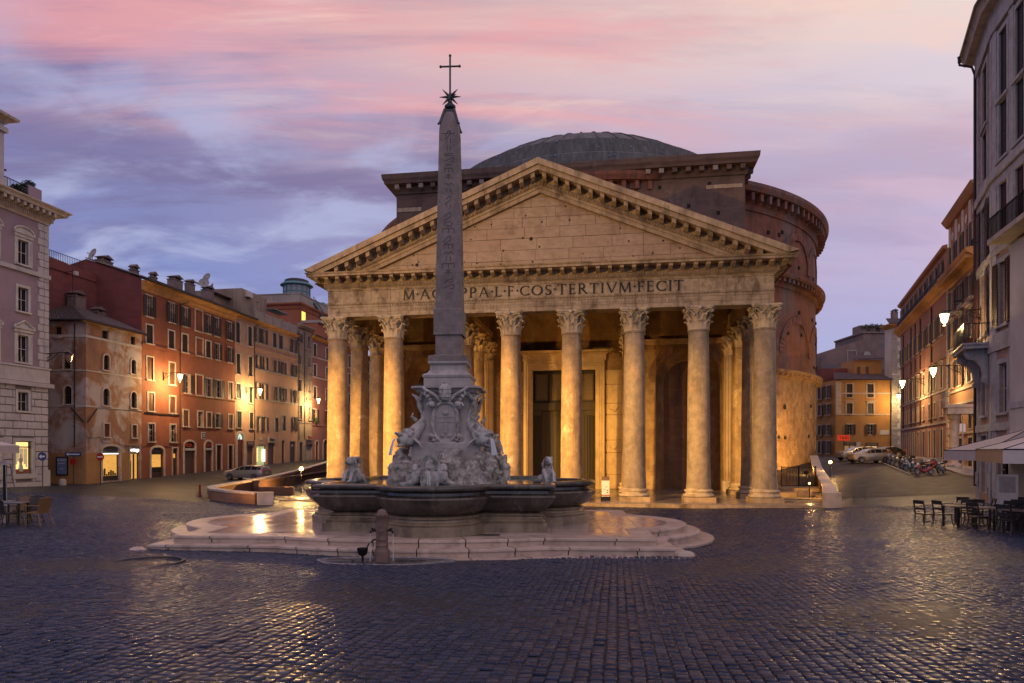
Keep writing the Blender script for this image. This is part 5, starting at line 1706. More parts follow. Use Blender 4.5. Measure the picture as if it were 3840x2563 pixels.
def sash_mesh(w, h, mat, bars):
    def mk():
        mb = MB(); f = .055
        mb.box(0, .16, 0, f, .2, h); mb.box(w - f, .16, 0, w, .2, h); mb.box(f, .161, 0, w - f, .2, f); mb.box(f, .161, h - f, w - f, .2, h)
        mb.box(w / 2 - f / 2, .158, f, w / 2 + f / 2, .2, h - f)
        for k in range(bars):
            z = h * (k + 1) / (bars + 1)
            mb.box(f, .166, z - .02, w - f, .2, z + .02)
        return mb.mesh('sash', mat)
    return cached(('sa', round(w, 2), round(h, 2), mat.name, bars), mk)

def pane_mesh(w, h, mat):
    return cached(('pa', round(w, 2), round(h, 2), mat.name), lambda: MB().box(0, .205, 0, w, .24, h).mesh('pane', mat))

def rail_mesh(w, h):
    def mk():
        mb = MB().box(-.05, -.12, h - .03, w + .05, -.09, h).box(-.05, -.12, 0, w + .05, -.09, .025)
        n = max(3, int(w / .12))
        for k in range(n + 1):
            x = w * k / n
            mb.box(x - .01, -.115, .025, x + .01, -.095, h - .03)
        return mb.mesh('railing', MT['iron'])
    return cached(('ra', round(w, 2), round(h, 2)), mk)

def window(root, x0, x1, z0, z1, shut=None, smat=None, fw=.16, fmat=None, sill=True, hood=0, arched=False, pane='glass', sash='sash', rail=False, bars=2, y=0.0, blind=None, ajar=False):
    w, h = round(x1 - x0, 2), round(z1 - z0, 2)
    fmat = fmat or MT['trim']; smat = smat or MT['shutter_brown']
    o = put('window', frame_mesh(w, h, fw, fmat, sill, hood, arched), root, loc=(x0, y, z0))
    if shut == 'blind':
        put('blind_panel', MB().box(0, .1, 0, w, .12, h).mesh('blind_panel', blind), o)
        return o
    put('pane', pane_mesh(w, h, MT[pane]), o)
    if shut == 'closed':
        sm = shutter_mesh(w / 2 - .01, h, smat)
        put('shutter', sm, o, loc=(0, .09, 0)); put('shutter', sm, o, loc=(w / 2 + .01, .09, 0))
    else:
        put('sash', sash_mesh(w, h, MT[sash], bars), o)
        if shut == 'open':
            sw_ = w / 2 + .03
            sm = shutter_mesh(sw_, h, smat)
            a = random.uniform(.02, .1) if not ajar else .5
            put('shutter', sm, o, loc=(-.02, -.1, 0), rot=(0, 0, PI - .0 + a)).scale = (1, -1, 1)
            put('shutter', sm, o, loc=(w + .02, -.1, 0), rot=(0, 0, -a))
    if rail: put('railing', rail_mesh(w, 1.0), o)
    return o

def sheet_tiles(mb, p0, p1, p2, p3, nx, ny, r=None):
    """rows of half-round tiles between four corners: p0-p1 eave, p3-p2 ridge"""
    p0, p1, p2, p3 = map(Vector, (p0, p1, p2, p3))
    nrm = (p1 - p0).cross(p3 - p0).normalized()
    for i in range(nx):
        for j in range(ny):
            vs = []
            for dj, lift in ((0, .03), (1.12, 0.0)):
                fj = min(1.0, (j + dj) / ny)
                a = p0.lerp(p3, fj); b = p1.lerp(p2, fj)
                for k in range(5):
                    t = (i + .06 + .88 * k / 4) / nx
                    q = a.lerp(b, t)
                    wl = (b - a).length / nx * .45
                    vs.append(q + nrm * (wl * math.sin(PI * k / 4) + lift + random.uniform(-.006, .006)))
            mb.add(vs, [(k, k + 1, k + 6, k + 5) for k in range(4)])
    mb.add([p0 - nrm * .02, p1 - nrm * .02, p2 - nrm * .02, p3 - nrm * .02], [(0, 1, 2, 3)])
    return mb

def pipe(root, x, z0, z1, y=-.1, r=.055, elbow=0.0):
    pts = [(x, y, z0), (x, y, z1)]
    if elbow: pts += [(x + elbow * .5, y - .1, z1 + .25), (x + elbow, y - .25, z1 + .45)]
    return MB().tube(pts, r, 8).build('drainpipe', MT['gutter'], root, smooth=True)

def text_mesh(body, size, mat, depth=.01):
    cu = bpy.data.curves.new('sign_text', 'FONT')
    cu.body = body; cu.size = size; cu.extrude = depth; cu.align_x = 'CENTER'; cu.align_y = 'CENTER'
    ob_ = bpy.data.objects.new('sign_text', cu)
    COL.objects.link(ob_)
    dg = bpy.context.evaluated_depsgraph_get()
    me = bpy.data.meshes.new_from_object(ob_.evaluated_get(dg))
    bpy.data.objects.remove(ob_)
    me.materials.clear(); me.materials.append(mat)
    return me

def lettering(body, size, mat, parent, x, z, y=-.02, name='lettering'):
    o = put(name, text_mesh(body, size, mat), parent, loc=(x, y, z), rot=(PI / 2, 0, 0))
    return o

def fill_box(mb, w, depth, z0, z1, y=.0):
    """sides, back and top of a building whose front is a panel at y"""
    mb.add([(0, y, z0), (0, depth, z0), (0, depth, z1), (0, y, z1)], [(3, 2, 1, 0)])
    mb.add([(w, y, z0), (w, depth, z0), (w, depth, z1), (w, y, z1)], [(0, 1, 2, 3)])
    mb.add([(0, depth, z0), (w, depth, z0), (w, depth, z1), (0, depth, z1)], [(0, 1, 2, 3)])
    mb.add([(0, y, z1), (w, y, z1), (w, depth, z1), (0, depth, z1)], [(0, 1, 2, 3)])
    mb.add([(0, .6, z0), (w, .6, z0), (w, .6, z1), (0, .6, z1)], [(0, 1, 2, 3)])

# wall lantern on a scrolled bracket, local x is outwards from the wall
LAMPC = (1.0, .62, .24)
MT['lamp_glass'] = plain('lantern_glass', (.9, .7, .4, 1), .4, emit=(1.0, .74, .36, 1), es=7.0, var=0)
def lantern_meshes():
    br = MB()
    br.tube([(0, 0, .0), (.5, 0, .02), (1.1, 0, .06), (1.75, 0, .06), (1.75, 0, -.02)], .028, 6)
    br.tube([(0, 0, -.55), (.12, 0, -.5), (.2, 0, -.35), (.14, 0, -.2), (.06, 0, -.24), (.08, 0, -.32)], .022, 6)
    br.tube([(.0, 0, -.45), (.3, 0, -.42), (.62, 0, -.2), (.9, 0, .02)], .025, 6)
    br.tube([(.3 + .14 * math.cos(t * .7) * (1 - t / 14), 0, -.14 + .12 * math.sin(t * .7) * (1 - t / 14)) for t in range(12)], .018, 5)
    br.box(-.02, -.06, -.7, .02, .06, .15)
    hd = MB().lathe([(.04, .12), (.06, .1), (.16, .04), (.26, -.02), (.28, -.06), (.2, -.06)], 8, (1.75, 0, -.05))
    hd.lathe([(.05, -.68), (.1, -.7), (.03, -.74)], 8, (1.75, 0, -.05))
    gl = MB().lathe([(.24, -.065), (.15, -.5), (.06, -.6)], 8, (1.75, 0, -.05))
    return br.mesh('bracket', MT['iron'], True), hd.mesh('lamp_hood', MT['iron']), gl.mesh('lamp_glass', MT['lamp_glass'])
LAN = lantern_meshes()
def wall_lantern(label, loc, rz, energy=900, sc=1.0, on=True, color=LAMPC, group='wall lanterns'):
    t = thing('wall_lantern', label, 'lantern', loc, rz, group)
    t.scale = (sc, sc, sc)
    put('bracket', LAN[0], t); h = put('lamp_hood', LAN[1], t)
    g = put('lamp_glass', LAN[2] if on else cached('dull_glass', lambda: MB().lathe([(.24, -.065), (.15, -.5), (.06, -.6)], 8, (1.75, 0, -.05)).mesh('lamp_glass', plain('unlit_glass', (.2, .12, .1, 1), .3))), t)
    if on:
        l = lamp('lantern_lamp', 'POINT', (1.75 * sc, 0, -.95 * sc), energy, color, shadow_soft_size=.12, specular_factor=.22)
        l.parent = t; l.scale = (1 / sc, 1 / sc, 1 / sc); l.location = (1.75, 0, -.9)
    return t
def dish(label, loc, rz, d=.9, tilt=25, group='satellite dishes'):
    t = thing('satellite_dish', label, 'satellite dish', loc, rz, group)
    mb = MB().lathe([(.001, -.1), (.2 * d, -.085), (.38 * d, -.04), (.5 * d, .03)], 20, cap=False)
    M = Matrix.Translation((0, 0, .9)) @ Matrix.Rotation(R(90 - tilt), 4, 'X')
    mb.xf(M).build('reflector', MT['dish'], t, smooth=True)
    MB().tube([(0, 0, 0), (0, 0, .55), (0, .05, .88)], .03, 6).build('mast', MT['gutter'], t)
    MB().tube([(0, 0, .6), (0, -.45, .85)], .015, 5).box(-.05, -.52, .82, .05, -.44, .92).build('receiver_arm', MT['gutter'], t)
    return t
MT['dish'] = plain('dish_grey', (.3, .29, .27, 1), .6)
MT['chimney'] = stone('chimney_plaster', (.16, .12, .115, 1), (.24, .19, .18, 1), 3, .9, .5, .02, dirt=(.07, .06, .055, 1))
def chimney(label, loc, rz, w=.8, d=.6, h=1.4, pots=True):
    t = thing('chimney', label, 'chimney', loc, rz, 'chimneys')
    MB().box(-w / 2, -d / 2, 0, w / 2, d / 2, h).build('stack', MT['chimney'], t)
    mb = MB()
    mb.box(-w / 2 - .06, -d / 2 - .06, h + .002, w / 2 + .06, d / 2 + .06, h + .1)
    for x in (-w * .35, w * .35):
        mb.box(x - .07, -d * .4, h + .101, x + .07, d * .4, h + .35)
    mb.build('vent_piers', MT['chimney'], t)
    MB().ext([(-w / 2 - .12, h + .352), (w / 2 + .12, h + .352), (0, h + .7)], -d / 2 - .1, d / 2 + .1).build('cap_tiles', MT['tile'], t)
    return t
# ================================================================ row of houses on the left, in front of them local x runs away from the camera
LO = Vector((-39.95, 64.0)); LA = PI / 2 + TA
LX = Vector((math.cos(LA), math.sin(LA))); LY = Vector((-math.sin(LA), math.cos(LA)))
def LP(s, y=0.0):
    p = LO + LX * s + LY * y
    return p
def lrow(name, label, s0, cat='house'):
    p = LP(s0)
    return thing(name, label, cat, (p.x, p.y, 0), LA)
GB = -1.6          # foundations reach below the sloping ground
# ---------------------------------------------------------------- corner house, worn ochre
MT['plaster_worn'] = stone('worn_plaster', (.24, .115, .06, 1), (.33, .17, .095, 1), .7, .88, .5, .02, dirt=(.13, .07, .05, 1), dirt_amt=.6, patch=(.42, .36, .34, 1), patch_lo=.46, patch_hi=.56, patch_sc=.36, streak=.25)
MT['plaster_ochre'] = stone('ochre_plaster', (.3, .155, .055, 1), (.38, .21, .085, 1), .8, .88, .4, .02, dirt=(.17, .09, .045, 1), dirt_amt=.6, streak=.2)
MT['band'] = stone('pale_band', (.42, .38, .34, 1), (.5, .46, .42, 1), 3, .8, .3, .01, dirt=(.3, .2, .15, 1))
h1 = lrow('corner_house', 'small ochre corner house with flaking plaster and arched windows', 0)
Wd = 7.6
wins = [(2.06, 2.85, 13.42, 14.24, 0), (6.0, 6.6, 13.44, 14.26, 0), (2.22, 2.97, 10.4, 11.88, 1), (6.03, 6.73, 10.45, 11.9, 1), (2.15, 2.99, 6.95, 8.6, 1), (6.02, 6.79, 6.95, 8.57, 1), (2.3, 2.99, 3.89, 5.16, 0), (6.17, 6.83, 3.88, 5.15, 0), (2.06, 4.38, -.42, 3.0, 2), (5.89, 7.28, -.4, 2.95, 0)]
mb = MB()
wall_panel(mb, 0, Wd, GB, 14.7, wins)
for w in wins:
    if w[4] == 1: arch_fill(mb, w[0], w[1], w[3], (w[1] - w[0]) / 2)
    if w[4] == 2: arch_fill(mb, w[0], w[1], w[3], .38)
# the face to the lane, turned to the camera: local direction
def fl(t, z, off=0.0):     # point on that face: t metres left of the corner
    v = Vector((-t, 0))            # world -x
    return (v.dot(LX), v.dot(LY), z)
SA = math.atan2(fl(1, 0)[1], fl(1, 0)[0])
mb.build('wall', MT['plaster_worn'], h1)
side = thing('x', 'x', 'x'); bpy.data.objects.remove(side)
sw = MB()
swin = [(1.41, 2.05, 10.2, 11.84, 1), (1.32, 2.02, 6.91, 8.62, 1), (2.3, 2.85, 13.2, 14.14, 0)]
wall_panel(sw, 0, 9, GB, 14.7, swin)
for w in swin[:2]: arch_fill(sw, w[0], w[1], w[3], (w[1] - w[0]) / 2)
SM = Matrix.Rotation(SA, 4, 'Z') @ Matrix.Scale(-1, 4, (0, 1, 0))
o = sw.build('lane_wall', MT['plaster_worn'], h1); o.matrix_local = SM
for w in wins[:8]:
    window(h1, w[0], w[1], w[2], w[3], 'closed' if w[4] == 0 and w[2] > 3 and w[2] < 6 else None, MT['shutter_rust'], .14 if w[4] or w[2] < 6 else 0, MT['trim'], w[2] < 13, 0, bool(w[4]), 'glass', 'sash_dark', bars=1)
for w in swin:
    q = window(h1, w[0], w[1], w[2], w[3], None, None, .12 if w[4] else 0, MT['trim'], True, 0, bool(w[4]), 'glass', 'sash_dark', bars=1)
    q.matrix_local = SM @ Matrix.Translation((w[0], 0, w[2]))
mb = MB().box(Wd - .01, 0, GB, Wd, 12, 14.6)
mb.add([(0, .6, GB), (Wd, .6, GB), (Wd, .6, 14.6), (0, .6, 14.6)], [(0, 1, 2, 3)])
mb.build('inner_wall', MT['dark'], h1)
for z, hh in ((13.2, .22), (10.02, .12), (6.66, .14)):
    MB().box(-.03, -.05, z, Wd - .02, .0, z + hh).build('string_course', MT['band'], h1)
    b_ = MB().box(0, -.05, z, 8, 0, z + hh).build('string_course', MT['band'], h1); b_.matrix_local = SM
for a_, b_ in ((0, 2.0), (4.6, 5.7)): MB().box(a_, -.025, -1.2, b_, 0, 2.35).build('painted_base', MT['plaster_ochre'], h1)
b_ = MB().box(0.01, -.025, -1.2, 8, 0, 2.35).build('painted_base', MT['plaster_ochre'], h1); b_.matrix_local = SM
# roof
mb = MB()
f0 = fl(-.0, 14.75); ov = .55
A0 = Vector((-.5, -ov, 14.7)); A1 = Vector((Wd + .2, -ov, 14.7))
lf = Vector(fl(9, 14.7)); ridge0 = Vector((3.2, 4.2, 16.9)); ridge1 = Vector((Wd + .2, 4.6, 16.9))
sheet_tiles(mb, A0, A1, ridge1, ridge0, 34, 12)
lfo = lf + Vector((-.5, -.45, 0))
ridge2 = Vector(fl(9, 16.9)) + Vector((3.6, 1.5, 0))
sheet_tiles(mb, lfo, A0, ridge0, ridge2, 36, 12)
mb.build('tile_roof', MT['tile'], h1, kind='stuff')
MB().box(-.5, -ov - .05, 14.55, Wd + .2, -ov + .05, 14.66).build('gutter', MT['gutter'], h1)
MB().extx([(-ov, 14.68), (0, 14.62), (0, 14.7), (-ov, 14.72)], -.5, Wd).build('eave_soffit', MT['plaster_ochre'], h1)
b_ = pipe(h1, 1.0, 2.9, 14.5); b_.matrix_local = SM
# tie bars in a V, cable
for s_, m_ in ((1, Matrix.Identity(4)), (1, SM)):
    b_ = MB().tube([(.15, -.05, 5.2), (1.35, -.05, 6.55)], .045, 6).build('tie_bar', MT['iron'], h1); b_.matrix_local = m_
MB().tube([(0, -.04, 3.9), (.6, -.04, 3.75), (1.8, -.04, 3.85), (2.0, -.04, 3.3), (3.6, -.04, 3.25), (5.6, -.04, 3.05), (7.5, -.04, 3.1)], .025, 5).build('cable', MT['iron'], h1)
# shop 1
for a_, b_ in ((1.85, 2.05), (4.39, 4.6)): MB().box(a_, -.08, -.6, b_, .02, 2.6).build('shop_jamb', MT['trim'], h1)
n = 8
for i in range(n):
    f = lambda t, k: (3.22 - (1.17 + k) * math.cos(PI * t), 2.62 + (.38 + k) * math.sin(PI * t))
    MB().ext([f(i / n, .0), f(i / n, .24), f((i + .97) / n, .24), f((i + .97) / n, .0)], -.09, .02).build('arch_stone', MT['trim'], h1)
def shopfront(root, x0, x1, z0, z1, mat, name='shop_window', base=.5, lattice=0):
    s_ = MB().box(x0, .2, z0, x1, .26, z0 + base).box(x0, .2, z0 + base, x0 + .07, .26, z1).box(x1 - .07, .2, z0 + base, x1, .26, z1).box(x0 + .07, .2, z1 - .08, x1 - .07, .26, z1).build(name, MT['sash_dark'], root)
    MB().box(x0 + .07, .27, z0 + base, x1 - .07, .3, z1 - .08).build('lit_interior', mat, s_)
    return s_
s1 = shopfront(h1, 2.06, 4.38, -.42, 2.2, MT['lit_warm'])
mb = MB()       # display inside
for k in range(7):
    x = 2.3 + k * .28
    mb.box(x, .2, .1, x + .16, .262, .1 + random.uniform(.1, .7))
mb.build('display_goods', MT['dark'], s1)
MB().box(2.08, .12, 2.2, 4.36, .2, 2.28).build('shelf_light', MT['lit_white'], s1)
mb = MB()
for k in range(12):
    x = 2.1 + k * .19
    mb.tube([(x, .15, 2.3), (x + .19, .15, 2.95)], .012, 4).tube([(x + .19, .16, 2.3), (x, .16, 2.95)], .012, 4)
mb.build('fanlight_grille', MT['iron'], s1, kind='stuff')
MB().box(2.06, .21, 2.28, 4.38, .24, 3.0).build('fanlight', MT['glass_curtain'], s1)
# shop 2
MB().box(5.7, -.05, -.6, 5.88, .02, 3.1).box(7.29, -.05, -.6, 7.45, .02, 3.1).box(5.7, -.05, 3.0, 7.45, .02, 3.12).build('shop_jamb', MT['trim_grey'], h1)
s2 = shopfront(h1, 5.89, 7.28, -.4, 2.3, MT['lit_warm'], base=.05)
MB().box(6.5, .12, -.4, 6.66, .2, 2.2).box(6.05, .2, -.3, 6.3, .262, 1.5).build('glazing_bar', MT['sash_dark'], s2)
lettering('Bottega', .5, MT['lit_white'], s2, 6.58, 2.62, .08)
MB().box(5.9, .14, 2.32, 7.27, .2, 2.95).build('sign_board', MT['trim_grey'], s2)

# ---------------------------------------------------------------- big red house
MT['plaster_red'] = stone('red_plaster', (.2, .06, .033, 1), (.3, .1, .05, 1), .9, .86, .4, .02, dirt=(.15, .055, .03, 1), dirt_amt=.6, streak=.3)
MT['plaster_wine'] = stone('wine_plaster', (.15, .042, .042, 1), (.22, .07, .065, 1), .8, .9, .5, .02, dirt=(.1, .04, .04, 1), dirt_amt=.6, stretch=(1, 1, 2.5))
MT['orange_cornice'] = stone('orange_cornice', (.42, .2, .06, 1), (.5, .26, .09, 1), 1.5, .8, .3, .01, dirt=(.25, .12, .05, 1))
h2 = lrow('red_house', 'tall brick-red five-storey house with brown shutters beside the ochre corner house', 7.6)
def S(*a): return tuple(x - 7.6 for x in a[:2]) + tuple(a[2:])
Wd = 17.65
RW = [S(*q) for q in ((8.25, 9.15, 16.8, 19.0, 'open'), (12.03, 12.9, 16.85, 19.0, 'open'), (14.45, 15.25, 16.85, 19.0, 'open'), (16.83, 18.2, 16.75, 19.2, 'blind'), (18.98, 19.75, 16.8, 19.0, 'open'), (20.75, 21.53, 16.75, 19.0, 'open'), (23.55, 24.4, 16.75, 19.0, 'open'),
      (8.3, 9.3, 13.95, 15.9, 'closed'), (11.94, 12.9, 13.95, 15.9, 'closed'), (14.33, 15.35, 13.85, 15.9, 'closed'), (16.98, 18.26, 13.85, 15.9, 'blind'), (18.9, 19.9, 13.85, 15.85, 'closed'), (20.92, 21.7, 13.85, 15.8, 'open'), (23.65, 24.4, 13.85, 15.75, 'open'),
      (8.4, 9.35, 10.1, 12.5, 'closed'), (12.07, 13.03, 9.9, 12.35, 'closed'), (14.75, 15.75, 9.2, 11.3, 'open'), (17.0, 18.3, 9.15, 11.5, 'blind'), (19.0, 20.1, 9.1, 11.3, 'open'), (21.0, 22.1, 9.15, 11.3, 'open'), (23.7, 24.65, 9.2, 11.3, 'closed'),
      (8.58, 9.5, 6.76, 8.7, 'closed'), (12.14, 13.1, 6.77, 8.6, 'closed'), (14.55, 15.5, 5.35, 7.2, 'closed'), (17.3, 18.25, 5.38, 7.2, 'none'), (19.12, 20.04, 5.4, 7.15, 'closed'), (20.94, 21.8, 5.42, 7.1, 'open'), (23.79, 24.7, 5.38, 7.13, 'closed'),
      (8.65, 9.57, 3.52, 5.4, 'rail'), (12.26, 13.15, 3.52, 5.42, 'rail'))]
RG = [S(*q) for q in ((9.05, 11.06, -.4, 2.9, 2), (12.65, 13.48, -.35, 2.8, 0), (14.74, 16.7, -.2, 3.6, 2), (18.73, 20.09, 0, 3.65, 2), (21.12, 22.19, .1, 3.2, 0), (23.75, 24.73, .2, 3.2, 0))]
mb = MB()
wall_panel(mb, 0, Wd, GB, 19.4, RW + RG)
for g in RG:
    if g[4] == 2: arch_fill(mb, g[0], g[1], g[3], .42)
mb.build('wall', MT['plaster_red'], h2)
mb = MB()
mb.add([(0, 0, GB), (0, 12, GB), (0, 12, 21.4), (0, 6.5, 22.9), (0, 0, 20.6)], [(0, 1, 2, 3, 4)])
mb.build('gable_wall', MT['plaster_wine'], h2)
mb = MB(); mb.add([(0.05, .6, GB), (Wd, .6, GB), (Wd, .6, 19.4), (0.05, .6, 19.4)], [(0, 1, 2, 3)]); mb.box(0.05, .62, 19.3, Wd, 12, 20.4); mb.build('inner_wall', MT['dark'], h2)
for q in RW:
    k = q[4]
    window(h2, *q[:4], {'rail': None, 'none': None}.get(k, k), MT['shutter_brown'] if k == 'open' or q[3] > 13.5 else MT['shutter_rust'], .15, MT['trim'], True, 0, rail=(k == 'rail' or (k == 'open' and q[2] > 16)), blind=MT['plaster_red'], pane='glass_curtain' if q[2] > 16 else 'glass')
for z in (13.62, 8.9):
    x0 = 0 if z > 10 else 6.5
    MB().box(x0, -.1, z, Wd - .02, 0, z + .24).build('string_course', MT['plaster_red'], h2)
MB().box(.4, -.09, 6.45, 6.1, 0, 6.58).build('cable_duct', MT['gutter'], h2)
cp = [(0, 19.35), (-.08, 19.4), (-.1, 19.6), (-.25, 19.75), (-.3, 20.0), (-.55, 20.2), (-.75, 20.3), (-.75, 20.4), (0, 20.42)]
MB().extx(cp, -.05, Wd).build('cornice', MT['orange_cornice'], h2)
MB().tube([(-.1, -.82, 20.42), (Wd, -.82, 20.42)], .09, 8).build('gutter', MT['gutter'], h2)
mb = MB(); sheet_tiles(mb, (-.2, -.85, 20.5), (Wd, -.85, 20.5), (Wd, 6.5, 22.95), (-.2, 6.5, 22.95), 70, 12); mb.build('tile_roof', MT['tile'], h2, kind='stuff')
pipe(h2, 6.25, 1.6, 19.2, elbow=1.2)
MB().tube([(0, -.06, 2.95), (1.2, -.05, 3.1), (5, -.05, 3.0), (6.2, -.06, 3.3)], .02, 5).build('cable', MT['iron'], h2)
# ground floor
def archring(root, x0, x1, zt, rise, k=.24, mat=None):
    cx = (x0 + x1) / 2; hw_ = (x1 - x0) / 2; n = 7
    f = lambda t, q: (cx - (hw_ + q) * math.cos(PI * t), zt - rise + (rise + q) * math.sin(PI * t))
    for i in range(n):
        MB().ext([f(i / n, 0), f(i / n, k), f((i + .96) / n, k), f((i + .96) / n, 0)], -.09, .02).build('arch_stone', mat or MT['trim'], root)
    for a_, b_ in ((x0 - k, x0), (x1, x1 + k)): MB().box(a_, -.085, GB, b_, .02, zt - rise - .01).build('shop_jamb', mat or MT['trim'], root)
for g in RG:
    if g[4] == 2: archring(h2, g[0], g[1], g[3], .42)
    else: MB().box(g[0] - .16, -.06, GB, g[0], .02, g[3] + .16).box(g[1], -.06, GB, g[1] + .16, .02, g[3] + .16).box(g[0], -.06, g[3], g[1], .02, g[3] + .16).build('door_frame', MT['trim'], h2)
g = RG[0]; s_ = shopfront(h2, g[0], g[1], g[2], 2.2, MT['lit_warm'], base=.6); MB().box(g[0], .21, 2.2, g[1], .24, 2.9).build('fanlight', MT['glass_curtain'], s_)
MB().box(g[0] + .1, .2, .2, g[1] - .1, .262, .75).build('display_goods', MT['dark'], s_)
mb = MB()
for k in range(10):
    x = g[0] + k * .2
    mb.tube([(x, .15, 2.2), (x + .2, .15, 2.85)], .012, 4).tube([(x + .2, .16, 2.2), (x, .16, 2.85)], .012, 4)
mb.build('fanlight_grille', MT['iron'], s_, kind='stuff')
g = RG[1]; d_ = MB().box(g[0], .2, g[2], g[1], .26, g[3]).build('door', MT['sash_dark'], h2); MB().box(g[0] + .25, .15, 1.7, g[1] - .2, .2, 2.2).build('lit_notice', MT['lit_warm'], d_)
MT['awning'] = plain('white_awning', (.5, .48, .46, 1), .7)
for g in RG[2:4]:
    d_ = MB().box(g[0], .16, g[2], g[1], .2, g[3] - .8).build('roller_shutter', MT['roller'], h2)
    for k in range(18):
        z = g[2] + .05 + k * .15
        if z < g[3] - .95: put('slat', cached(('slat', round(g[1] - g[0], 2)), lambda: MB().box(0, -.02, 0, g[1] - g[0], .0, .1).mesh('slat', MT['roller'])), d_, loc=(g[0], .16, z))
    MB().box(g[0], .18, g[3] - .78, g[1], .22, g[3]).build('fanlight', MT['dark'], d_)
    mb = MB().tube([((g[0] + g[1]) / 2 + .5 * math.cos(t * PI / 8), .1, g[3] - .4 + .22 * math.sin(t * PI / 8)) for t in range(17)], .03, 6)
    mb.tube([(g[0] + .4, .1, g[3] - .38), (g[1] - .4, .1, g[3] - .42)], .05, 6)
    mb.build('oval_sign', plain('red_sign', (.25, .03, .02, 1), .5, emit=(1, .1, .05, 1), es=.12), d_)
    mb = MB()
    nsc = 9; wv = (g[1] - g[0]) / nsc
    mb.box(g[0], -.12, g[3] - .98, g[1], .15, g[3] - .8)
    for k in range(nsc): mb.ext([(g[0] + k * wv, g[3] - .98), (g[0] + (k + .5) * wv, g[3] - 1.1), (g[0] + (k + 1) * wv, g[3] - .98)], -.12, -.1)
    mb.build('scalloped_awning', MT['awning'], d_)
for g in RG[4:]:
    d_ = MB().box(g[0], .2, g[2], g[1], .26, g[3]).build('door', MT['sash_dark'], h2)
    MB().box(g[0] + .1, .17, g[2] + .2, g[1] - .1, .2, g[3] - .9).box(g[0] + .1, .17, g[3] - .7, g[1] - .1, .2, g[3] - .1).build('door_panel', MT['shutter_brown'], d_)
sg = MB().box(9.75, -.5, 3.9, 10.45, -.44, 4.75).build('hanging_sign', MT['sash'], h2)
MB().box(9.83, -.52, 4.0, 10.37, -.502, 4.65).build('sign_face', MT['dark'], sg)
MB().box(10.0, -.535, 4.1, 10.2, -.522, 4.5).box(9.92, -.535, 4.44, 10.28, -.521, 4.54).build('sign_mark', MT['sash'], sg)
# roof things on the red house
def lw(s, y, z):
    p = LP(s, y); return (p.x, p.y, z)
chimney('broad tiled chimney near the peak of the red house gable', lw(8.6, 5.2, 21.9), LA, 1.5, .9, .9)
chimney('small chimney low on the red house roof front', lw(9.3, 2.2, 21.2), LA, .8, .6, .7)
chimney('third chimney along the red house eave', lw(11.3, 1.4, 20.9), LA, .7, .5, .7)
dish('large round dish on the red house roof peak', lw(7.9, 6.0, 22.6), -.5, 1.3, 20)
dish('grey dish on the far left roof behind the ochre house', lw(4.5, 11, 23.2), .4, 1.3, 18)

# back part behind the corner house: older wine-red wing
h3 = lrow('rear_wing', 'dark wine-red wing with terrace behind the ochre corner house', -1)
mb = MB().box(0, 9, GB, 8.55, 16, 22.4)
mb.box(2.0, 5.2, GB, 8.55, 8.99, 20.3)
mb.build('wall', MT['plaster_wine'], h3)
MB().box(2.0, 5.1, 20.31, 8.5, 5.3, 21.2).build('terrace_parapet', MT['plaster_wine'], h3)
mb = MB()
for k in range(20): mb.box(2.4 + k * .22, 5.15, 21.2, 2.43 + k * .22, 5.18, 22.0)
mb.box(2.4, 5.14, 22.0, 6.8, 5.19, 22.05); mb.build('railing', MT['iron'], h3)
mb = MB(); sheet_tiles(mb, (-1.5, 8.6, 22.3), (8.55, 8.6, 22.3), (8.55, 12.5, 23.9), (-1.5, 12.5, 23.9), 34, 9); mb.build('tile_roof', MT['tile'], h3, kind='stuff')
window(h3, 4.6, 5.4, 20.5, 22.0, None, y=8.9, fw=.1)
chimney('tall old chimney with weeds standing on the ochre house roof', lw(3.9, 4.4, 16.4), LA, 1.3, 1.0, 1.5)
chimney('low tiled chimney right of the old one on the ochre house roof', lw(5.6, 3.4, 16.0), LA, 1.1, .8, .6)
t = thing('roof_antenna', 'thin tv aerial above the ochre house chimney', 'antenna', lw(3.4, 4.4, 18), LA)
MB().tube([(0, 0, 0), (0, 0, 2.6)], .03, 6).build('mast', MT['gutter'], t); MB().tube([(-.1, -.6, 2.5), (-.1, .8, 2.3)], .02, 5).tube([(-.3, .2, 2.4), (.3, .2, 2.4)], .015, 5).tube([(-.3, .6, 2.35), (.3, .6, 2.35)], .015, 5).build('elements', MT['gutter'], t)
MB().box(-.2, -.5, 2.0, .2, -.2, 2.4).build('receiver_box', MT['sash'], t)

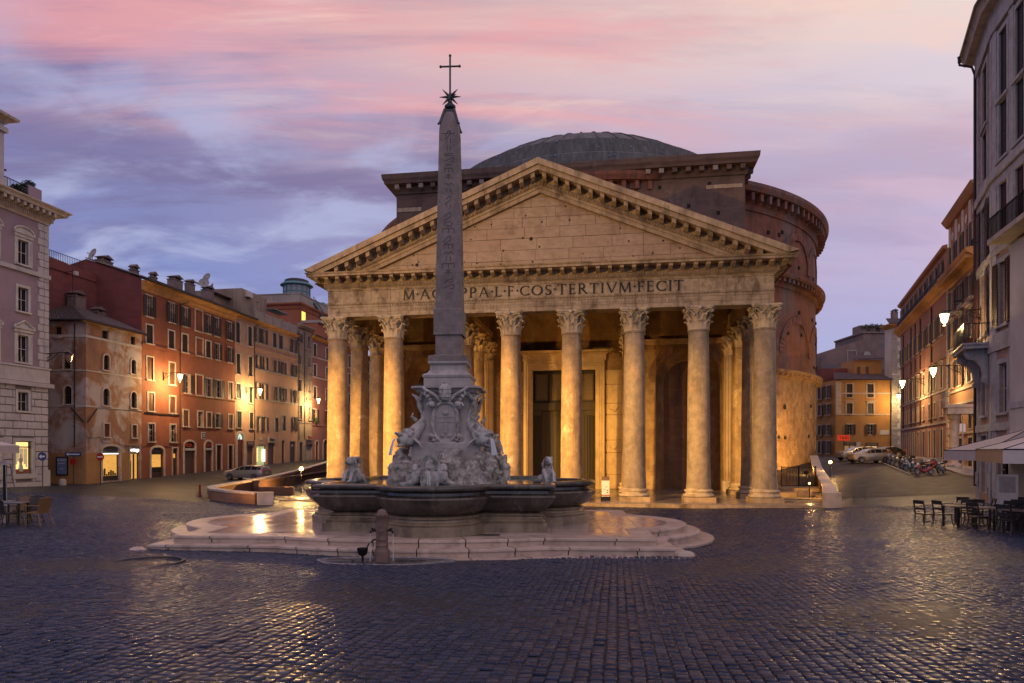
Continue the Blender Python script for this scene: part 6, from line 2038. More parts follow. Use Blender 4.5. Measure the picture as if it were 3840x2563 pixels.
# ---------------------------------------------------------------- pink house
MT['plaster_pink'] = stone('pink_plaster', (.4, .24, .16, 1), (.5, .31, .21, 1), .6, .88, .35, .02, dirt=(.22, .14, .1, 1), dirt_amt=.55, streak=.45)
h4 = lrow('pink_house', 'salmon-pink four-storey house with dark shutters and parapet terrace', 25.27)
def S4(*a): return tuple(x - 25.27 for x in a[:2]) + tuple(a[2:])
Wd = 17.65
PW = [S4(*q) for q in ((25.5, 26.46, 16.7, 19.35, 'closed'), (28.48, 29.46, 16.7, 19.3, 'closed'), (30.4, 31.2, 17.55, 19.55, 'open'), (32.2, 33.0, 17.55, 19.55, 'open'), (35.19, 36.3, 17.55, 19.6, 'closed'), (36.95, 38.2, 17.55, 19.6, 'closed'), (41.0, 42.0, 17.6, 19.6, 'open'),
      (25.6, 26.52, 12.6, 15.25, 'closed'), (28.63, 29.59, 12.65, 15.25, 'closed'), (30.7, 31.4, 13.95, 15.7, 'open'), (32.5, 33.2, 13.95, 15.7, 'open'), (35.8, 36.55, 13.95, 15.65, 'open'), (37.85, 38.6, 13.9, 15.65, 'open'), (41.2, 42.0, 13.95, 15.7, 'open'),
      (25.54, 26.6, 9.4, 11.3, 'closed'), (28.7, 29.6, 9.0, 11.2, 'closed'), (30.5, 31.2, 9.7, 11.9, 'open'), (32.3, 33.1, 9.7, 11.9, 'open'), (35.9, 36.7, 9.8, 11.8, 'open'), (37.9, 38.7, 9.8, 11.8, 'open'), (41.3, 42.1, 9.8, 11.8, 'open'),
      (25.77, 26.79, 5.55, 7.7, 'closed'), (28.85, 29.83, 5.5, 7.7, 'closed'), (31.0, 31.8, 5.3, 7.25, 'open'), (32.6, 33.3, 5.3, 7.25, 'open'), (35.83, 36.9, 5.25, 7.25, 'closed'), (37.95, 39.1, 5.5, 7.7, 'closed'), (41.5, 42.3, 5.5, 7.65, 'open'))]
PG = [S4(*q) for q in ((25.8, 27.35, .1, 4.8, 1), (28.26, 29.83, .1, 3.1, 0), (30.7, 33.3, .2, 3.2, 0), (33.87, 35.66, .3, 3.6, 0), (37.88, 38.8, .4, 4.0, 0), (40.41, 42.31, .5, 3.95, 0))]
mb = MB(); wall_panel(mb, 0, Wd, GB, 20.0, PW + PG)
arch_fill(mb, PG[0][0], PG[0][1], PG[0][3], .77)
mb.build('wall', MT['plaster_pink'], h4)
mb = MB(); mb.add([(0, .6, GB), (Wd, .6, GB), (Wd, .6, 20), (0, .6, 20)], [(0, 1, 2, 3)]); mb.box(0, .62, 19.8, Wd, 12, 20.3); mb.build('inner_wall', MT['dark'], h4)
for q in PW:
    window(h4, *q[:4], q[4], MT['shutter_brown'] if q[0] > 4.9 else MT['shutter_green'], .17, MT['trim_grey'] if q[0] > 4.9 else MT['trim'], q[0] < 4.9, 0, pane='glass_curtain' if random.random() < .5 else 'glass')
for z in (17.35, 13.7, 9.55, 16.5):
    MB().box(4.85, -.12, z, Wd - .02, 0, z + .2).build('string_course', MT['trim_grey'] if z != 16.5 else MT['plaster_pink'], h4)
MB().extx([(0, 19.95), (-.1, 20.0), (-.15, 20.2), (-.5, 20.35), (-.5, 20.45), (0, 20.46)], 0, Wd).build('cornice', MT['orange_cornice'], h4)
MB().tube([(0, -.55, 20.46), (4.9, -.55, 20.46)], .08, 6).build('gutter', MT['gutter'], h4)
MT['parapet'] = stone('terrace_plaster', (.3, .26, .22, 1), (.4, .35, .3, 1), 1.2, .85, .4, .02, dirt=(.15, .12, .1, 1))
par = MB().box(4.8, -.05, 20.47, Wd, .15, 21.9).build('terrace_parapet', MT['parapet'], h4)
for k in range(6): MB().box(4.8 + k * 2.5, -.1, 20.48, 5.15 + k * 2.5, .18, 22.05).build('parapet_pier', MT['trim_grey'], par)
mb = MB(); sheet_tiles(mb, (0, -.6, 20.5), (4.8, -.6, 20.5), (4.8, 5, 22.6), (0, 5, 22.6), 20, 10); mb.build('tile_roof', MT['tile'], h4, kind='stuff')
pipe(h4, 4.75, 4, 19.6, elbow=1.1)
# pink ground floor
g = PG[0]; archring(h4, g[0], g[1], g[3], .77, .35)
dd = MB().box(g[0], .15, g[2], g[1], .22, g[3] - .8).build('arched_door', plain('red_door', (.12, .03, .015, 1), .5), h4)
MB().box(g[0], .2, g[3] - .78, g[1], .24, g[3]).build('lunette', plain('lit_lunette', (.5, .6, .55, 1), .5, emit=(.75, .95, .85, 1), es=.9, var=0), dd)
mb = MB()
for k in range(7):
    a = PI * (k + .5) / 7
    mb.tube([((g[0] + g[1]) / 2, .16, g[3] - .78), ((g[0] + g[1]) / 2 + .75 * math.cos(a), .16, g[3] - .78 + .75 * math.sin(a))], .015, 4)
mb.build('lunette_bars', MT['iron'], dd)
g = PG[1]; s_ = MB().box(g[0], .18, g[2], g[1], .22, g[3]).build('shop_shutter', MT['roller'], h4); MB().box(g[0] - .1, -.1, g[3] + .1, g[1] + .1, 0, g[3] + .7).build('sign_board', MT['sash_dark'], s_); lettering('CALZE', .42, MT['trim'], s_, (g[0] + g[1]) / 2, g[3] + .4, -.115)
g = PG[2]; s_ = shopfront(h4, g[0], g[1], g[2], g[3], plain('lit_shop_green', (.4, .45, .2, 1), .6, emit=(.8, .85, .35, 1), es=.35, var=.45), base=.1)
MB().box(g[1] - .75, .05, 1.0, g[1] - .25, .14, 2.7).build('light_panel', MT['lit_white'], s_); MB().box(g[0] + .1, .1, 1.0, g[0] + .55, .18, 2.9).build('lit_shelf', MT['lit_yellow'], s_)
lettering('BEST', .5, MT['sash'], s_, (g[0] + g[1]) / 2, g[3] + .95, -.06); lettering('GUSTI', .5, MT['sash'], s_, (g[0] + g[1]) / 2, g[3] + .4, -.06)
g = PG[3]; d_ = MB().box(g[0], .16, g[2], g[1], .2, g[3]).build('roller_shutter', MT['roller'], h4)
for k in range(20): put('slat', cached('slatp', lambda: MB().box(0, -.02, 0, g[1] - g[0], 0, .1).mesh('slat', MT['roller'])), d_, loc=(g[0], .16, g[2] + .1 + k * .155))
MB().box(g[0] - .1, -.15, g[3] + .05, g[1] + .1, 0, g[3] + .85).build('sign_board', MT['trim_grey'], d_); lettering('MODA', .45, MT['dark'], d_, (g[0] + g[1]) / 2, g[3] + .45, -.165)
for g in PG[4:]:
    d_ = MB().box(g[0], .2, g[2], g[1], .24, g[3]).build('door', MT['sash_dark'], h4)
    MB().box(g[0] + .12, .16, g[2] + .2, g[1] - .12, .2, g[3] - 1.0).build('door_panel', MT['shutter_brown'], d_)
lettering('68', .42, MT['sash'], d_, (PG[5][0] + PG[5][1]) / 2, 3.3, .12)

# ---------------------------------------------------------------- grey narrow house
MT['plaster_grey'] = stone('grey_plaster', (.26, .2, .16, 1), (.35, .28, .22, 1), .6, .88, .4, .02, dirt=(.13, .1, .08, 1), dirt_amt=.7, streak=.6)
h5 = lrow('narrow_house', 'narrow stained grey-beige house between the pink and mauve houses', 42.93)
def S5(*a): return tuple(x - 42.93 for x in a[:2]) + tuple(a[2:])
GW = [S5(*q) for q in ((43.1, 43.9, 19.45, 20.85), (46.5, 47.4, 19.5, 20.9), (43.2, 44.0, 16.0, 17.6), (46.6, 47.4, 16.0, 17.6), (43.35, 44.2, 11.9, 13.7), (46.9, 47.7, 11.95, 13.7), (43.5, 44.4, 7.5, 9.6), (46.8, 47.7, 7.5, 9.6))]
GG = [S5(*q) for q in ((43.66, 44.68, .7, 3.8), (46.0, 48.0, .8, 4.2))]
mb = MB(); wall_panel(mb, 0, 5.2, GB, 21.8, GW + GG); fill_box(mb, 5.2, 12, GB, 21.8); mb.build('wall', MT['plaster_grey'], h5)
for q in GW: window(h5, *q[:4], 'open' if q[2] > 19 and q[0] < 1 else None, None, .14, MT['trim_grey'], True, pane='glass_curtain' if random.random() < .4 else 'glass')
for z in (18.6, 14.6, 10.4, 6.9): MB().box(0, -.08, z, 5.2, 0, z + .16).build('string_course', MT['plaster_grey'], h5)
MB().extx([(0, 21.7), (-.2, 21.8), (-.55, 22.2), (-.55, 22.4), (0, 22.5)], -.1, 5.3).build('cornice', MT['plaster_grey'], h5)
pipe(h5, .3, 4.2, 21.4); pipe(h5, 2.3, 4.2, 21.4)
g = GG[0]; MB().box(g[0], .2, g[2], g[1], .25, g[3]).build('door', MT['sash_dark'], h5)
g = GG[1]; d_ = MB().box(g[0], .18, g[2], g[1], .22, g[3] - .7).build('roller_shutter', MT['trim_grey'], h5); MB().box(g[0] - .1, -.12, g[3] - .68, g[1] + .1, .18, g[3] + .1).build('sign_board', MT['roller'], d_)
mb = MB()
for k in range(24): mb.sphere((g[0] + random.uniform(0, 1.4), -.3, g[3] + .3 + random.uniform(0, .4)), .09, 6, 4)
mb.build('flower_box', plain('red_flowers', (.2, .02, .02, 1), .7), h5, kind='stuff')
# ---------------------------------------------------------------- mauve house seen through the portico
MT['plaster_mauve'] = stone('mauve_plaster', (.24, .1, .085, 1), (.31, .14, .12, 1), .7, .88, .35, .02, dirt=(.15, .07, .06, 1), dirt_amt=.5)
h6 = lrow('mauve_house', 'dull mauve house with white-framed windows behind the left columns', 48.13)
MW = []
for k in range(9):
    x = .4 + k * 4.9
    for z0, z1 in ((18.15, 20.1), (14.85, 16.75), (11.05, 13.05), (7.2, 9.3)):
        MW.append((round(x, 2), round(x + 1.2, 2), z0, z1))
MG = [(1.2, 2.2, .8, 4.1, 1), (4.2, 6.0, .9, 4.3, 1), (9, 10.6, .9, 3.8, 1), (14, 15.5, .9, 3.8, 1), (20, 22, .9, 3.8, 1)]
mb = MB(); wall_panel(mb, 0, 44, GB, 20.9, MW + MG); fill_box(mb, 44, 12, GB, 20.9)
for g in MG: arch_fill(mb, g[0], g[1], g[3], (g[1] - g[0]) / 2)
mb.build('wall', MT['plaster_mauve'], h6)
for k, q in enumerate(MW): window(h6, *q, 'closed' if q[2] > 10 else 'open', MT['shutter_brown'], .14, MT['trim_white'], False)
for z in (17.8, 14.5, 10.5, 6.6): MB().box(0, -.08, z, 44, 0, z + .22).build('string_course', MT['trim'] if z > 14 else MT['plaster_mauve'], h6)
MB().extx([(0, 20.8), (-.15, 20.9), (-.6, 21.15), (-.6, 21.3), (0, 21.5)], -.1, 44).build('cornice', MT['orange_cornice'], h6)
mb = MB(); sheet_tiles(mb, (0, -.7, 21.35), (20, -.7, 21.35), (20, 5, 23), (0, 5, 23), 60, 8); mb.build('tile_roof', MT['tile'], h6, kind='stuff')
for g in MG:
    archring(h6, g[0], g[1], g[3], (g[1] - g[0]) / 2, .22)
    MB().box(g[0], .2, g[2], g[1], .25, g[3]).build('door', MT['sash_dark'], h6)
mb = MB()
for k in range(60): mb.sphere((.5 + random.uniform(0, 1.0), -.25 + random.uniform(-.1, .1), 7.2 + random.uniform(-.1, .7)), .08, 5, 4)
mb.build('window_plants', plain('balcony_leaves', (.05, .08, .02, 1), .7), h6, kind='stuff')

# ---------------------------------------------------------------- rooftops further back
h7 = lrow('orange_rooftop_house', 'orange-red attic house with roof terrace under the turquoise glazed lantern', 60)
MT['attic_orange'] = stone('attic_plaster', (.3, .095, .05, 1), (.38, .13, .065, 1), .6, .88, .3, .02, dirt=(.2, .07, .045, 1))
mb = MB().box(0, 8, GB, 16, 16, 29.4)
mb.build('wall', MT['attic_orange'], h7)
rp = [(0, 16.5), (0, 8), (16, 8), (16, 16.5)]
MB().sweep(rp, [(0, 28.3), (.15, 28.4), (.3, 28.9), (.7, 29.2), (.75, 29.45), (0, 29.5)]).build('cornice', MT['attic_orange'], h7)
MB().sweep(rp, [(.3, 29.5), (.3, 31.0), (.4, 31.05), (.4, 31.2), (-.1, 31.22), (-.1, 29.5)]).build('roof_parapet', MT['parapet'], h7)
MB().box(.9, 7.96, 26.4, 2.3, 8.02, 28.1).build('lit_doorway', plain('lit_door', (.9, .7, .1, 1), .6, emit=(1, .8, .12, 1), es=1.2, var=0), h7)
MB().box(.2, 4.2, 25.8, 16, 7.99, 26.3).build('terrace_slab', MT['parapet'], h7)
MB().box(.3, 4.6, GB, 16, 7.9, 25.79).build('lower_wall', MT['attic_orange'], h7)
mb = MB()
for k in range(40): mb.box(.4 + k * .38, 4.3, 26.3, .45 + k * .38, 4.35, 27.4)
mb.box(.3, 4.28, 27.4, 15.8, 4.36, 27.46); mb.build('terrace_railing', MT['iron'], h7)
window(h7, 5.2, 6.8, 21.4, 24.2, 'open', MT['shutter_green'], .12, y=4.58)
MT['turquoise'] = plain('turquoise_metal', (.1, .25, .27, 1), .45)
cp_ = LP(64, 10.5)
tq = thing('roof_lantern', 'turquoise glazed roof lantern with dark flat dome on the orange house', 'roof lantern', (cp_.x, cp_.y, 31.0), LA)
mb = MB()
for k in range(14):
    a = 2 * PI * k / 14
    mb.box(2.45 * math.cos(a) - .08, 2.45 * math.sin(a) - .08, 0, 2.45 * math.cos(a) + .08, 2.45 * math.sin(a) + .08, 2.4)
mb.lathe([(2.4, 1.2), (2.5, 1.2), (2.5, 1.3), (2.4, 1.3)], 24, cap=False)
mb.lathe([(2.4, 0), (2.55, 0), (2.55, .25), (2.4, .25)], 24, cap=False)
mb.build('glazing_frame', MT['turquoise'], tq)
MB().lathe([(2.38, .2), (2.38, 2.4)], 24, cap=False).build('glazing', plain('pale_glass', (.22, .24, .26, 1), .2), tq)
MB().lathe([(2.4, 2.4), (2.8, 2.42), (3.0, 2.5), (3.0, 2.62), (2.7, 2.7), (2.6, 2.95), (2.2, 2.97)], 24).build('eave_ring', MT['turquoise'], tq)
MB().lathe([(2.2, 2.95), (2.2, 3.5), (1.9, 3.65), (.01, 3.72)], 24).build('dark_cap', plain('lantern_cap', (.05, .045, .05, 1), .6), tq)
MB().box(7, -2.2, -1.2, 13, 0, .9).build('glazed_corridor', MT['turquoise'], tq)
mb = MB()
for k in range(12): mb.tube([(1 + k * .8, -2.9, -.4 - k * .36), (1 + k * .8, -2.9, .7 - k * .36)], .04, 5)
mb.tube([(1, -2.9, .7), (10, -2.9, -3.35)], .06, 6).tube([(1, -2.9, -.5), (10, -2.9, -4.6)], .25, 6)
mb.build('roof_stair', MT['turquoise'], tq)
# attic clutter over the pink house
h8 = lrow('attic_rooms', 'grey weathered attic rooms and terraces on the pink house roof', 27)
mb = MB().box(0, 4.5, 20, 5, 9, 24.0).box(4.2, 2.5, 20, 11, 8, 25.2).box(10, 3, 20, 15.5, 9, 23.0)
mb.build('wall', MT['plaster_grey'], h8)
mb = MB(); sheet_tiles(mb, (-.3, 4, 23.7), (5.2, 4, 23.7), (5.2, 7, 25.2), (-.3, 7, 25.2), 18, 6); mb.build('tile_roof', MT['tile'], h8, kind='stuff')
window(h8, 7.6, 8.8, 22.2, 24.2, None, y=2.48, fw=.1)
MB().box(5.0, 2.0, 24.2, 6.3, 2.5, 25.0).build('air_conditioner', MT['sash'], h8)
mb = MB().box(11, 1.2, 23.6, 15.6, 3.0, 23.7); mb.build('terrace_awning', MT['turquoise'], h8)
chimney('cluster chimney on the grey attic roof, left one', lw(19.5, 4.5, 22.2), LA, 1.6, 1, 1.2)
chimney('cluster chimney on the grey attic roof, right one', lw(22.0, 4.2, 22.2), LA, 1.0, .8, 1.3)
chimney('stack below the three dishes above the pink house', lw(25.8, 4.2, 22.4), LA, 1.3, 1, 1.2)
dish('highest dish of the three above the pink house', lw(26.2, 4.6, 24.6), -.4, 1.3, 20)
dish('left low dish of the three above the pink house', lw(25.0, 4.2, 23.6), .3, 1.3, 20)
dish('right dish of the three above the pink house', lw(28.5, 5.4, 23.9), -.7, 1.1, 20)
dish('lone dish in front of the orange attic house', lw(36.5, 4.5, 23.2), -.3, 1.3, 20)

# ---------------------------------------------------------------- lilac palazzo at the frame edge
MT['lilac'] = stone('lilac_plaster', (.27, .2, .24, 1), (.34, .26, .3, 1), .6, .85, .25, .01, dirt=(.2, .14, .16, 1), dirt_amt=.4)
MT['rustic'] = stone('rusticated_stone', (.4, .38, .38, 1), (.5, .48, .48, 1), 1.5, .8, .4, .02, dirt=(.26, .24, .24, 1), dirt_amt=.5, streak=.2)
PL0 = -20.0
h9 = lrow('lilac_palazzo', 'lilac and white palazzo with rusticated ground floor and lit shop window', PL0, 'palazzo')
LW_ = 15.65
def SP_(a, b): return (a - PL0, b - PL0)
rw = []
for bay in (-6.87, -9.9, -12.9, -15.9, -18.6):
    c = bay - PL0
    rw += [(c - .5, c + .5, 18.15, 20.15, 'arc'), (c - .5, c + .5, 14.2, 16.2, 'flat'), (c - .5, c + .5, 9.95, 12.2, 'tri'), (c - .5, c + .5, 5.86, 7.45, 'low'), (c - .8, c + .85, .65, 3.35, 'shop')]
mb = MB(); wall_panel(mb, 0, LW_, 8.0, 22.2, [q for q in rw if q[2] > 9]); fill_box(mb, LW_, 12, 8.0, 22.2); mb.build('wall', MT['lilac'], h9)
mb = MB(); wall_panel(mb, 0, LW_, GB, 8.0, [q for q in rw if q[2] < 8]); fill_box(mb, LW_, 12, GB, 8.0); base = mb.build('base_wall', plain('dark_joint_stone', (.2, .18, .18, 1), .9), h9)  # darker stone showing in the joints between the rustic blocks
# rustication blocks, one by one
blks = cached('x', lambda: None)
z = -.1; r_i = 0
while z < 7.9:
    x = -.7 * (r_i % 2)
    while x < LW_:
        xa, xb = max(x, 0), min(x + 1.42, LW_)
        if xa > 9.5 and xb - xa > .1:
            segs = [(xa, xb)]
            for q in rw:
                if q[2] < 8 and z + .6 > q[2] - .2 and z < q[3] + .3:
                    ns = []
                    for a, b in segs:
                        L_, R_ = q[0] - .28, q[1] + .28
                        if b <= L_ or a >= R_: ns.append((a, b)); continue
                        if a < L_: ns.append((a, L_))
                        if b > R_: ns.append((R_, b))
                    segs = ns
            for a, b in segs:
                if b - a < .12: continue
                mb = MB(); c = .035
                mb.add([(a + .02, 0, z + .02), (b - .02, 0, z + .02), (b - .02, 0, z + .61), (a + .02, 0, z + .61), (a + .02 + c, -.1, z + .02 + c), (b - .02 - c, -.1, z + .02 + c), (b - .02 - c, -.1, z + .61 - c), (a + .02 + c, -.1, z + .61 - c)], [(4, 5, 6, 7), (0, 1, 5, 4), (1, 2, 6, 5), (2, 3, 7, 6), (3, 0, 4, 7)])
                mb.build('rustic_block', MT['rustic'], base)
        x += 1.42
    z += .64; r_i += 1
MB().box(10.2, -.14, GB, LW_ + .05, 0, -.12).box(13.85 + 1.0, -.16, GB, LW_ + .12, 0, .85).build('foot_course', MT['rustic'], base)
# quoins
for k in range(20):
    z0 = 9.75 + k * .62
    if z0 > 21.6: break
    w_ = 1.1 if k % 2 else .95
    for j, (a, b) in enumerate(((LW_ - w_, LW_ - w_ * .45), (LW_ - w_ * .45, LW_ + .05))):
        MB().box(a + .015, -.09 - .012 * j, z0 + .02, b - .015, 0, z0 + .58).build('quoin', MT['rustic'], h9)
for z0, z1, pj in ((8.0, 8.35, .35), (8.4, 9.55, .12), (9.56, 9.72, .2), (17.5, 17.85, .18)):
    MB().box(10, -pj, z0, LW_ + pj, 0, z1 - .005).build('string_course', MT['rustic'], h9)
for q in rw:
    if q[0] < 9: continue
    k = q[4]
    if k == 'shop':
        s_ = shopfront(h9, q[0], q[1], q[2], q[3], MT['lit_yellow'], base=.02)
        MB().box(q[0] - .25, -.12, -.1, q[0], .02, q[3] + .25).box(q[1], -.12, -.1, q[1] + .25, .02, q[3] + .25).box(q[0], -.12, q[3], q[1], .02, q[3] + .25).build('shop_surround', MT['rustic'], s_)
        MB().box(q[0] - .4, -.2, .2, q[1] + .4, .02, .6).build('shop_sill', MT['rustic'], s_)
        MB().box(q[0], .1, q[3] - .55, q[1], .2, q[3] - .45).build('glazing_bar', MT['sash_dark'], s_)
        mb = MB(); cx = (q[0] + q[1]) / 2      # dressed figure and drapes in the window
        mb.lathe([(.2, .7), (.16, 1.1), (.1, 1.35), (.16, 1.6), (.15, 1.8), (.05, 1.88), (.07, 2.0), (.06, 2.12), (.01, 2.16)], 12, (cx - .05, .18, .1)).build('dressed_figure', MT['awning'], s_, smooth=True)
        mb = MB()
        for j in range(7): mb.box(q[0] + .08 + j * .2, .2 - .03 * (j % 2), 1.9 - .25 * abs(j - 3), q[0] + .24 + j * .2, .23, 2.75)
        mb.build('drapes', plain('shop_drapes', (.5, .4, .25, 1), .8, emit=(1, .8, .4, 1), es=.25), s_)
        MB().box(q[0] + .07, .14, q[2] + .02, q[1] - .07, .26, q[2] + .35).build('display_shelf', plain('orange_shelf', (.35, .12, .03, 1), .6), s_)
        continue
    w_ = window(h9, *q[:4], None, None, .22, MT['trim_white'], True, 0, bars=1, pane='glass')
    w = q[1] - q[0]; h_ = q[3] - q[2]
    if k in ('arc', 'tri'):
        mb = MB()
        mb.box(-.36, -.1, -.15, -.225, .0, h_ + .2).box(w + .225, -.1, -.15, w + .36, 0, h_ + .2)
        mb.box(-.42, -.16, h_ + .23, w + .42, 0, h_ + .5).box(-.5, -.26, h_ + .502, w + .5, 0, h_ + .62)
        if k == 'tri': mb.ext([(-.5, h_ + .625), (w + .5, h_ + .625), (w / 2, h_ + 1.2)], -.1, 0); mb.tube([(-.5, -.16, h_ + .66), (w / 2, -.16, h_ + 1.22), (w + .5, -.16, h_ + .66)], .08, 6)
        else:
            pts = [(w / 2 - (w / 2 + .5) * math.cos(PI * i / 10), h_ + .625 + .5 * math.sin(PI * i / 10)) for i in range(11)]
            mb.ext(pts, -.1, 0); mb.tube([(x, -.16, z_) for x, z_ in pts], .08, 6)
        mb.build('pediment', MT['trim_white'], w_)
# crowning cornice with brackets
cc = MB().sweep([(0, 0), (LW_, 0), (LW_, 12)], [(-.2, 22.2), (.12, 22.2), (.16, 22.4), (.3, 22.45), (.32, 22.75), (.4, 22.8), (.4, 23.1), (1.05, 23.15), (1.1, 23.35), (1.3, 23.5), (1.3, 23.6), (-.2, 23.65)]).build('crown_cornice', MT['trim'], h9)
bm = MB().box(-.13, -.6, 0, .13, 0, .3).mesh('bracket', MT['trim'])
for k in range(26):
    put('bracket', bm, cc, loc=(LW_ - .2 - k * .62, -.4, 22.82))
mb = MB()
for k in range(60): mb.box(LW_ - .05 - k * .2, -.4, 22.5, LW_ + .06 - k * .2, -.3, 22.7)
mb.build('dentils', MT['trim'], cc, kind='stuff')
MB().box(14.0, .3, 23.66, LW_ - .3, .5, 25.2).box(LW_ - .5, .5, 23.66, LW_ - .3, 5, 25.2).build('roof_parapet', MT['lilac'], h9)
mb = MB()
for k in range(16): mb.box(11.75 + k * .14, .35, 23.66, 11.78 + k * .14, .38, 25.0)
mb.box(11.7, .33, 25.0, 14.0, .4, 25.05); mb.build('roof_railing', MT['iron'], h9)
lg = MB().box(0, 2.0, 23.66, 11.5, 9, 29.2).box(10.9, .2, 23.66, 11.55, .9, 29.2).box(10.75, .05, 23.66, 11.7, 1.05, 24.8).box(10.7, 0.0, 28.5, 11.75, 1.1, 28.9).build('roof_loggia', MT['rustic'], h9)
MB().sweep([(0, .2), (11.6, .2), (11.6, 9)], [(-.2, 29.2), (.1, 29.2), (.2, 29.4), (.7, 29.6), (.75, 29.8), (-.2, 29.9)]).build('loggia_eave', MT['trim'], lg)
MB().box(8, 3.0, 23.66, 13.0, 9, 26.4).build('roof_room', MT['lilac'], h9)
mb = MB(); sheet_tiles(mb, (7.5, 2.3, 26.4), (13.9, 2.3, 26.4), (13.9, 8.5, 28.0), (7.5, 8.5, 28.0), 24, 8); mb.build('tile_roof', MT['tile'], h9, kind='stuff')
def bush(label, loc, r, n=420, sq=(1, 1, .8), pot=False, cat='plant', nm='potted_plant'):
    t = thing(nm, label, cat, loc)
    rs = random.Random(int(loc[0] * 100 + loc[1] * 10))
    mb = MB()
    for k in range(n):
        d = Vector((rs.gauss(0, 1), rs.gauss(0, 1), rs.gauss(0, 1))).normalized() * r * (rs.random() ** .5)
        p = Vector((d.x * sq[0], d.y * sq[1], d.z * sq[2] + r * .9))
        a = Vector((rs.gauss(0, 1), rs.gauss(0, 1), rs.gauss(0, 1))).normalized() * r * .16
        b = a.cross(Vector((rs.gauss(0, 1), rs.gauss(0, 1), rs.gauss(0, 1)))).normalized() * r * .1
        mb.add([p - a, p + b, p + a, p - b], [(0, 1, 2, 3)])
    mb.build('foliage', MT['leaf'], t)
    mb = MB().tube([(0, 0, 0), (0, 0, r)], .04, 6)
    mb.build('stem', MT['gutter'], t)
    return t
MT['leaf'] = plain('dark_leaf', (.03, .05, .025, 1), .6)
bush('leafy shrub on the lilac palazzo roof parapet', lw(PL0 + 14.6, .9, 24.9), .55)
bush('trailing plants along the lilac palazzo roof railing', lw(PL0 + 13.3, .75, 23.7), .75, 500)
# lanterns of the left row
OUT = LA - PI / 2
wall_lantern('lit lantern on a scrolled bracket on the red house', lw(11.0, -.05, 11.0), OUT, 1900, 1.15)
wall_lantern('lit lantern on the pink house beside its drainpipe', lw(27.9, -.05, 10.9), OUT, 1900, 1.15)
wall_lantern('lit lantern on the narrow grey house near the portico', lw(46.0, -.05, 10.95), OUT, 1900, 1.15)
wall_lantern('unlit lantern on the lilac palazzo corner', lw(-4.5, -.05, 11.0), OUT, 0, 1.25, False)
# ================================================================ right side: street of orange palazzi; local x runs towards the camera
RA = math.atan2(-math.cos(R(22.1)), -math.sin(R(22.1)))
RO0 = Vector((60.9, 107.0)); RX = Vector((math.cos(RA), math.sin(RA))); RY = Vector((-math.sin(RA), math.cos(RA)))
def rp_(s, y=0.0):
    return RO0 + RX * s + RY * y
MT['plaster_rose'] = stone('rose_plaster', (.3, .135, .085, 1), (.38, .18, .115, 1), .5, .88, .35, .02, dirt=(.2, .09, .06, 1), dirt_amt=.5, streak=.25)
MT['plaster_orange'] = stone('orange_plaster', (.36, .18, .095, 1), (.45, .24, .13, 1), .5, .88, .35, .02, dirt=(.24, .12, .07, 1), dirt_amt=.5, streak=.25)
rb = thing('rose_palazzo', 'long rose-orange palazzo lining the side street, with drainpipes', 'palazzo', (RO0.x, RO0.y, 0), RA)
bays = [1.6, 5.2, 8.8, 12.2, 15.8, 20.0, 23.9, 27.2, 31.1]
rw = []
for b in bays:
    rw += [(b - .65, b + .65, 15.75, 18.1, 'open'), (b - .65, b + .65, 9.7, 12.35, 'hood'), (b - .6, b + .6, 6.5, 8.25, 'small'), (b - .6, b + .6, 1.7, 4.95, 'door')]
mb = MB(); wall_panel(mb, 0, 34.3, GB, 20.4, rw); fill_box(mb, 34.3, 14, GB, 20.4); mb.build('wall', MT['plaster_rose'], rb)
for q in rw:
    window(rb, *q[:4], {'open': 'open', 'hood': 'closed', 'small': None, 'door': 'closed'}[q[4]], MT['shutter_brown'] if q[4] != 'door' else MT['shutter_green'], .2, MT['trim'], q[4] != 'door', 1 if q[4] == 'hood' else 0)
for z in (15.2, 9.2, 5.6, 13.0): MB().box(0, -.12, z, 34.3, 0, z + .25).build('string_course', MT['plaster_rose'] if z > 12 else MT['trim'], rb)
MB().box(0, -.03, GB, 34.3, 0, 5.55).build('painted_base', MT['plaster_orange'], rb) if False else None
MB().extx([(0, 20.3), (-.2, 20.4), (-.3, 20.7), (-.6, 20.9), (-.85, 21.05), (-.95, 21.3), (0, 21.4)], -1.0, 34.3).build('eave_cornice', MT['orange_cornice'], rb)
for x in (3.4, 10.5, 14.0, 17.9, 25.6): pipe(rb, x, 5.8, 20.0, r=.08)
at = MB().box(.5, -.05, 21.41, 34.3, 10, 24.9).build('attic_storey', MT['plaster_orange'], rb)
for k in range(9): window(at, 2.0 + k * 3.6, 3.2 + k * 3.6, 22.0, 24.1, 'open', None, .1, y=-.06)
MB().extx([(.0, 24.7), (-.4, 24.9), (-.5, 25.2), (.0, 25.3)], .2, 34.3).build('attic_eave', MT['plaster_orange'], at)
mb = MB().box(.5, -.6, 22.35, 34.3, -.55, 22.4)
for k in range(170): mb.box(.6 + k * .2, -.59, 21.4, .62 + k * .2, -.57, 22.35)
mb.build('terrace_railing', MT['iron'], at, kind='stuff')
for k in range(9): MB().box(1 + k * 3.8, .6, 24.9, 2.4 + k * 3.8, 2, 25.7).build('roof_vent', MT['chimney'], at)

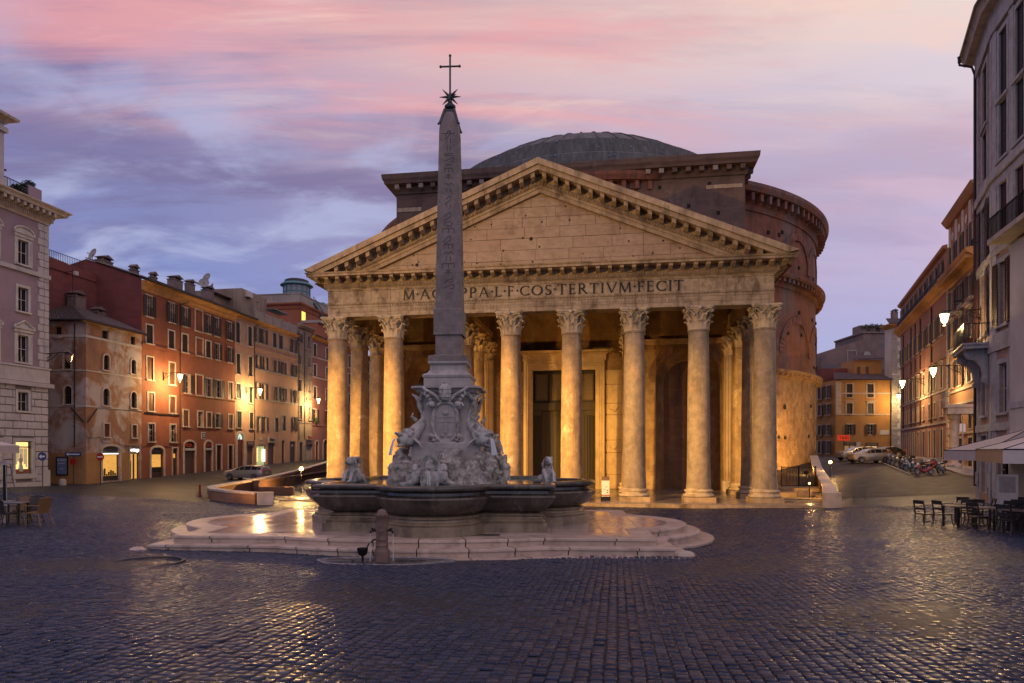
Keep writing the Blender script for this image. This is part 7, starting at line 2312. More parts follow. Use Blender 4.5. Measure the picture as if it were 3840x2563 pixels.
ra = thing('orange_palazzo', 'orange corner palazzo with quoins, columned porch and brown shutters next to the rose one', 'palazzo', (*rp_(34.3), 0), RA)
rw = []
for b in (2.6, 6.2, 10.3):
    rw += [(b - .7, b + .7, 17.4, 19.5, 'open'), (b - .75, b + .75, 13.45, 16.2, 'open'), (b - .7, b + .7, 9.2, 11.9, 'open'), (b - .65, b + .65, 4.7, 6.5, 'closed'), (b - .8, b + .8, .9, 3.8, 'open2')]
mb = MB(); wall_panel(mb, 0, 12.6, GB, 20.2, rw); fill_box(mb, 12.6, 14, GB, 20.2); mb.build('wall', MT['plaster_orange'], ra)
for q in rw: window(ra, *q[:4], 'closed' if q[4] == 'open2' else q[4], MT['shutter_brown'], .2, MT['trim'], True, 1 if 13 < q[2] < 14 else 0)
for z in (16.9, 12.9, 8.6, 7.2, 4.2): MB().box(0, -.14, z, 12.6, 0, z + .26).build('string_course', MT['trim'], ra)
cc = MB().extx([(0, 20.1), (-.2, 20.2), (-.3, 20.5), (-.6, 20.8), (-.95, 21.0), (-1.05, 21.4), (0, 21.5)], 0, 13.4).build('eave_cornice', MT['orange_cornice'], ra)
bm = MB().box(-.14, -.75, 0, .14, 0, .34).mesh('bracket', MT['orange_cornice'])
for k in range(24): put('bracket', bm, cc, loc=(.3 + k * .55, -.28, 20.5))
for k in range(28):
    MB().box(-.05, -.12, .8 + k * .7, .75 + .3 * (k % 2), 0, 1.42 + k * .7).build('quoin', MT['trim'], ra)
at = MB().box(0, .2, 21.51, 12.6, 10, 27.0).build('attic_storey', MT['plaster_rose'], ra)
for k in range(4):
    window(at, 1.2 + k * 3.0, 2.4 + k * 3.0, 21.8, 24.6, 'open', MT['shutter_brown'], .12, y=.18, rail=True)
    MB().box(.2 + k * 3.0, .05, 21.52, .7 + k * 3.0, .19, 26.9).build('pilaster', MT['trim_white'], at)
    MB().lathe([(.32, 0), (.45, .05), (.32, .1)], 16).xf(Matrix.Translation((1.8 + k * 3.0, .18, 25.6)) @ Matrix.Rotation(PI / 2, 4, 'X')).build('medallion', MT['trim_white'], at)
MB().extx([(.2, 26.9), (-.1, 27.0), (-.4, 27.4), (-.6, 27.7), (.2, 27.8)], -.2, 13).build('attic_cornice', MT['plaster_orange'], at)
pc = MB().lathe([(.6, -.8), (.6, 1.2), (.5, 1.3), (.42, 1.4), (.36, 5.4), (.45, 5.5), (.55, 5.7), (.55, 6.0)], 20, (11.6, -1.6, 0)).build('porch_column', MT['trim'], ra, smooth=True)
MB().box(10.8, -2.3, 6.0, 12.5, 0, 6.6).build('porch_lintel', MT['trim'], ra)
mb = MB().box(10.6, -2.5, 6.61, 12.6, 0, 6.9).box(10.6, -2.5, 7.9, 12.6, -2.3, 8.1)
for k in range(7): mb.lathe([(.09, 6.9), (.14, 7.2), (.07, 7.6), (.1, 7.9)], 8, (10.75 + k * .28, -2.4, 0))
mb.build('porch_balcony', MT['trim'], ra)
mb = MB(); mb.box(12.61, 0, GB, 12.62, 8, 20); mb.build('end_wall', MT['plaster_orange'], ra)

# white house and ochre house closing the street
MT['plaster_white'] = stone('white_plaster', (.46, .44, .41, 1), (.56, .54, .5, 1), .7, .85, .3, .02, dirt=(.3, .27, .24, 1), dirt_amt=.5)
wh = thing('white_house', 'narrow white house with striped grey quoins at the end of the street', 'house', (66.5, 119.6, 0), 0)
ww = [(2.0, 2.85, 12.2, 14.45), (2.0, 2.8, 7.75, 10.05), (2.2, 2.95, 16.45, 18.85), (1.9, 3.3, GB + 2, 5.9)]
mb = MB(); wall_panel(mb, 0, 6, GB, 24, ww); arch_fill(mb, 1.9, 3.3, 5.9, .7); fill_box(mb, 6, 2.2, GB, 24); mb.build('wall', MT['plaster_white'], wh)
for q in ww[:3]: window(wh, *q, 'closed', MT['shutter_green'], .14, MT['trim_white'])
MB().box(1.9, .2, .5, 3.3, .25, 5.9).build('lit_arch', MT['lit_warm'], wh)
for k in range(29): MB().box(-.04, -.08, 2.2 + k * .75, 1.0 + .35 * (k % 2), 0, 2.85 + k * .75).build('quoin', MT['trim_grey'], wh)
for z in (15.7, 10.9, 6.3): MB().box(0, -.1, z, 6, 0, z + .25).build('string_course', MT['trim_white'], wh)
MB().sweep([(0, 2.2), (0, 0), (6, 0)], [(0, 23.9), (.2, 24.0), (.9, 24.4), (.95, 24.6), (0, 24.7)]).build('eave', MT['orange_cornice'], wh)
mb = MB(); sheet_tiles(mb, (-1, -1, 24.6), (6, -1, 24.6), (6, 3, 26.2), (.6, 3, 26.2), 24, 8); mb.build('tile_roof', MT['tile'], wh, kind='stuff')
chimney('tall chimney on the white house roof', (68.6, 122.5, 25.4), 0, .9, .8, 1.8)

MT['plaster_amber'] = stone('amber_plaster', (.36, .185, .055, 1), (.44, .24, .08, 1), .5, .88, .3, .02, dirt=(.24, .12, .045, 1), dirt_amt=.5, streak=.2)
oc = thing('amber_house', 'amber-ochre house with taxi sign facing down the side street', 'house', (56.9, 120, 0), 0)
ow = [(1.91, 2.93, 11.85, 14.2, 'closed'), (5.55, 6.64, 11.85, 14.2, 'closed'), (1.91, 2.93, 8.9, 10.8, 'closed'), (5.6, 6.64, 8.9, 10.8, 'closed'), (2.1, 2.95, 5.3, 7.1, 'open'), (5.7, 6.6, 5.3, 7.1, 'open')]
og = [(1.5, 3.5, GB + 1, 3.95), (5.35, 7.4, GB + 1, 3.85)]
mb = MB(); wall_panel(mb, 0, 9.75, GB, 14.9, ow + og)
mb.add([(0, 0, GB), (-1.2, 12, GB), (-1.2, 12, 14.9), (0, 0, 14.9)], [(0, 1, 2, 3)])
mb.add([(0, .6, GB), (9.75, .6, GB), (9.75, .6, 14.9), (0, .6, 14.9)], [(0, 1, 2, 3)])
mb.build('wall', MT['plaster_amber'], oc)
for q in ow: window(oc, *q[:4], q[4], MT['shutter_brown'], .2, MT['trim'], q[2] > 6, 1 if 8 < q[2] < 10 else 0)
for z in (12.45, 8.75): MB().box(0, -.07, z, 9.75, 0, z + .22).build('string_course', MT['trim'], oc)
for k in range(8): MB().box(-.03, -.08, 9.0 + k * .72, .95, 0, 9.66 + k * .72).build('quoin', MT['trim'], oc)
for g in og:
    s_ = shopfront(oc, g[0], g[1], g[2], g[3] - .5, plain('dim_shop', (.2, .12, .06, 1), .6, emit=(1, .6, .25, 1), es=.2 if g[0] < 3 else .6), base=.8)
    MB().box(g[0] + .9, .15, g[2], g[0] + 1.05, .2, g[3] - .5).build('glazing_bar', MT['sash_dark'], s_)
    MB().box(g[0] - .1, -.1, g[3] - .5, g[1] + .1, .1, g[3] + .05).build('sign_board', MT['roller'], s_)
lettering('ANTICA', .32, MT['trim'], oc, 2.5, 3.7, -.12); lettering('PELLETTERIA', .28, MT['trim'], oc, 6.35, 3.6, -.12)
MB().box(7.7, -.06, 5.3, 9.35, 0, 6.15).build('street_plaque', MT['trim_white'], oc)
MB().box(3.55, -.1, 3.2, 4.3, 0, 4.0).build('small_sign', MT['sash'], oc)
mb = MB(); sheet_tiles(mb, (-.5, -.6, 14.9), (9.75, -.6, 14.9), (9.75, 4, 16.6), (1.5, 4, 16.6), 36, 10); sheet_tiles(mb, (4.4, 2.4, 18.9), (9.9, 2.4, 18.9), (9.9, 5.5, 20.0), (5.2, 5.5, 20.0), 18, 6); mb.build('tile_roof', MT['tile'], oc, kind='stuff')
MB().box(4.8, 3.0, 15.5, 9.75, 8, 18.8).build('attic_room', MT['plaster_amber'], oc)
window(oc, 5.8, 6.75, 16.05, 17.6, 'open', MT['shutter_rust'], .08, y=2.98)
MB().tube([(9.6, -.12, 2.5), (9.6, -.12, 14.7)], .08, 6).build('drainpipe', MT['gutter'], oc)
MB().box(0, 5.5, GB, 4.7, 12, 17.6).build('rear_wall', MT['plaster_wine'], oc)
SMo = Matrix.Translation((-1.25, 12, 0)) @ Matrix.Rotation(math.atan2(-12, 1.2), 4, 'Z')
for k in range(4):
    for z0, z1 in ((11.9, 14.1), (8.9, 10.8), (5.3, 7.1), (2.0, 4.2)):
        q = window(oc, 1.2 + k * 2.8, 2.3 + k * 2.8, z0, z1, 'open' if k % 2 else 'closed', MT['shutter_brown'], .16, MT['trim'])
        q.matrix_local = SMo @ Matrix.Translation((1.2 + k * 2.8, -.26, z0))
# weathered block behind
MT['plaster_dusk'] = stone('weathered_plaster', (.16, .115, .11, 1), (.23, .17, .16, 1), .6, .9, .4, .03, dirt=(.09, .07, .07, 1), dirt_amt=.7, patch=(.13, .14, .15, 1), patch_lo=.55, patch_hi=.6, patch_sc=.2)
bk = thing('weathered_block', 'tall weathered grey-brown tenement rising behind the amber house', 'tenement', (62.5, 138, 0), 0)
mb = MB().box(0, 0, GB, 15.5, 14, 21.4)
mb.ext([(0, 21.4), (8.5, 21.4), (8.5, 25.0), (.2, 22.3)], .02, 12)
mb.box(8.5, .01, 21.4, 14, 12, 26.2).box(-1.6, 2, GB, -.01, 14, 20)
mb.build('wall', MT['plaster_dusk'], bk)
window(bk, 5.4, 7.0, 20.2, 22.6, None, y=-.02, fw=.25, fmat=MT['trim_grey'])
MB().box(-1.7, -.4, 22.3, 8.6, 0, 22.7).xf(Matrix.Identity(4)).build('eave', MT['gutter'], bk) if False else None
MB().box(8.2, -.3, 26.2, 14.2, 12, 26.5).build('roof_slab', MT['chimney'], bk)
MB().box(9.5, 0, 18.8, 12.5, -.8, 19.3).build('balcony', MT['chimney'], bk)
mb = MB().box(-.0, -.0, 0, 0.01, .01, .01)
for k, (x, z, w_, h_) in enumerate(((8.3, 26.5, 3.2, 1.5), (12.4, 26.5, 1.6, 1.6), (13.4, 21.4, 2, 3.4))):
    MB().box(x, 1 + .02 * k, z, x + w_, 4, z + h_).build('roof_box', MT['chimney'], bk)
dish('dish on the weathered block over the amber house', (71.5, 137.4, 21.0), 0, 1.3, 20)
bush('rooftop greenery on the weathered block', (73.5, 139, 26.4), 1.3, 300, (2.2, 1, .6))
# ================================================================ near grey palazzo on the right edge
MT['tufa'] = stone('grey_tufa', (.36, .35, .345, 1), (.52, .51, .5, 1), 3, .9, .9, .04, dirt=(.2, .19, .185, 1), dirt_amt=.6, bscale=9)
def mat_brickpanel():
    m, t, b = newmat('panel_brick')
    br = t.n('ShaderNodeTexBrick')
    p = t.pos((1, 1, 1), R(17))
    sx = t.n('ShaderNodeSeparateXYZ'); t.l(p, sx.inputs[0])
    cb = t.n('ShaderNodeCombineXYZ'); t.l(sx.outputs[1], cb.inputs[0]); t.l(sx.outputs[2], cb.inputs[1])
    t.l(cb.outputs[0], br.inputs['Vector'])
    for k, v in (('Scale', 1.0), ('Brick Width', .26), ('Row Height', .075), ('Mortar Size', .008)): br.inputs[k].default_value = v
    br.inputs['Color1'].default_value = (.34, .2, .15, 1); br.inputs['Color2'].default_value = (.46, .3, .24, 1); br.inputs['Mortar'].default_value = (.3, .24, .2, 1)
    t.l(br.outputs['Color'], b.inputs['Base Color']); b.inputs['Roughness'].default_value = .9
    t.l(t.bump(br.outputs['Fac'], -.5, .01), b.inputs['Normal'])
    return m
MT['panel_brick'] = mat_brickpanel()
A1 = math.atan2(-math.cos(R(26)), -math.sin(R(26))); A2 = math.atan2(-math.cos(R(16.7)), -math.sin(R(16.7)))
gp = thing('grey_palazzo', 'tall grey stone and brick palazzo with deep eaves on the right edge', 'palazzo', (27.3, 40.0, 0), A1)
Mf2 = Matrix.Translation((4.75, 0, 0)) @ Matrix.Rotation(A2 - A1, 4, 'Z')
def facet(w, wins, M, name):
    mb = MB(); wall_panel(mb, 0, w, GB, 25.2, wins, depth=.35)
    o = mb.build(name, MT['panel_brick'], gp); o.matrix_local = M
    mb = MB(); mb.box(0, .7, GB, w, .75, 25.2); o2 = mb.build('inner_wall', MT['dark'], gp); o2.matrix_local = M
    return o
I4 = Matrix.Identity(4)
w1 = [(1.75, 3.05, 20.5, 23.9, 'closed'), (1.75, 3.05, 17.35, 20.2, 'closed'), (1.3, 3.0, 13.0, 16.15, 'open'), (1.1, 3.0, 9.0, 12.4, 'open'), (1.5, 2.7, 4.5, 6.6, None), (1.2, 3.0, .2, 3.4, None)]
w2 = []
for b in (1.3, 3.3, 6.4, 9.2, 12):
    w2 += [(b - .48, b + .48, 20.5, 23.9, 'closed'), (b - .48, b + .48, 17.4, 20.3, 'closed'), (b - .48, b + .48, 13.1, 16.15, 'closed'), (b - .5, b + .5, 8.95, 12.15, 'open'), (b - .5, b + .5, 4.5, 7.0, None)]
w2 += [(.5, 1.9, .2, 3.0, None), (5.4, 7.2, .2, 3.4, None)]
facet(4.75, w1, I4, 'wall'); facet(14, w2, Mf2, 'wall')
for W_, M in ((w1, I4), (w2, Mf2)):
    for q in W_:
        up_ = q[2] > 17
        o = window(gp, *q[:4], q[4], MT['shutter_green'] if up_ else MT['shutter_wine'], .24, MT['tufa'], q[2] > 3, 0, bars=1)
        o.matrix_local = M @ Matrix.Translation((q[0], 0, q[2]))
def onf(mb, M, name, mat, **k):
    o = mb.build(name, mat, gp, **k); o.matrix_local = M; return o
for M, w in ((I4, 4.75), (Mf2, 14)):
    for z0, z1, pj in ((16.65, 17.1, .2), (12.7, 13.0, .12), (7.7, 8.6, .14), (24.3, 25.2, .16), (3.6, 4.0, .15), (16.2, 16.6, .08)):
        onf(MB().box(-.02, -pj, z0, w, 0, z1), M, 'string_course', MT['tufa'])
    xs_ = (0, 4.1) if w < 5 else (.0, 2.15, 4.5, 7.6, 10.4)
    for x in xs_:
        ww_ = .55
        for z0, z1 in ((17.12, 24.28), (8.62, 12.68), (13.02, 16.18), (GB, 3.58), (4.02, 7.68)):
            onf(MB().box(x, -.09, z0, x + ww_, 0, z1), M, 'stone_strip', MT['tufa'])
    ey = [(0, 25.21), (-.3, 25.25), (-.35, 25.55), (-1.4, 25.7), (-1.5, 25.85), (-1.65, 26.15), (0, 26.3)]
# eave follows both facets in one sweep
p1 = Mf2 @ Vector((0, 0, 0)); p2 = Mf2 @ Vector((14, 0, 0))
ev = MB().sweep([(-.1, 4), (-.1, 0), (p1.x, p1.y), (p2.x, p2.y)], [(-.4, 25.21), (.15, 25.22), (.2, 25.4), (.6, 25.5), (.65, 25.75), (.8, 26.0), (-.4, 26.1)]).build('deep_eave', MT['trim'], gp)
MB().sweep([(-.1, 4), (-.1, 0), (p1.x, p1.y), (p2.x, p2.y)], [(.75, 25.94), (.87, 25.94), (.89, 26.06), (.71, 26.14)]).build('gutter', MT['gutter'], ev)
MB().tube([(-.05, -.95, 25.9), (-.05, -.9, 25.4), (.02, -.3, 25.1), (.05, -.16, 24.6), (.05, -.16, .5)], .07, 8).build('drainpipe', MT['gutter'], gp, smooth=True)
# balcony on scroll consoles
by = 8.05
bl = MB().box(.0, -1.25, by, 4.2, 0, by + .2).box(-.08, -1.33, by + .2, 4.28, 0, by + .3).build('balcony', MT['tufa'], gp)
mb = MB().box(.0, -1.25, by + 1.3, 4.2, -1.19, by + 1.36)
for k in range(30): mb.box(.03 + k * .14, -1.235, by + .3, .055 + k * .14, -1.205, by + 1.3)
for k in range(8): mb.box(4.13, -1.2 + k * .15, by + .3, 4.16, -1.17 + k * .15, by + 1.3); mb.box(.02, -1.2 + k * .15, by + .3, .05, -1.17 + k * .15, by + 1.3)
mb.box(4.12, -1.25, by + 1.3, 4.17, 0, by + 1.36).box(.01, -1.25, by + 1.3, .06, 0, by + 1.36)
mb.build('balcony_railing', MT['iron'], bl)
for x in (.6, 3.3):
    pts = [(-.05, 0), (-1.1, 0), (-1.15, -.25), (-.95, -.5), (-.6, -.62), (-.4, -.95), (-.3, -1.4), (-.32, -1.75), (-.05, -2.0)]
    mb = MB().extx([(y, by + z) for y, z in pts], x, x + .35)
    for sx in (x - .02, x + .37):
        mb.tube([(sx, -.8 + .24 * math.cos(t * .55) * (1 - t / 16), by - .3 + .24 * math.sin(t * .55) * (1 - t / 16)) for t in range(14)], .04, 6)
        mb.tube([(sx, -.25 + .14 * math.cos(t * .55) * (1 - t / 16), by - 1.7 + .14 * math.sin(t * .55) * (1 - t / 16)) for t in range(12)], .03, 6)
    mb.build('scroll_console', MT['tufa'], bl)
mb = MB().lathe([(.16, by + .3), (.22, by + .62), (.24, by + .65)], 12, (3.4, -.9, 0)); mb.build('flower_pot', plain('terracotta', (.18, .06, .04, 1), .7), bl)
# upper balcony at the frame edge, pale engaged pier
b2 = MB().box(2.4, -1.1, 12.72, 8, -.15, 12.95).build('balcony', MT['trim'], gp); b2.matrix_local = Mf2
mb = MB().box(2.45, -1.08, 13.9, 8, -1.02, 13.96)
for k in range(40): mb.box(2.5 + k * .14, -1.06, 12.95, 2.525 + k * .14, -1.03, 13.9)
mb.build('balcony_railing', MT['iron'], b2)
onf(MB().box(2.85, -.28, GB, 5.4, -.1, 12.5), Mf2, 'pale_pier', MT['plaster_white'])
onf(MB().box(2.8, -.34, 4.6, 5.5, -.08, 4.9), Mf2, 'pier_band', MT['tufa'])
# rusticated stones of the ground floor
for M, w, holes in ((I4, 4.7, w1), (Mf2, 2.55, w2)):
    for r_ in range(5):
        z0 = -.2 + r_ * .78; x = -.4 * (r_ % 2)
        while x < w:
            xa, xb = max(0, x), min(w, x + 1.05)
            if xb - xa > .2 and not any(xb > q[0] - .2 and xa < q[1] + .2 and z0 + .7 > q[2] - .2 and z0 < q[3] + .2 for q in holes):
                o = MB().box(xa + .02, -.15, z0 + .02, xb - .02, -.09, z0 + .74).build('rustic_block', MT['tufa'], gp); o.matrix_local = M
            x += 1.05
# lanterns of the right side
pl = Matrix.Translation((27.3, 40, 0)) @ Matrix.Rotation(A1, 4, 'Z') @ Vector((1.6, -.1, 0))
wall_lantern('large lit lantern on a long bracket on the grey palazzo', (pl.x, pl.y, 10.55), A1 - PI / 2, 450, 1.0)
q = rp_(20.5, -.05); wall_lantern('lit lantern midway along the rose palazzo', (q.x, q.y, 11.8), RA - PI / 2, 1500, 1.4)
q = rp_(40.5, -.05); wall_lantern('lit lantern where rose and orange palazzi meet', (q.x, q.y, 11.2), RA - PI / 2, 1300, 1.35)
wall_lantern('farthest lit lantern beside the white house', (67.6, 119.4, 12.3), -PI / 2 - .5, 900, 1.4)
cmr = thing('security_camera', 'small grey security camera above the large lantern bracket', 'camera', (pl.x - .6, pl.y + .3, 11.1), A1)
MB().obox((0, -.4, 0), (.16, .5, .16)).tube([(0, .1, 0), (0, .3, -.1)], .03, 6).build('camera_body', MT['gutter'], cmr)
# ================================================================ parapets of the sunken strips beside the temple
MT['pit_brick'] = stone('parapet_brick', (.2, .105, .06, 1), (.29, .16, .095, 1), 1.4, .85, .5, .02, dirt=(.1, .055, .035, 1), dirt_amt=.6, courses=(.075, .4), stretch=(.5, .5, 3))
MT['pit_dark'] = stone('retaining_brick', (.12, .058, .038, 1), (.18, .09, .06, 1), 1.2, .88, .5, .02, dirt=(.07, .036, .028, 1), dirt_amt=.6, courses=(.12, .4), stretch=(.5, .5, 3))
MT['coping'] = stone('coping_stone', (.4, .34, .3, 1), (.54, .47, .42, 1), 2, .65, .5, .02, dirt=(.2, .15, .12, 1), dirt_amt=.5)
def parapet(name, label, pts, th, mat, over=.06, ct=.14, seg=1.6):
    """pts: x, y, ztop, zbottom; the coping is laid stone by stone"""
    t = thing(name, label, 'wall', (pts[0][0], pts[0][1], 0))
    o0 = Vector((pts[0][0], pts[0][1]))
    P = []
    for i in range(len(pts)):
        p = Vector(pts[i][:2]); a = Vector(pts[max(i - 1, 0)][:2]); b = Vector(pts[min(i + 1, len(pts) - 1)][:2])
        d = (b - a).normalized(); n = Vector((-d.y, d.x))
        P.append((p - o0, n, pts[i][2], pts[i][3]))
    mb = MB(); vs = []
    for p, n, zt, zb in P:
        for s in (-th / 2, th / 2):
            q = p + n * s
            vs += [(q.x, q.y, zb), (q.x, q.y, zt - ct)]
    fs = []
    for i in range(len(P) - 1):
        a, b = i * 4, i * 4 + 4
        fs += [(a, b, b + 1, a + 1), (a + 2, a + 3, b + 3, b + 2), (a + 1, b + 1, b + 3, a + 3)]
    fs += [(0, 1, 3, 2), (len(vs) - 4, len(vs) - 2, len(vs) - 1, len(vs) - 3)]
    mb.add(vs, fs).build('brickwork', mat, t)
    for i in range(len(P) - 1):
        L_ = (P[i + 1][0] - P[i][0]).length; k = max(1, round(L_ / seg))
        for j in range(k):
            c = []
            for f in (j / k + .004, (j + 1) / k - .004):
                p = P[i][0].lerp(P[i + 1][0], f); n = P[i][1].lerp(P[i + 1][1], f).normalized(); zt = P[i][2] + (P[i + 1][2] - P[i][2]) * f
                for s in (-th / 2 - over, th / 2 + over):
                    q = p + n * s
                    c.append((q.x, q.y, zt))
            c = [c[0], c[2], c[3], c[1]]
            MB().add([(x, y, z - ct) for x, y, z in c] + c, [(3, 2, 1, 0), (4, 5, 6, 7), (0, 1, 5, 4), (1, 2, 6, 5), (2, 3, 7, 6), (3, 0, 4, 7)]).build('coping_stone', MT['coping'], t)
    return t
lpit = [(-17.6, 47.2, -.32, -1.6), (-20.0, 48.3, -.25, -1.6), (-21.6, 49.5, -.18, -1.6), (-22.4, 50.8, -.12, -1.6), (-22.75, 52.4, -.1, -1.6), (-22.7, 54.5, -.05, -1.9), (-22.4, 58, .05, -2.2), (-22.2, 64, .25, -2.2), (-22.6, 74, .6, -2.2), (-24, 90, 1.2, -2)]
lp = parapet('curved_parapet', 'curved brick parapet with pale coping around the left sunken area', lpit, .5, MT['pit_brick'])
pier = MB().box(-.5, -.32, -1.5, .55, .32, -.3).build('end_pier', MT['coping'], lp); pier.location = (.55, -.1, 0); pier.rotation_euler = (0, 0, .42)
rpit = [(21.0, 45.0, -.2, -1.6), (23.0, 49.6, .0, -1.6), (25.6, 56, .3, -1.6), (29.3, 65.5, .95, -1.6), (33.6, 76, 2.0, -1.6)]
rpp = parapet('straight_parapet', 'straight parapet with stone coping beside the side street right of the temple', rpit, .7, MT['pit_brick'], seg=2.0)
pier = MB().box(-.55, -.45, -1.4, .55, .45, -.18).build('end_pier', MT['coping'], rpp); pier.location = (-.15, -.5, 0); pier.rotation_euler = (0, 0, -.38)
# inner retaining wall of the left side: dark brick ramp wall
rt = thing('retaining_wall', 'dark brick retaining wall behind the left parapet beside the portico', 'wall', (-21.2, 56, 0))
MB().box(0, 0, -2, .4, 34, -.05).box(-.1, 0, -.048, .5, 34, .08).build('brickwork', MT['pit_dark'], rt)
MB().box(.0, 0, -2, 3.2, .4, -.45).build('cross_wall', MT['pit_dark'], rt)
rt.rotation_euler = (0, 0, .05)
# excavation right of the portico
ruins = thing('ruins', 'low ancient stone foundations in the sunken area right of the portico', 'ruins', (21.5, 52, 0), R(-20))
MT['ruin'] = stone('ruin_stone', (.22, .15, .09, 1), (.34, .25, .16, 1), 1.6, .9, .8, .05, dirt=(.1, .065, .04, 1))
for k, (x, y, w, d, z0, z1) in enumerate(((-2.5, 3.5, 5.5, 2.5, -1.6, -.45), (-2.8, 1.2, 5.6, 1.6, -1.6, -.75), (-2.0, -1.6, 4.6, 1.2, -1.6, -1.0), (.2, -.2, 1.0, .9, -1.6, -.5), (1.5, -.3, 1.8, .8, -1.6, -.8), (-2.2, 5.6, 1.2, 1.2, -1.6, .1), (-3.4, -4.2, 5.0, .7, -1.6, -1.02))):
    m_ = MB().box(x, y, z0, x + w, y + d, z1)
    m_.v = [(v[0] + random.uniform(-.06, .06), v[1] + random.uniform(-.06, .06), v[2] + random.uniform(-.04, .04)) for v in m_.v]
    m_.build('stone_block', MT['ruin'], ruins)
gt = thing('iron_gate', 'black iron railing gate in front of the lit rotunda wall', 'gate', (22.6, 57.2, -.45), R(-6))
mb = MB()
mb.box(0, 0, .05, 2.75, .05, .1).box(0, 0, 1.6, 2.75, .05, 1.65).box(1.33, -.01, 0, 1.41, .06, 1.72).box(-.03, -.01, 0, .05, .06, 1.72).box(2.7, -.01, 0, 2.78, .06, 1.72)
mb.build('gate_frame', MT['iron'], gt)
bar = MB().box(-.014, .01, .1, .014, .04, 1.6).mesh('gate_bar', MT['iron'])
for k in range(22):
    put('gate_bar', bar, gt, loc=(.15 + k * .117, 0, 0))
# travertine apron between portico step and right pier
ap = sheet('apron', [(14.5, 44.9), (14.5, 46.4)], [(20.4, 44.2), (20.9, 45.6)], None, .03, 4, 6).build('stone_apron', MT['travertine'], smooth=True, kind='structure')
# pit lamps (bare bulbs on short posts)
MT['bulb'] = plain('bare_bulb', (1, .7, .3, 1), .4, emit=(1.0, .5, .1, 1), es=22.0, var=0)
def pit_lamp(label, loc, energy, zp=1.2, r=.09):
    t = thing('pit_lamp', label, 'lamp', (loc[0], loc[1], loc[2] - zp), 0, 'lamps in the sunken area')
    MB().box(-.03, -.03, 0, .03, .03, zp - .12).box(-.1, -.06, zp - .12, .1, .1, zp - .1).build('post', MT['iron'], t)
    MB().sphere((0, 0, zp), r, 12, 8).build('bulb', MT['bulb'], t, smooth=True)
    l = lamp('pit_bulb_lamp', 'POINT', (0, -.15, zp + .05), energy, (1, .55, .17), t, shadow_soft_size=.1, specular_factor=.5)
    return t
pit_lamp('glaring orange lamp by the left retaining wall', (-17.9, 58.0, 1.0), 2600, 2.2, .16)
pit_lamp('lamp on the street side of the right parapet', (29.0, 62.2, 1.5), 250, 1.3, .14)
pit_lamp('small lamp low on the right parapet', (22.3, 51.2, .1), 120, 1.2, .06)
mb = MB()
for k in range(16): mb.box(-18.6 + k * .12 - (-18.6), 0, 0, -18.6 + k * .12 + .03 + 18.6, .03, 1.2)
f_ = thing('pit_railing', 'low iron railing below the glaring lamp', 'railing', (-19.3, 57, -.9))
for k in range(15):
    put('rail_bar', bar, f_, loc=(k * .12, 0, 0), scale=(1, 1, .8))
MB().box(-.05, 0, 1.28, 1.75, .05, 1.32).build('top_rail', MT['iron'], f_)
# ================================================================ vehicles
MT['tyre'] = plain('tyre_rubber', (.012, .012, .012, 1), .8)
MT['rim'] = plain('alloy_rim', (.16, .16, .165, 1), .4, .6)
MT['car_glass'] = plain('car_glass', (.01, .012, .014, 1), .06, var=0)
MT['tail'] = plain('tail_lamp', (.3, .01, .01, 1), .3, emit=(1, .05, .02, 1), es=.25, var=0)
MT['headlamp'] = plain('headlamp', (.6, .6, .58, 1), .15, var=0)
def paint(n, c): return plain(n, c, .3, .35, coat=.6, var=.03)
WHM = MB().lathe([(.2, -.1), (.3, -.1), (.33, -.06), (.33, .06), (.3, .1), (.2, .1)], 24, cap=False).lathe([(.19, -.09), (.2, .09)], 24, cap=False).xf(Matrix.Rotation(PI / 2, 4, 'X')).mesh('wheel', MT['tyre'], True)
_r = MB().lathe([(.001, .0), (.06, .05), (.07, .0)], 12)
for k in range(5):
    a = 2 * PI * k / 5
    _r.tube([(.05 * math.cos(a), .05 * math.sin(a), .02), (.19 * math.cos(a), .19 * math.sin(a), .05)], .035, 6)
_r.lathe([(.18, .07), (.21, .08), (.21, -.05), (.001, -.05)], 24)
RIMM = _r.xf(Matrix.Rotation(PI / 2, 4, 'X')).mesh('rim', MT['rim'], True)
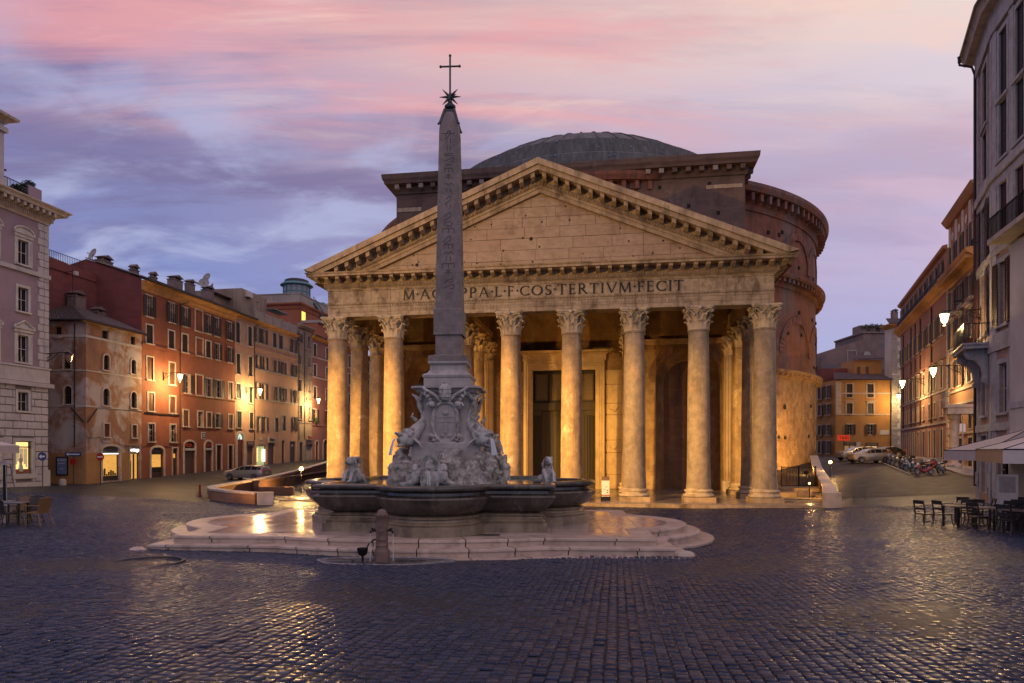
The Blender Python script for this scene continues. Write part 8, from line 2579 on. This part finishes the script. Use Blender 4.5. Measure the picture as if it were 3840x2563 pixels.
def car(label, loc, rz, mat, L=4.5, H=1.45, wagon=True, dark=False):
    t = thing('parked_car', label, 'car', loc, rz, 'parked cars')
    k = L / 4.5
    # stations: x, half width low, half width belt, z low, z belt, half width roof, z roof
    st_ = [(-2.25, .62, .6, .42, .72, .55, .74), (-2.12, .8, .76, .3, .86, .68, .9), (-1.5, .86, .83, .25, .95, .74, .99), (-1.05, .87, .85, .25, .98, .72, 1.05), (-.35, .88, .86, .25, .99, .62, 1.36), (.2, .88, .86, .25, 1.0, .62, 1.44), (1.0, .88, .86, .25, 1.02, .62, 1.45), (1.7, .87, .85, .27, 1.03, .6, 1.4), (2.1, .84, .82, .33, 1.02, .62 if wagon else .6, 1.25 if wagon else 1.08), (2.25, .76, .76, .42, .92, .66, .95)]
    if not wagon: st_[7] = (1.75, .87, .84, .27, 1.03, .6, 1.22)
    vs = []
    for x, wl, wb, zl, zb, wr, zr in st_:
        x *= k; zr = zr * H / 1.45
        vs += [(x, -wl * .9, zl), (x, -wl, zl + .12), (x, -wb - .015, (zl + zb) / 2 + .05), (x, -wb, zb), (x, -wr, zr), (x, 0, zr + .03), (x, wr, zr), (x, wb, zb), (x, wb + .015, (zl + zb) / 2 + .05), (x, wl, zl + .12), (x, wl * .9, zl)]
    n = 11; fs = []
    for i in range(len(st_) - 1):
        for j in range(n - 1):
            fs.append((i * n + j, i * n + j + 1, (i + 1) * n + j + 1, (i + 1) * n + j))
        fs.append((i * n + n - 1, i * n, (i + 1) * n, (i + 1) * n + n - 1))
    fs += [tuple(range(n - 1, -1, -1)), tuple((len(st_) - 1) * n + j for j in range(n))]
    MB().add(vs, fs).build('body', mat, t, smooth=True, sharp=38)
    def P(i, s, f, g, o):      # point on the greenhouse between belt and roof
        x, wl, wb, zl, zb, wr, zr = st_[i]; zr = zr * H / 1.45
        y = wb + (wr - wb) * g + o
        return Vector((x * k, s * y, zb + (zr - zb) * g))
    for s in (-1, 1):
        for i0, i1 in ((3, 4), (4, 5), (5, 6), (6, 7), (7, 8)):
            if i0 == 7 and not wagon: continue
            a0, a1 = (.08, .06) if True else 0
            lo0, hi0, lo1, hi1 = P(i0, s, 0, .1, .008), P(i0, s, 0, .86, .008), P(i1, s, 0, .1, .008), P(i1, s, 0, .86, .008)
            f0, f1 = .05, .95
            q = [lo0.lerp(lo1, f0), lo0.lerp(lo1, f1), hi0.lerp(hi1, f1), hi0.lerp(hi1, f0)]
            MB().add(q, [(0, 1, 2, 3)]).build('side_window', MT['car_glass'], t)
        for x in (-1.42 * k, 1.36 * k):
            w_ = put('wheel', WHM, t, loc=(x, s * .78, .33)); put('rim', RIMM, w_, loc=(0, s * .05, 0), rot=(0, 0, 0 if s < 0 else PI))
            MB().tube([(x + .39 * math.cos(q_ * PI / 10), s * .875, .33 + .39 * math.sin(q_ * PI / 10)) for q_ in range(11)], .02, 5).build('wheel_arch', MT['tyre'], t)
        MB().obox((2.17 * k, s * .7, .95), (.1, .16, .36)).build('tail_lamp', MT['tail'], t)
        MB().obox((-2.14 * k, s * .58, .7), (.12, .3, .14)).build('headlight', MT['headlamp'], t)
        MB().obox((-.82 * k, s * .97, 1.02), (.12, .16, .13)).build('mirror', mat, t)
    def glass(i0, i1, nm, m_=.1):
        a, b = P(i0, 1, 0, .98, -.06), P(i1, 1, 0, .93, -.06)
        q = [Vector((a.x, -a.y, a.z + .012)), Vector((a.x, a.y, a.z + .012)), Vector((b.x, b.y, b.z + .012)), Vector((b.x, -b.y, b.z + .012))]
        c = sum(q, Vector()) / 4
        nrm = (q[1] - q[0]).cross(q[2] - q[0]).normalized()
        if nrm.z < 0: nrm = -nrm
        MB().add([c + (v - c) * .92 + nrm * .012 for v in q], [(0, 1, 2, 3)]).build(nm, MT['car_glass'], t)
    glass(3, 4, 'windscreen'); glass(7, 8, 'rear_window')
    MB().obox((-2.24 * k, 0, .45), (.04, .5, .11)).build('number_plate', MT['sash'], t)
    MB().obox((2.24 * k, 0, .75), (.04, .5, .11)).build('number_plate', MT['sash'], t)
    return t
silver = paint('silver_paint', (.3, .28, .26, 1))
car('silver estate car parked beyond the curved parapet', (-27.2, 70.2, g1(-27.2, 70.2)), R(-17), silver, 4.7, 1.5)
car('pale hatchback parked at the end of the side street', (37.4, 71.5, g1(37.4, 71.5) + .01), R(4), paint('white_paint', (.28, .25, .21, 1)), 4.2, 1.5)
car('white patrol car half hidden behind the pale hatchback', (38.6, 76.5, g1(38.6, 76.5) + .01), R(8), paint('patrol_white', (.34, .34, .34, 1)), 4.4, 1.55)
car('dark car behind the parked motorcycles', (42.0, 77.0, g1(42.0, 77.0) + .01), R(15), paint('dark_paint', (.02, .022, .026, 1)), 4.4, 1.5, False)

MT['seat_black'] = plain('seat_vinyl', (.012, .012, .013, 1), .5)
MT['chrome'] = plain('chrome', (.2, .2, .2, 1), .3, .9)
def moto(label, loc, rz, mat, scooter):
    t = thing('motorcycle', label, 'motorcycle', loc, rz, 'motorcycles parked along the street')
    for x in (-.66, .62):
        w = put('wheel', cached('mw', lambda: MB().lathe([(.2, -.05), (.26, -.06), (.3, 0), (.26, .06), (.2, .05)], 20, cap=False).xf(Matrix.Rotation(PI / 2, 4, 'X')).mesh('wheel', MT['tyre'], True)), t, loc=(x, 0, .3))
        put('rim', cached('mr', lambda: MB().lathe([(.001, .02), (.05, .04), (.17, .03), (.21, .045), (.21, -.045), (.17, -.03), (.001, -.04)], 16).xf(Matrix.Rotation(PI / 2, 4, 'X')).mesh('rim', MT['rim'], True)), w)
    mb = MB()
    if scooter:
        mb.tube([(-.5, 0, .95), (-.45, 0, .7), (-.4, 0, .45), (-.2, 0, .32), (.1, 0, .3), (.35, 0, .45), (.7, 0, .6), (.85, 0, .66)], [.06, .14, .12, .1, .11, .15, .13, .05], 10)
        mb.tube([(-.72, 0, .62), (-.55, 0, .66), (-.4, 0, .6)], [.06, .1, .06], 8)
    else:
        mb.tube([(-.5, 0, .82), (-.3, 0, .85), (-.05, 0, .86), (.15, 0, .78), (.5, 0, .8), (.8, 0, .88)], [.08, .16, .18, .12, .12, .05], 10)
        mb.tube([(-.2, 0, .35), (.15, 0, .4)], [.2, .2], 8)
    mb.build('bodywork', mat, t, smooth=True)
    MB().tube([(.02, 0, .88), (.3, 0, .84), (.62, 0, .9), (.78, 0, .93)], [.12, .15, .13, .07], 8, squash=.5).build('seat', MT['seat_black'], t, smooth=True)
    MB().tube([(-.66, -.09, .3), (-.5, -.09, .85), (-.45, -.09, 1.0)], .025, 6).tube([(-.66, .09, .3), (-.5, .09, .85), (-.45, .09, 1.0)], .025, 6).tube([(-.32, -.36, 1.06), (-.45, 0, 1.02), (-.32, .36, 1.06)], .02, 6).build('fork_and_bar', MT['chrome'], t)
    MB().sphere((-.6, 0, .9), .1, 10, 8).build('headlight', MT['headlamp'], t, smooth=True)
    MB().obox((.9, 0, .78), (.06, .14, .06)).build('tail_lamp', MT['tail'], t)
    for s in (-1, 1): MB().tube([(-.4, s * .3, 1.06), (-.42, s * .36, 1.2)], .01, 5).sphere((-.42, s * .37, 1.22), .06, 8, 5, (.4, 1, .7)).build('mirror', MT['seat_black'], t)
    if scooter:
        MB().add([(-.58, -.2, 1.0), (-.58, .2, 1.0), (-.45, .24, 1.4), (-.45, -.24, 1.4)], [(0, 1, 2, 3)]).build('windshield', plain('screen_plastic', (.15, .15, .16, 1), .15), t)
        MB().obox((.95, 0, 1.0), (.34, .36, .26)).build('top_box', mat, t)
    MB().tube([(.1, .16, .3), (.5, .18, .32), (.85, .18, .36)], [.03, .05, .055], 8).build('exhaust', MT['chrome'], t)
    MB().tube([(.05, -.1, .25), (.05, -.26, .02)], .015, 5).build('side_stand', MT['chrome'], t)
    return t
mcols = [paint('red_paint', (.2, .01, .012, 1)), paint('black_paint', (.015, .015, .017, 1)), paint('grey_paint', (.1, .1, .105, 1)), paint('white_moto', (.35, .35, .35, 1))]
names = [('red scooter with top box, nearest of the parked motorcycles', 0, 1), ('black motorcycle just behind the red scooter', 1, 0), ('pale scooter third from the near end of the row', 3, 1), ('grey motorcycle in the middle of the row', 2, 0), ('black scooter with windshield past the middle of the row', 1, 1), ('dark motorcycle second from the far end of the row', 1, 0), ('last motorcycle at the far end beside the hatchback', 2, 0), ('grey scooter behind the nearest red scooter by the pavement', 2, 1), ('black motorcycle behind the pale scooter by the pavement', 1, 0)]
for k, (lab, c, sc_) in enumerate(names):
    if k < 7: p = st(11.6 + k * 2.0, 5.9 - .12 * k)
    else: p = st(13.0 + (k - 7) * 3.6, 7.4)
    moto(lab, (p[0], p[1], g1(*p) + .01), R(8 + random.uniform(-10, 10)) + (0 if k < 7 else .4), mcols[c], sc_)

# ================================================================ cafe furniture on the right
MT['bentwood'] = plain('dark_bentwood', (.009, .007, .006, 1), .45)
MT['table_top'] = plain('table_top', (.2, .15, .12, 1), .35)
def bistro_chair(label, loc, rz):
    t = thing('bistro_chair', label, 'chair', loc, rz, 'dark wooden chairs of the cafe on the right')
    def mk(nm, f): return cached(('bc', nm), lambda: f().mesh(nm, MT['bentwood'], True))
    put('seat', mk('seat', lambda: MB().box(-.21, -.2, .44, .21, .22, .48)), t)
    for s in (-1, 1):
        put('leg', mk('leg%d' % s, lambda: MB().tube([(s * .18, -.18, .44), (s * .19, -.2, .2), (s * .21, -.25, 0)], [.024, .02, .016], 6)), t)
        put('back_leg', mk('bleg%d' % s, lambda: MB().tube([(s * .19, .3, .95), (s * .19, .24, .7), (s * .19, .2, .45), (s * .19, .22, .2), (s * .2, .3, 0)], [.02, .023, .024, .02, .016], 6)), t)
    put('backrest', mk('backrest', lambda: MB().box(-.2, .27, .82, .2, .3, .95).box(-.19, .23, .62, .19, .255, .69)), t)
    put('stretcher', mk('stretcher', lambda: MB().tube([(-.19, -.2, .2), (-.19, .22, .2)], .012, 5).tube([(.19, -.2, .2), (.19, .22, .2)], .012, 5).tube([(-.19, .0, .2), (.19, .0, .2)], .012, 5)), t)
    return t
def cafe_table(label, loc, rz, w=.75, l=.75, grp='tables of the cafe on the right', top=None):
    t = thing('cafe_table', label, 'table', loc, rz, grp)
    MB().box(-w / 2, -l / 2, .72, w / 2, l / 2, .755).build('table_top', top or MT['table_top'], t)
    for sx in (-1, 1):
        for sy in (-1, 1): MB().box(sx * (w / 2 - .06) - .025, sy * (l / 2 - .06) - .025, 0, sx * (w / 2 - .06) + .025, sy * (l / 2 - .06) + .025, .719).build('leg', MT['bentwood'], t)
    return t
# table positions: metres, from the near edge of the terrace outwards
tabs = [(15.95, 24.4, 'table at the left end of the right cafe terrace'), (16.1, 22.9, 'second table from the left end of the right cafe terrace'), (16.0, 21.5, 'table in the middle of the right cafe terrace, nearest the cobbles'), (17.6, 23.2, 'table behind the middle one on the right cafe terrace'), (16.15, 20.2, 'table beside the dark awning post on the right'), (18.4, 24.6, 'rear table near the palazzo on the right terrace'), (17.2, 21.9, 'table deep under the near awning on the right terrace'), (17.0, 25.6, 'far left table behind the end one on the right terrace')]
ordn = ['left', 'right', 'near', 'far']
for i, (x, y, lab) in enumerate(tabs):
    z = g1(x, y)
    rz = R(10 + 7 * i)
    cafe_table(lab, (x, y, z), rz)
    sides = ((-.62, 0, PI / 2, 'left'), (.62, 0, -PI / 2, 'right'), (0, -.62, PI, 'near')) if i != 5 else ((-.62, 0, PI / 2, 'left'), (.62, 0, -PI / 2, 'right'))
    for dx, dy, a, nm in sides:
        if i in (0,) and nm == 'near': dx, dy, a = -.95, .5, PI / 2
        c, s = math.cos(rz), math.sin(rz)
        px, py = x + dx * c - dy * s, y + dx * s + dy * c
        bistro_chair('dark wooden chair on the %s side of the %s' % (nm, lab.split(' of the right')[0].split(' on the right')[0]), (px, py, g1(px, py)), rz + a + R(random.uniform(-14, 14)))
# awnings
MT['canvas'] = plain('awning_canvas', (.5, .44, .4, 1), .8, var=.06)
MT['canvas_tan'] = plain('awning_tan', (.42, .3, .16, 1), .8, var=.06)
def awning(label, c0, ux, uy, lx, ly, z0, rise, vh, poles, mat2):
    t = thing('awning', label, 'awning', (c0[0], c0[1], 0), math.atan2(ux.y, ux.x), 'awnings of the cafe on the right')
    A, B, C, Dd = (0, 0, z0), (lx, 0, z0), (lx, ly, z0), (0, ly, z0)
    ap = (lx / 2, ly / 2, z0 + rise)
    for nm, p, q in (('front', A, B), ('side', B, C), ('back', C, Dd), ('side', Dd, A)):
        mid = [(p[k] + q[k]) / 2 for k in range(3)]; mid[2] -= .03
        MB().add([p, tuple(mid), q, ap], [(0, 1, 3), (1, 2, 3)]).build('canopy_panel', MT['canvas'], t)
        MB().add([p, q, (q[0], q[1], z0 - vh), (p[0], p[1], z0 - vh)], [(0, 1, 2, 3)]).build('valance', MT['canvas'] if mat2 is None or nm == 'front' else mat2, t)
    MB().tube([A, ap], .02, 5).tube([Dd, ap], .02, 5).tube([B, ap], .02, 5).tube([A, B, C, Dd, A], .02, 5).build('frame_arms', MT['iron'], t)
    for x, y in poles:
        wx_ = Vector(c0) + ux * x + uy * y
        MB().box(x - .05, y - .05, g1(wx_.x, wx_.y) - .02, x + .05, y + .05, z0 + (rise if abs(x - lx / 2) < .3 else 0)).build('pole', MT['iron'], t)
    return t
ux = Vector((math.cos(R(-28)), math.sin(R(-28)))); uy = Vector((-ux.y, ux.x))
awning('nearer cream awning with tan side valance over the right terrace', (14.45, 20.1), ux, uy, 6.0, 6.2, 2.62, 1.0, .42, [(.9, .5), (3.0, 3.1)], MT['canvas_tan'])
awning('farther cream awning left of the nearer one, by the grey palazzo', (21.0, 30.2), Vector((1, 0)), Vector((0, 1)), 6.0, 3.0, 2.58, 1.0, .46, [(1.6, 1.0), (3.0, 1.5)], None)
hd = thing('menu_board', 'tall pale menu board leaning by the grey palazzo wall', 'board', (22.2, 30.6, g1(22.2, 30.6)), R(-30))
MB().box(-.4, 0, .1, .4, .06, 1.7).build('board', MT['plaster_white'], hd); MB().box(-.3, -.012, .9, .3, -.002, 1.6).build('menu_sheet', MT['trim_grey'], hd)
# left: wicker chairs, tables, heater, parasol
MT['wicker'] = plain('dark_wicker', (.03, .02, .016, 1), .6)
MT['wicker_tan'] = plain('tan_wicker', (.22, .125, .05, 1), .55)
def arm_chair(label, loc, rz, mat):
    t = thing('wicker_armchair', label, 'chair', loc, rz, 'wicker armchairs at the left edge')
    MB().box(-.24, -.24, .4, .24, .22, .45).build('seat', mat, t)
    vs = []
    for j in range(5):
        for k in range(7):
            u = k / 6 * 2 - 1; v = j / 4
            vs.append((u * (.25 + .03 * v), .24 + .1 * v - .07 * u * u, .45 + v * (.45 - .05 * u * u)))
    MB().add(vs, [(j * 7 + k, j * 7 + k + 1, (j + 1) * 7 + k + 1, (j + 1) * 7 + k) for j in range(4) for k in range(6)]).build('backrest', mat, t, smooth=True)
    MB().tube([(-.28, .33, .9), (0, .36, .93), (.28, .33, .9)], .02, 6).build('top_rail', mat, t)
    for s in (-1, 1):
        MB().tube([(s * .26, .3, .66), (s * .3, .05, .68), (s * .3, -.2, .66), (s * .27, -.25, .58), (s * .24, -.24, .4)], .018, 6).build('armrest', mat, t, smooth=True)
        MB().tube([(s * .22, -.22, .42), (s * .24, -.26, 0)], .016, 6).build('leg', mat, t); MB().tube([(s * .22, .2, .42), (s * .26, .34, 0)], .016, 6).build('leg', mat, t)
    MB().tube([(-.24, -.24, .2), (.24, -.24, .2)], .01, 5).tube([(-.24, .27, .2), (.24, .27, .2)], .01, 5).build('stretcher', mat, t)
    return t
for lab, x, y, a, m in (('tan wicker armchair, rightmost at the left edge', -15.75, 22.7, -100, MT['wicker_tan']), ('dark armchair facing the camera behind the tan one', -16.6, 23.5, -10, MT['wicker']), ('dark armchair seen from behind, left of the tan one', -16.35, 22.0, 165, MT['wicker']), ('dark armchair cut by the left frame edge', -17.0, 22.2, 175, MT['wicker']), ('wicker armchair at the back near the heater', -17.5, 24.2, -20, MT['wicker_tan'])):
    arm_chair(lab, (x, y, g1(x, y)), R(a), m)
cafe_table('small blue-grey table among the wicker armchairs', (-16.6, 22.75, g1(-16.6, 22.75)), .2, .7, .7, 'tables at the left edge', plain('blue_table', (.12, .13, .17, 1), .3))
ht = thing('patio_heater', 'tall glass-tube patio heater at the left edge', 'heater', (-17.75, 23.9, g1(-17.75, 23.9)))
MB().box(-.24, -.24, 0, .24, .24, .75).build('base_cabinet', MT['trim_grey'], ht)
mb = MB()
for sx in (-1, 1):
    for sy in (-1, 1): mb.tube([(sx * .24, sy * .24, .75), (sx * .1, sy * .1, 2.05)], .016, 6)
mb.build('frame_posts', MT['chrome'], ht)
MB().lathe([(.06, .76), (.06, 2.0)], 16, cap=False).build('glass_tube', MT['car_glass'], ht)
MB().lathe([(.3, 2.02), (.28, 2.06), (.05, 2.16), (.001, 2.17)], 20).build('reflector_cap', MT['chrome'], ht, smooth=True)
pa = thing('parasol', 'pale grey square parasol at the left frame edge', 'parasol', (-21.6, 25.4, g1(-21.6, 25.4)))
MB().tube([(0, 0, 0), (0, 0, 3.4)], .04, 8).build('pole', MT['gutter'], pa)
MB().add([(-1.9, -1.9, 2.75), (1.9, -1.9, 2.75), (1.9, 1.9, 2.75), (-1.9, 1.9, 2.75), (0, 0, 3.45)], [(0, 1, 4), (1, 2, 4), (2, 3, 4), (3, 0, 4)]).build('canopy', MT['canvas'], pa)
mb = MB()
for a, b in (((-1.9, -1.9), (1.9, -1.9)), ((1.9, -1.9), (1.9, 1.9))): mb.add([(*a, 2.75), (*b, 2.75), (*b, 2.45), (*a, 2.45)], [(0, 1, 2, 3)])
mb.build('valance', MT['canvas'], pa)

# ================================================================ signs and small street things
MT['sign_red'] = plain('sign_red', (.35, .015, .015, 1), .4, var=0); MT['sign_white'] = plain('sign_white', (.7, .7, .7, 1), .4, var=0); MT['sign_blue'] = plain('sign_blue', (.02, .05, .2, 1), .4, var=0)
def post_sign(label, loc, rz, h, kind):
    t = thing('street_sign', label, 'sign', loc, rz, 'street signs')
    MB().tube([(0, 0, 0), (0, 0, h + .2)], .035, 8).build('post', MT['gutter'], t)
    rot_ = Matrix.Translation((0, -.06, h)) @ Matrix.Rotation(PI / 2, 4, 'X')
    if kind in ('noentry', 'round_red', 'arrow'):
        MB().lathe([(.001, 0), (.36, 0), (.36, .02), (.001, .02)], 28).xf(rot_).build('disc', MT['sign_red'] if kind != 'arrow' else MT['sign_blue'], t)
        if kind == 'noentry': MB().box(-.26, -.1, h - .06, .26, -.085, h + .06).build('bar', MT['sign_white'], t)
        if kind == 'arrow': MB().ext([(-.25, h), (-.05, h + .2), (-.05, h + .07), (.24, h + .07), (.24, h - .07), (-.05, h - .07), (-.05, h - .2)], -.1, -.085).build('arrow', MT['sign_white'], t)
    if kind == 'oneway':
        MB().box(-.75, -.06, h, .75, -.03, h + .36).build('plate', MT['sign_blue'], t)
        MB().ext([(-.65, h + .18), (-.42, h + .32), (-.42, h + .23), (.6, h + .23), (.6, h + .13), (-.42, h + .13), (-.42, h + .04)], -.08, -.062).build('arrow', MT['sign_white'], t)
        MB().lathe([(.001, 0), (.3, 0), (.3, .02), (.001, .02)], 24).xf(Matrix.Translation((0, -.06, h - .5)) @ Matrix.Rotation(PI / 2, 4, 'X')).build('disc', MT['sign_red'], t)
    return t
def gp_(x, y): return (x, y, g1(x, y))
post_sign('no-entry sign on a post at the ochre house corner', gp_(-38.2, 63.4), 0, 2.55, 'noentry')
post_sign('one-way arrow sign over a red disc before the lane wall', gp_(-40.6, 63.2), 0, 2.6, 'oneway')
post_sign('round blue left-arrow sign at the lilac palazzo corner', gp_(-39.6, 57.6), 0, 2.55, 'arrow')
po = thing('poster_board', 'framed event poster on the lane wall of the ochre house', 'poster', (-42.1, 63.85, .33))
MB().box(-.55, 0, -.1, .55, .06, 1.65).build('frame', MT['iron'], po)
MB().box(-.46, -.012, 0, .46, -.002, 1.55).build('sheet', plain('poster_paper', (.16, .2, .4, 1), .5), po)
for z, s_, tx in ((1.32, .2, '25 APRILE'), (1.02, .12, 'CONCERTO'), (.5, .1, 'PIAZZA')): lettering(tx, s_, MT['sign_white'], po, 0, z, -.02)
bo = thing('stone_bollard', 'low round stone bollard at the lilac palazzo corner', 'bollard', gp_(-40.3, 61.2))
MB().lathe([(.3, 0), (.3, .35), (.24, .5), (.1, .58), (.001, .6)], 16).build('bollard_stone', MT['trim_grey'], bo, smooth=True)
tx = thing('taxi_sign', 'small red taxi sign on a post in the side street', 'sign', (42.8, 88, g1(42.8, 88)))
MB().tube([(0, 0, 0), (0, 0, 3.0)], .05, 6).build('post', MT['gutter'], tx); MB().box(-.85, -.08, 2.3, .7, 0, 3.0).build('plate', plain('taxi_red', (.5, .03, .02, 1), .5, emit=(1, .08, .03, 1), es=.25, var=0), tx); lettering('TAXI', .55, MT['dark'], tx, -.08, 2.65, -.1)
inf = thing('information_totem', 'white information panel on a dark foot between the middle columns', 'sign', TW(4.75, -.2, 0), TA)
MB().extx([(-.25, 0), (.25, 0), (.1, .3), (-.1, .3)], -.35, .35).build('foot', MT['iron'], inf)
pn = MB().box(-.28, -.06, .3, .28, .06, 1.75).build('panel', MT['sign_white'], inf)
MB().box(-.28, -.07, .34, .28, -.061, .42).build('red_band', MT['sign_red'], pn); MB().box(-.28, -.062, 1.45, .28, .062, 1.76).build('top_band', MT['rust'], pn)
mb = MB().box(.06, -.07, .95, .1, -.061, 1.05).box(.12, -.07, .7, .2, -.061, .78).box(-.12, -.07, .8, .0, -.061, .84).box(.08, -.07, .55, .18, -.061, .62); mb.build('print', MT['dark'], pn)
for k, (x, y, a) in enumerate(((24.1, 47.4, .2), (25.0, 49.2, -.3))):
    b = thing('crowd_barrier', 'metal crowd barrier %s beside the right parapet' % ('in front' if k == 0 else 'further back'), 'barrier', gp_(x, y), a)
    mb = MB().tube([(-.5, 0, .15), (-.5, 0, 1.05), (.5, 0, 1.05), (.5, 0, .15), (-.5, 0, .15)], .02, 6)
    for q in range(7): mb.tube([(-.4 + q * .13, 0, .15), (-.4 + q * .13, 0, 1.05)], .01, 5)
    mb.build('barrier_frame', MT['chrome'], b); MB().tube([(-.4, -.25, 0), (-.4, .25, 0)], .02, 5).tube([(.4, -.25, 0), (.4, .25, 0)], .02, 5).tube([(-.4, 0, 0), (-.4, 0, .2)], .02, 5).tube([(.4, 0, 0), (.4, 0, .2)], .02, 5).build('feet', MT['chrome'], b)
rp2 = thing('red_post', 'short red iron post at the tip of the curved parapet', 'post', gp_(-23.4, 51.2))
MB().lathe([(.13, 0), (.13, .1), (.08, .15), (.07, .75), (.1, .8), (.1, .86), (.06, .92), (.001, .95)], 14).build('post', plain('post_red', (.22, .03, .02, 1), .5), rp2, smooth=True)
sp = thing('sign_pole', 'thin grey pole at the pavement tip before the orange palazzo', 'pole', gp_(38.6, 58.5))
MB().tube([(0, 0, 0), (0, 0, 4.4)], .05, 8).build('pole', MT['trim_grey'], sp); MB().box(-.25, -.03, 3.6, .25, 0, 4.3).build('plate', MT['sign_white'], sp)
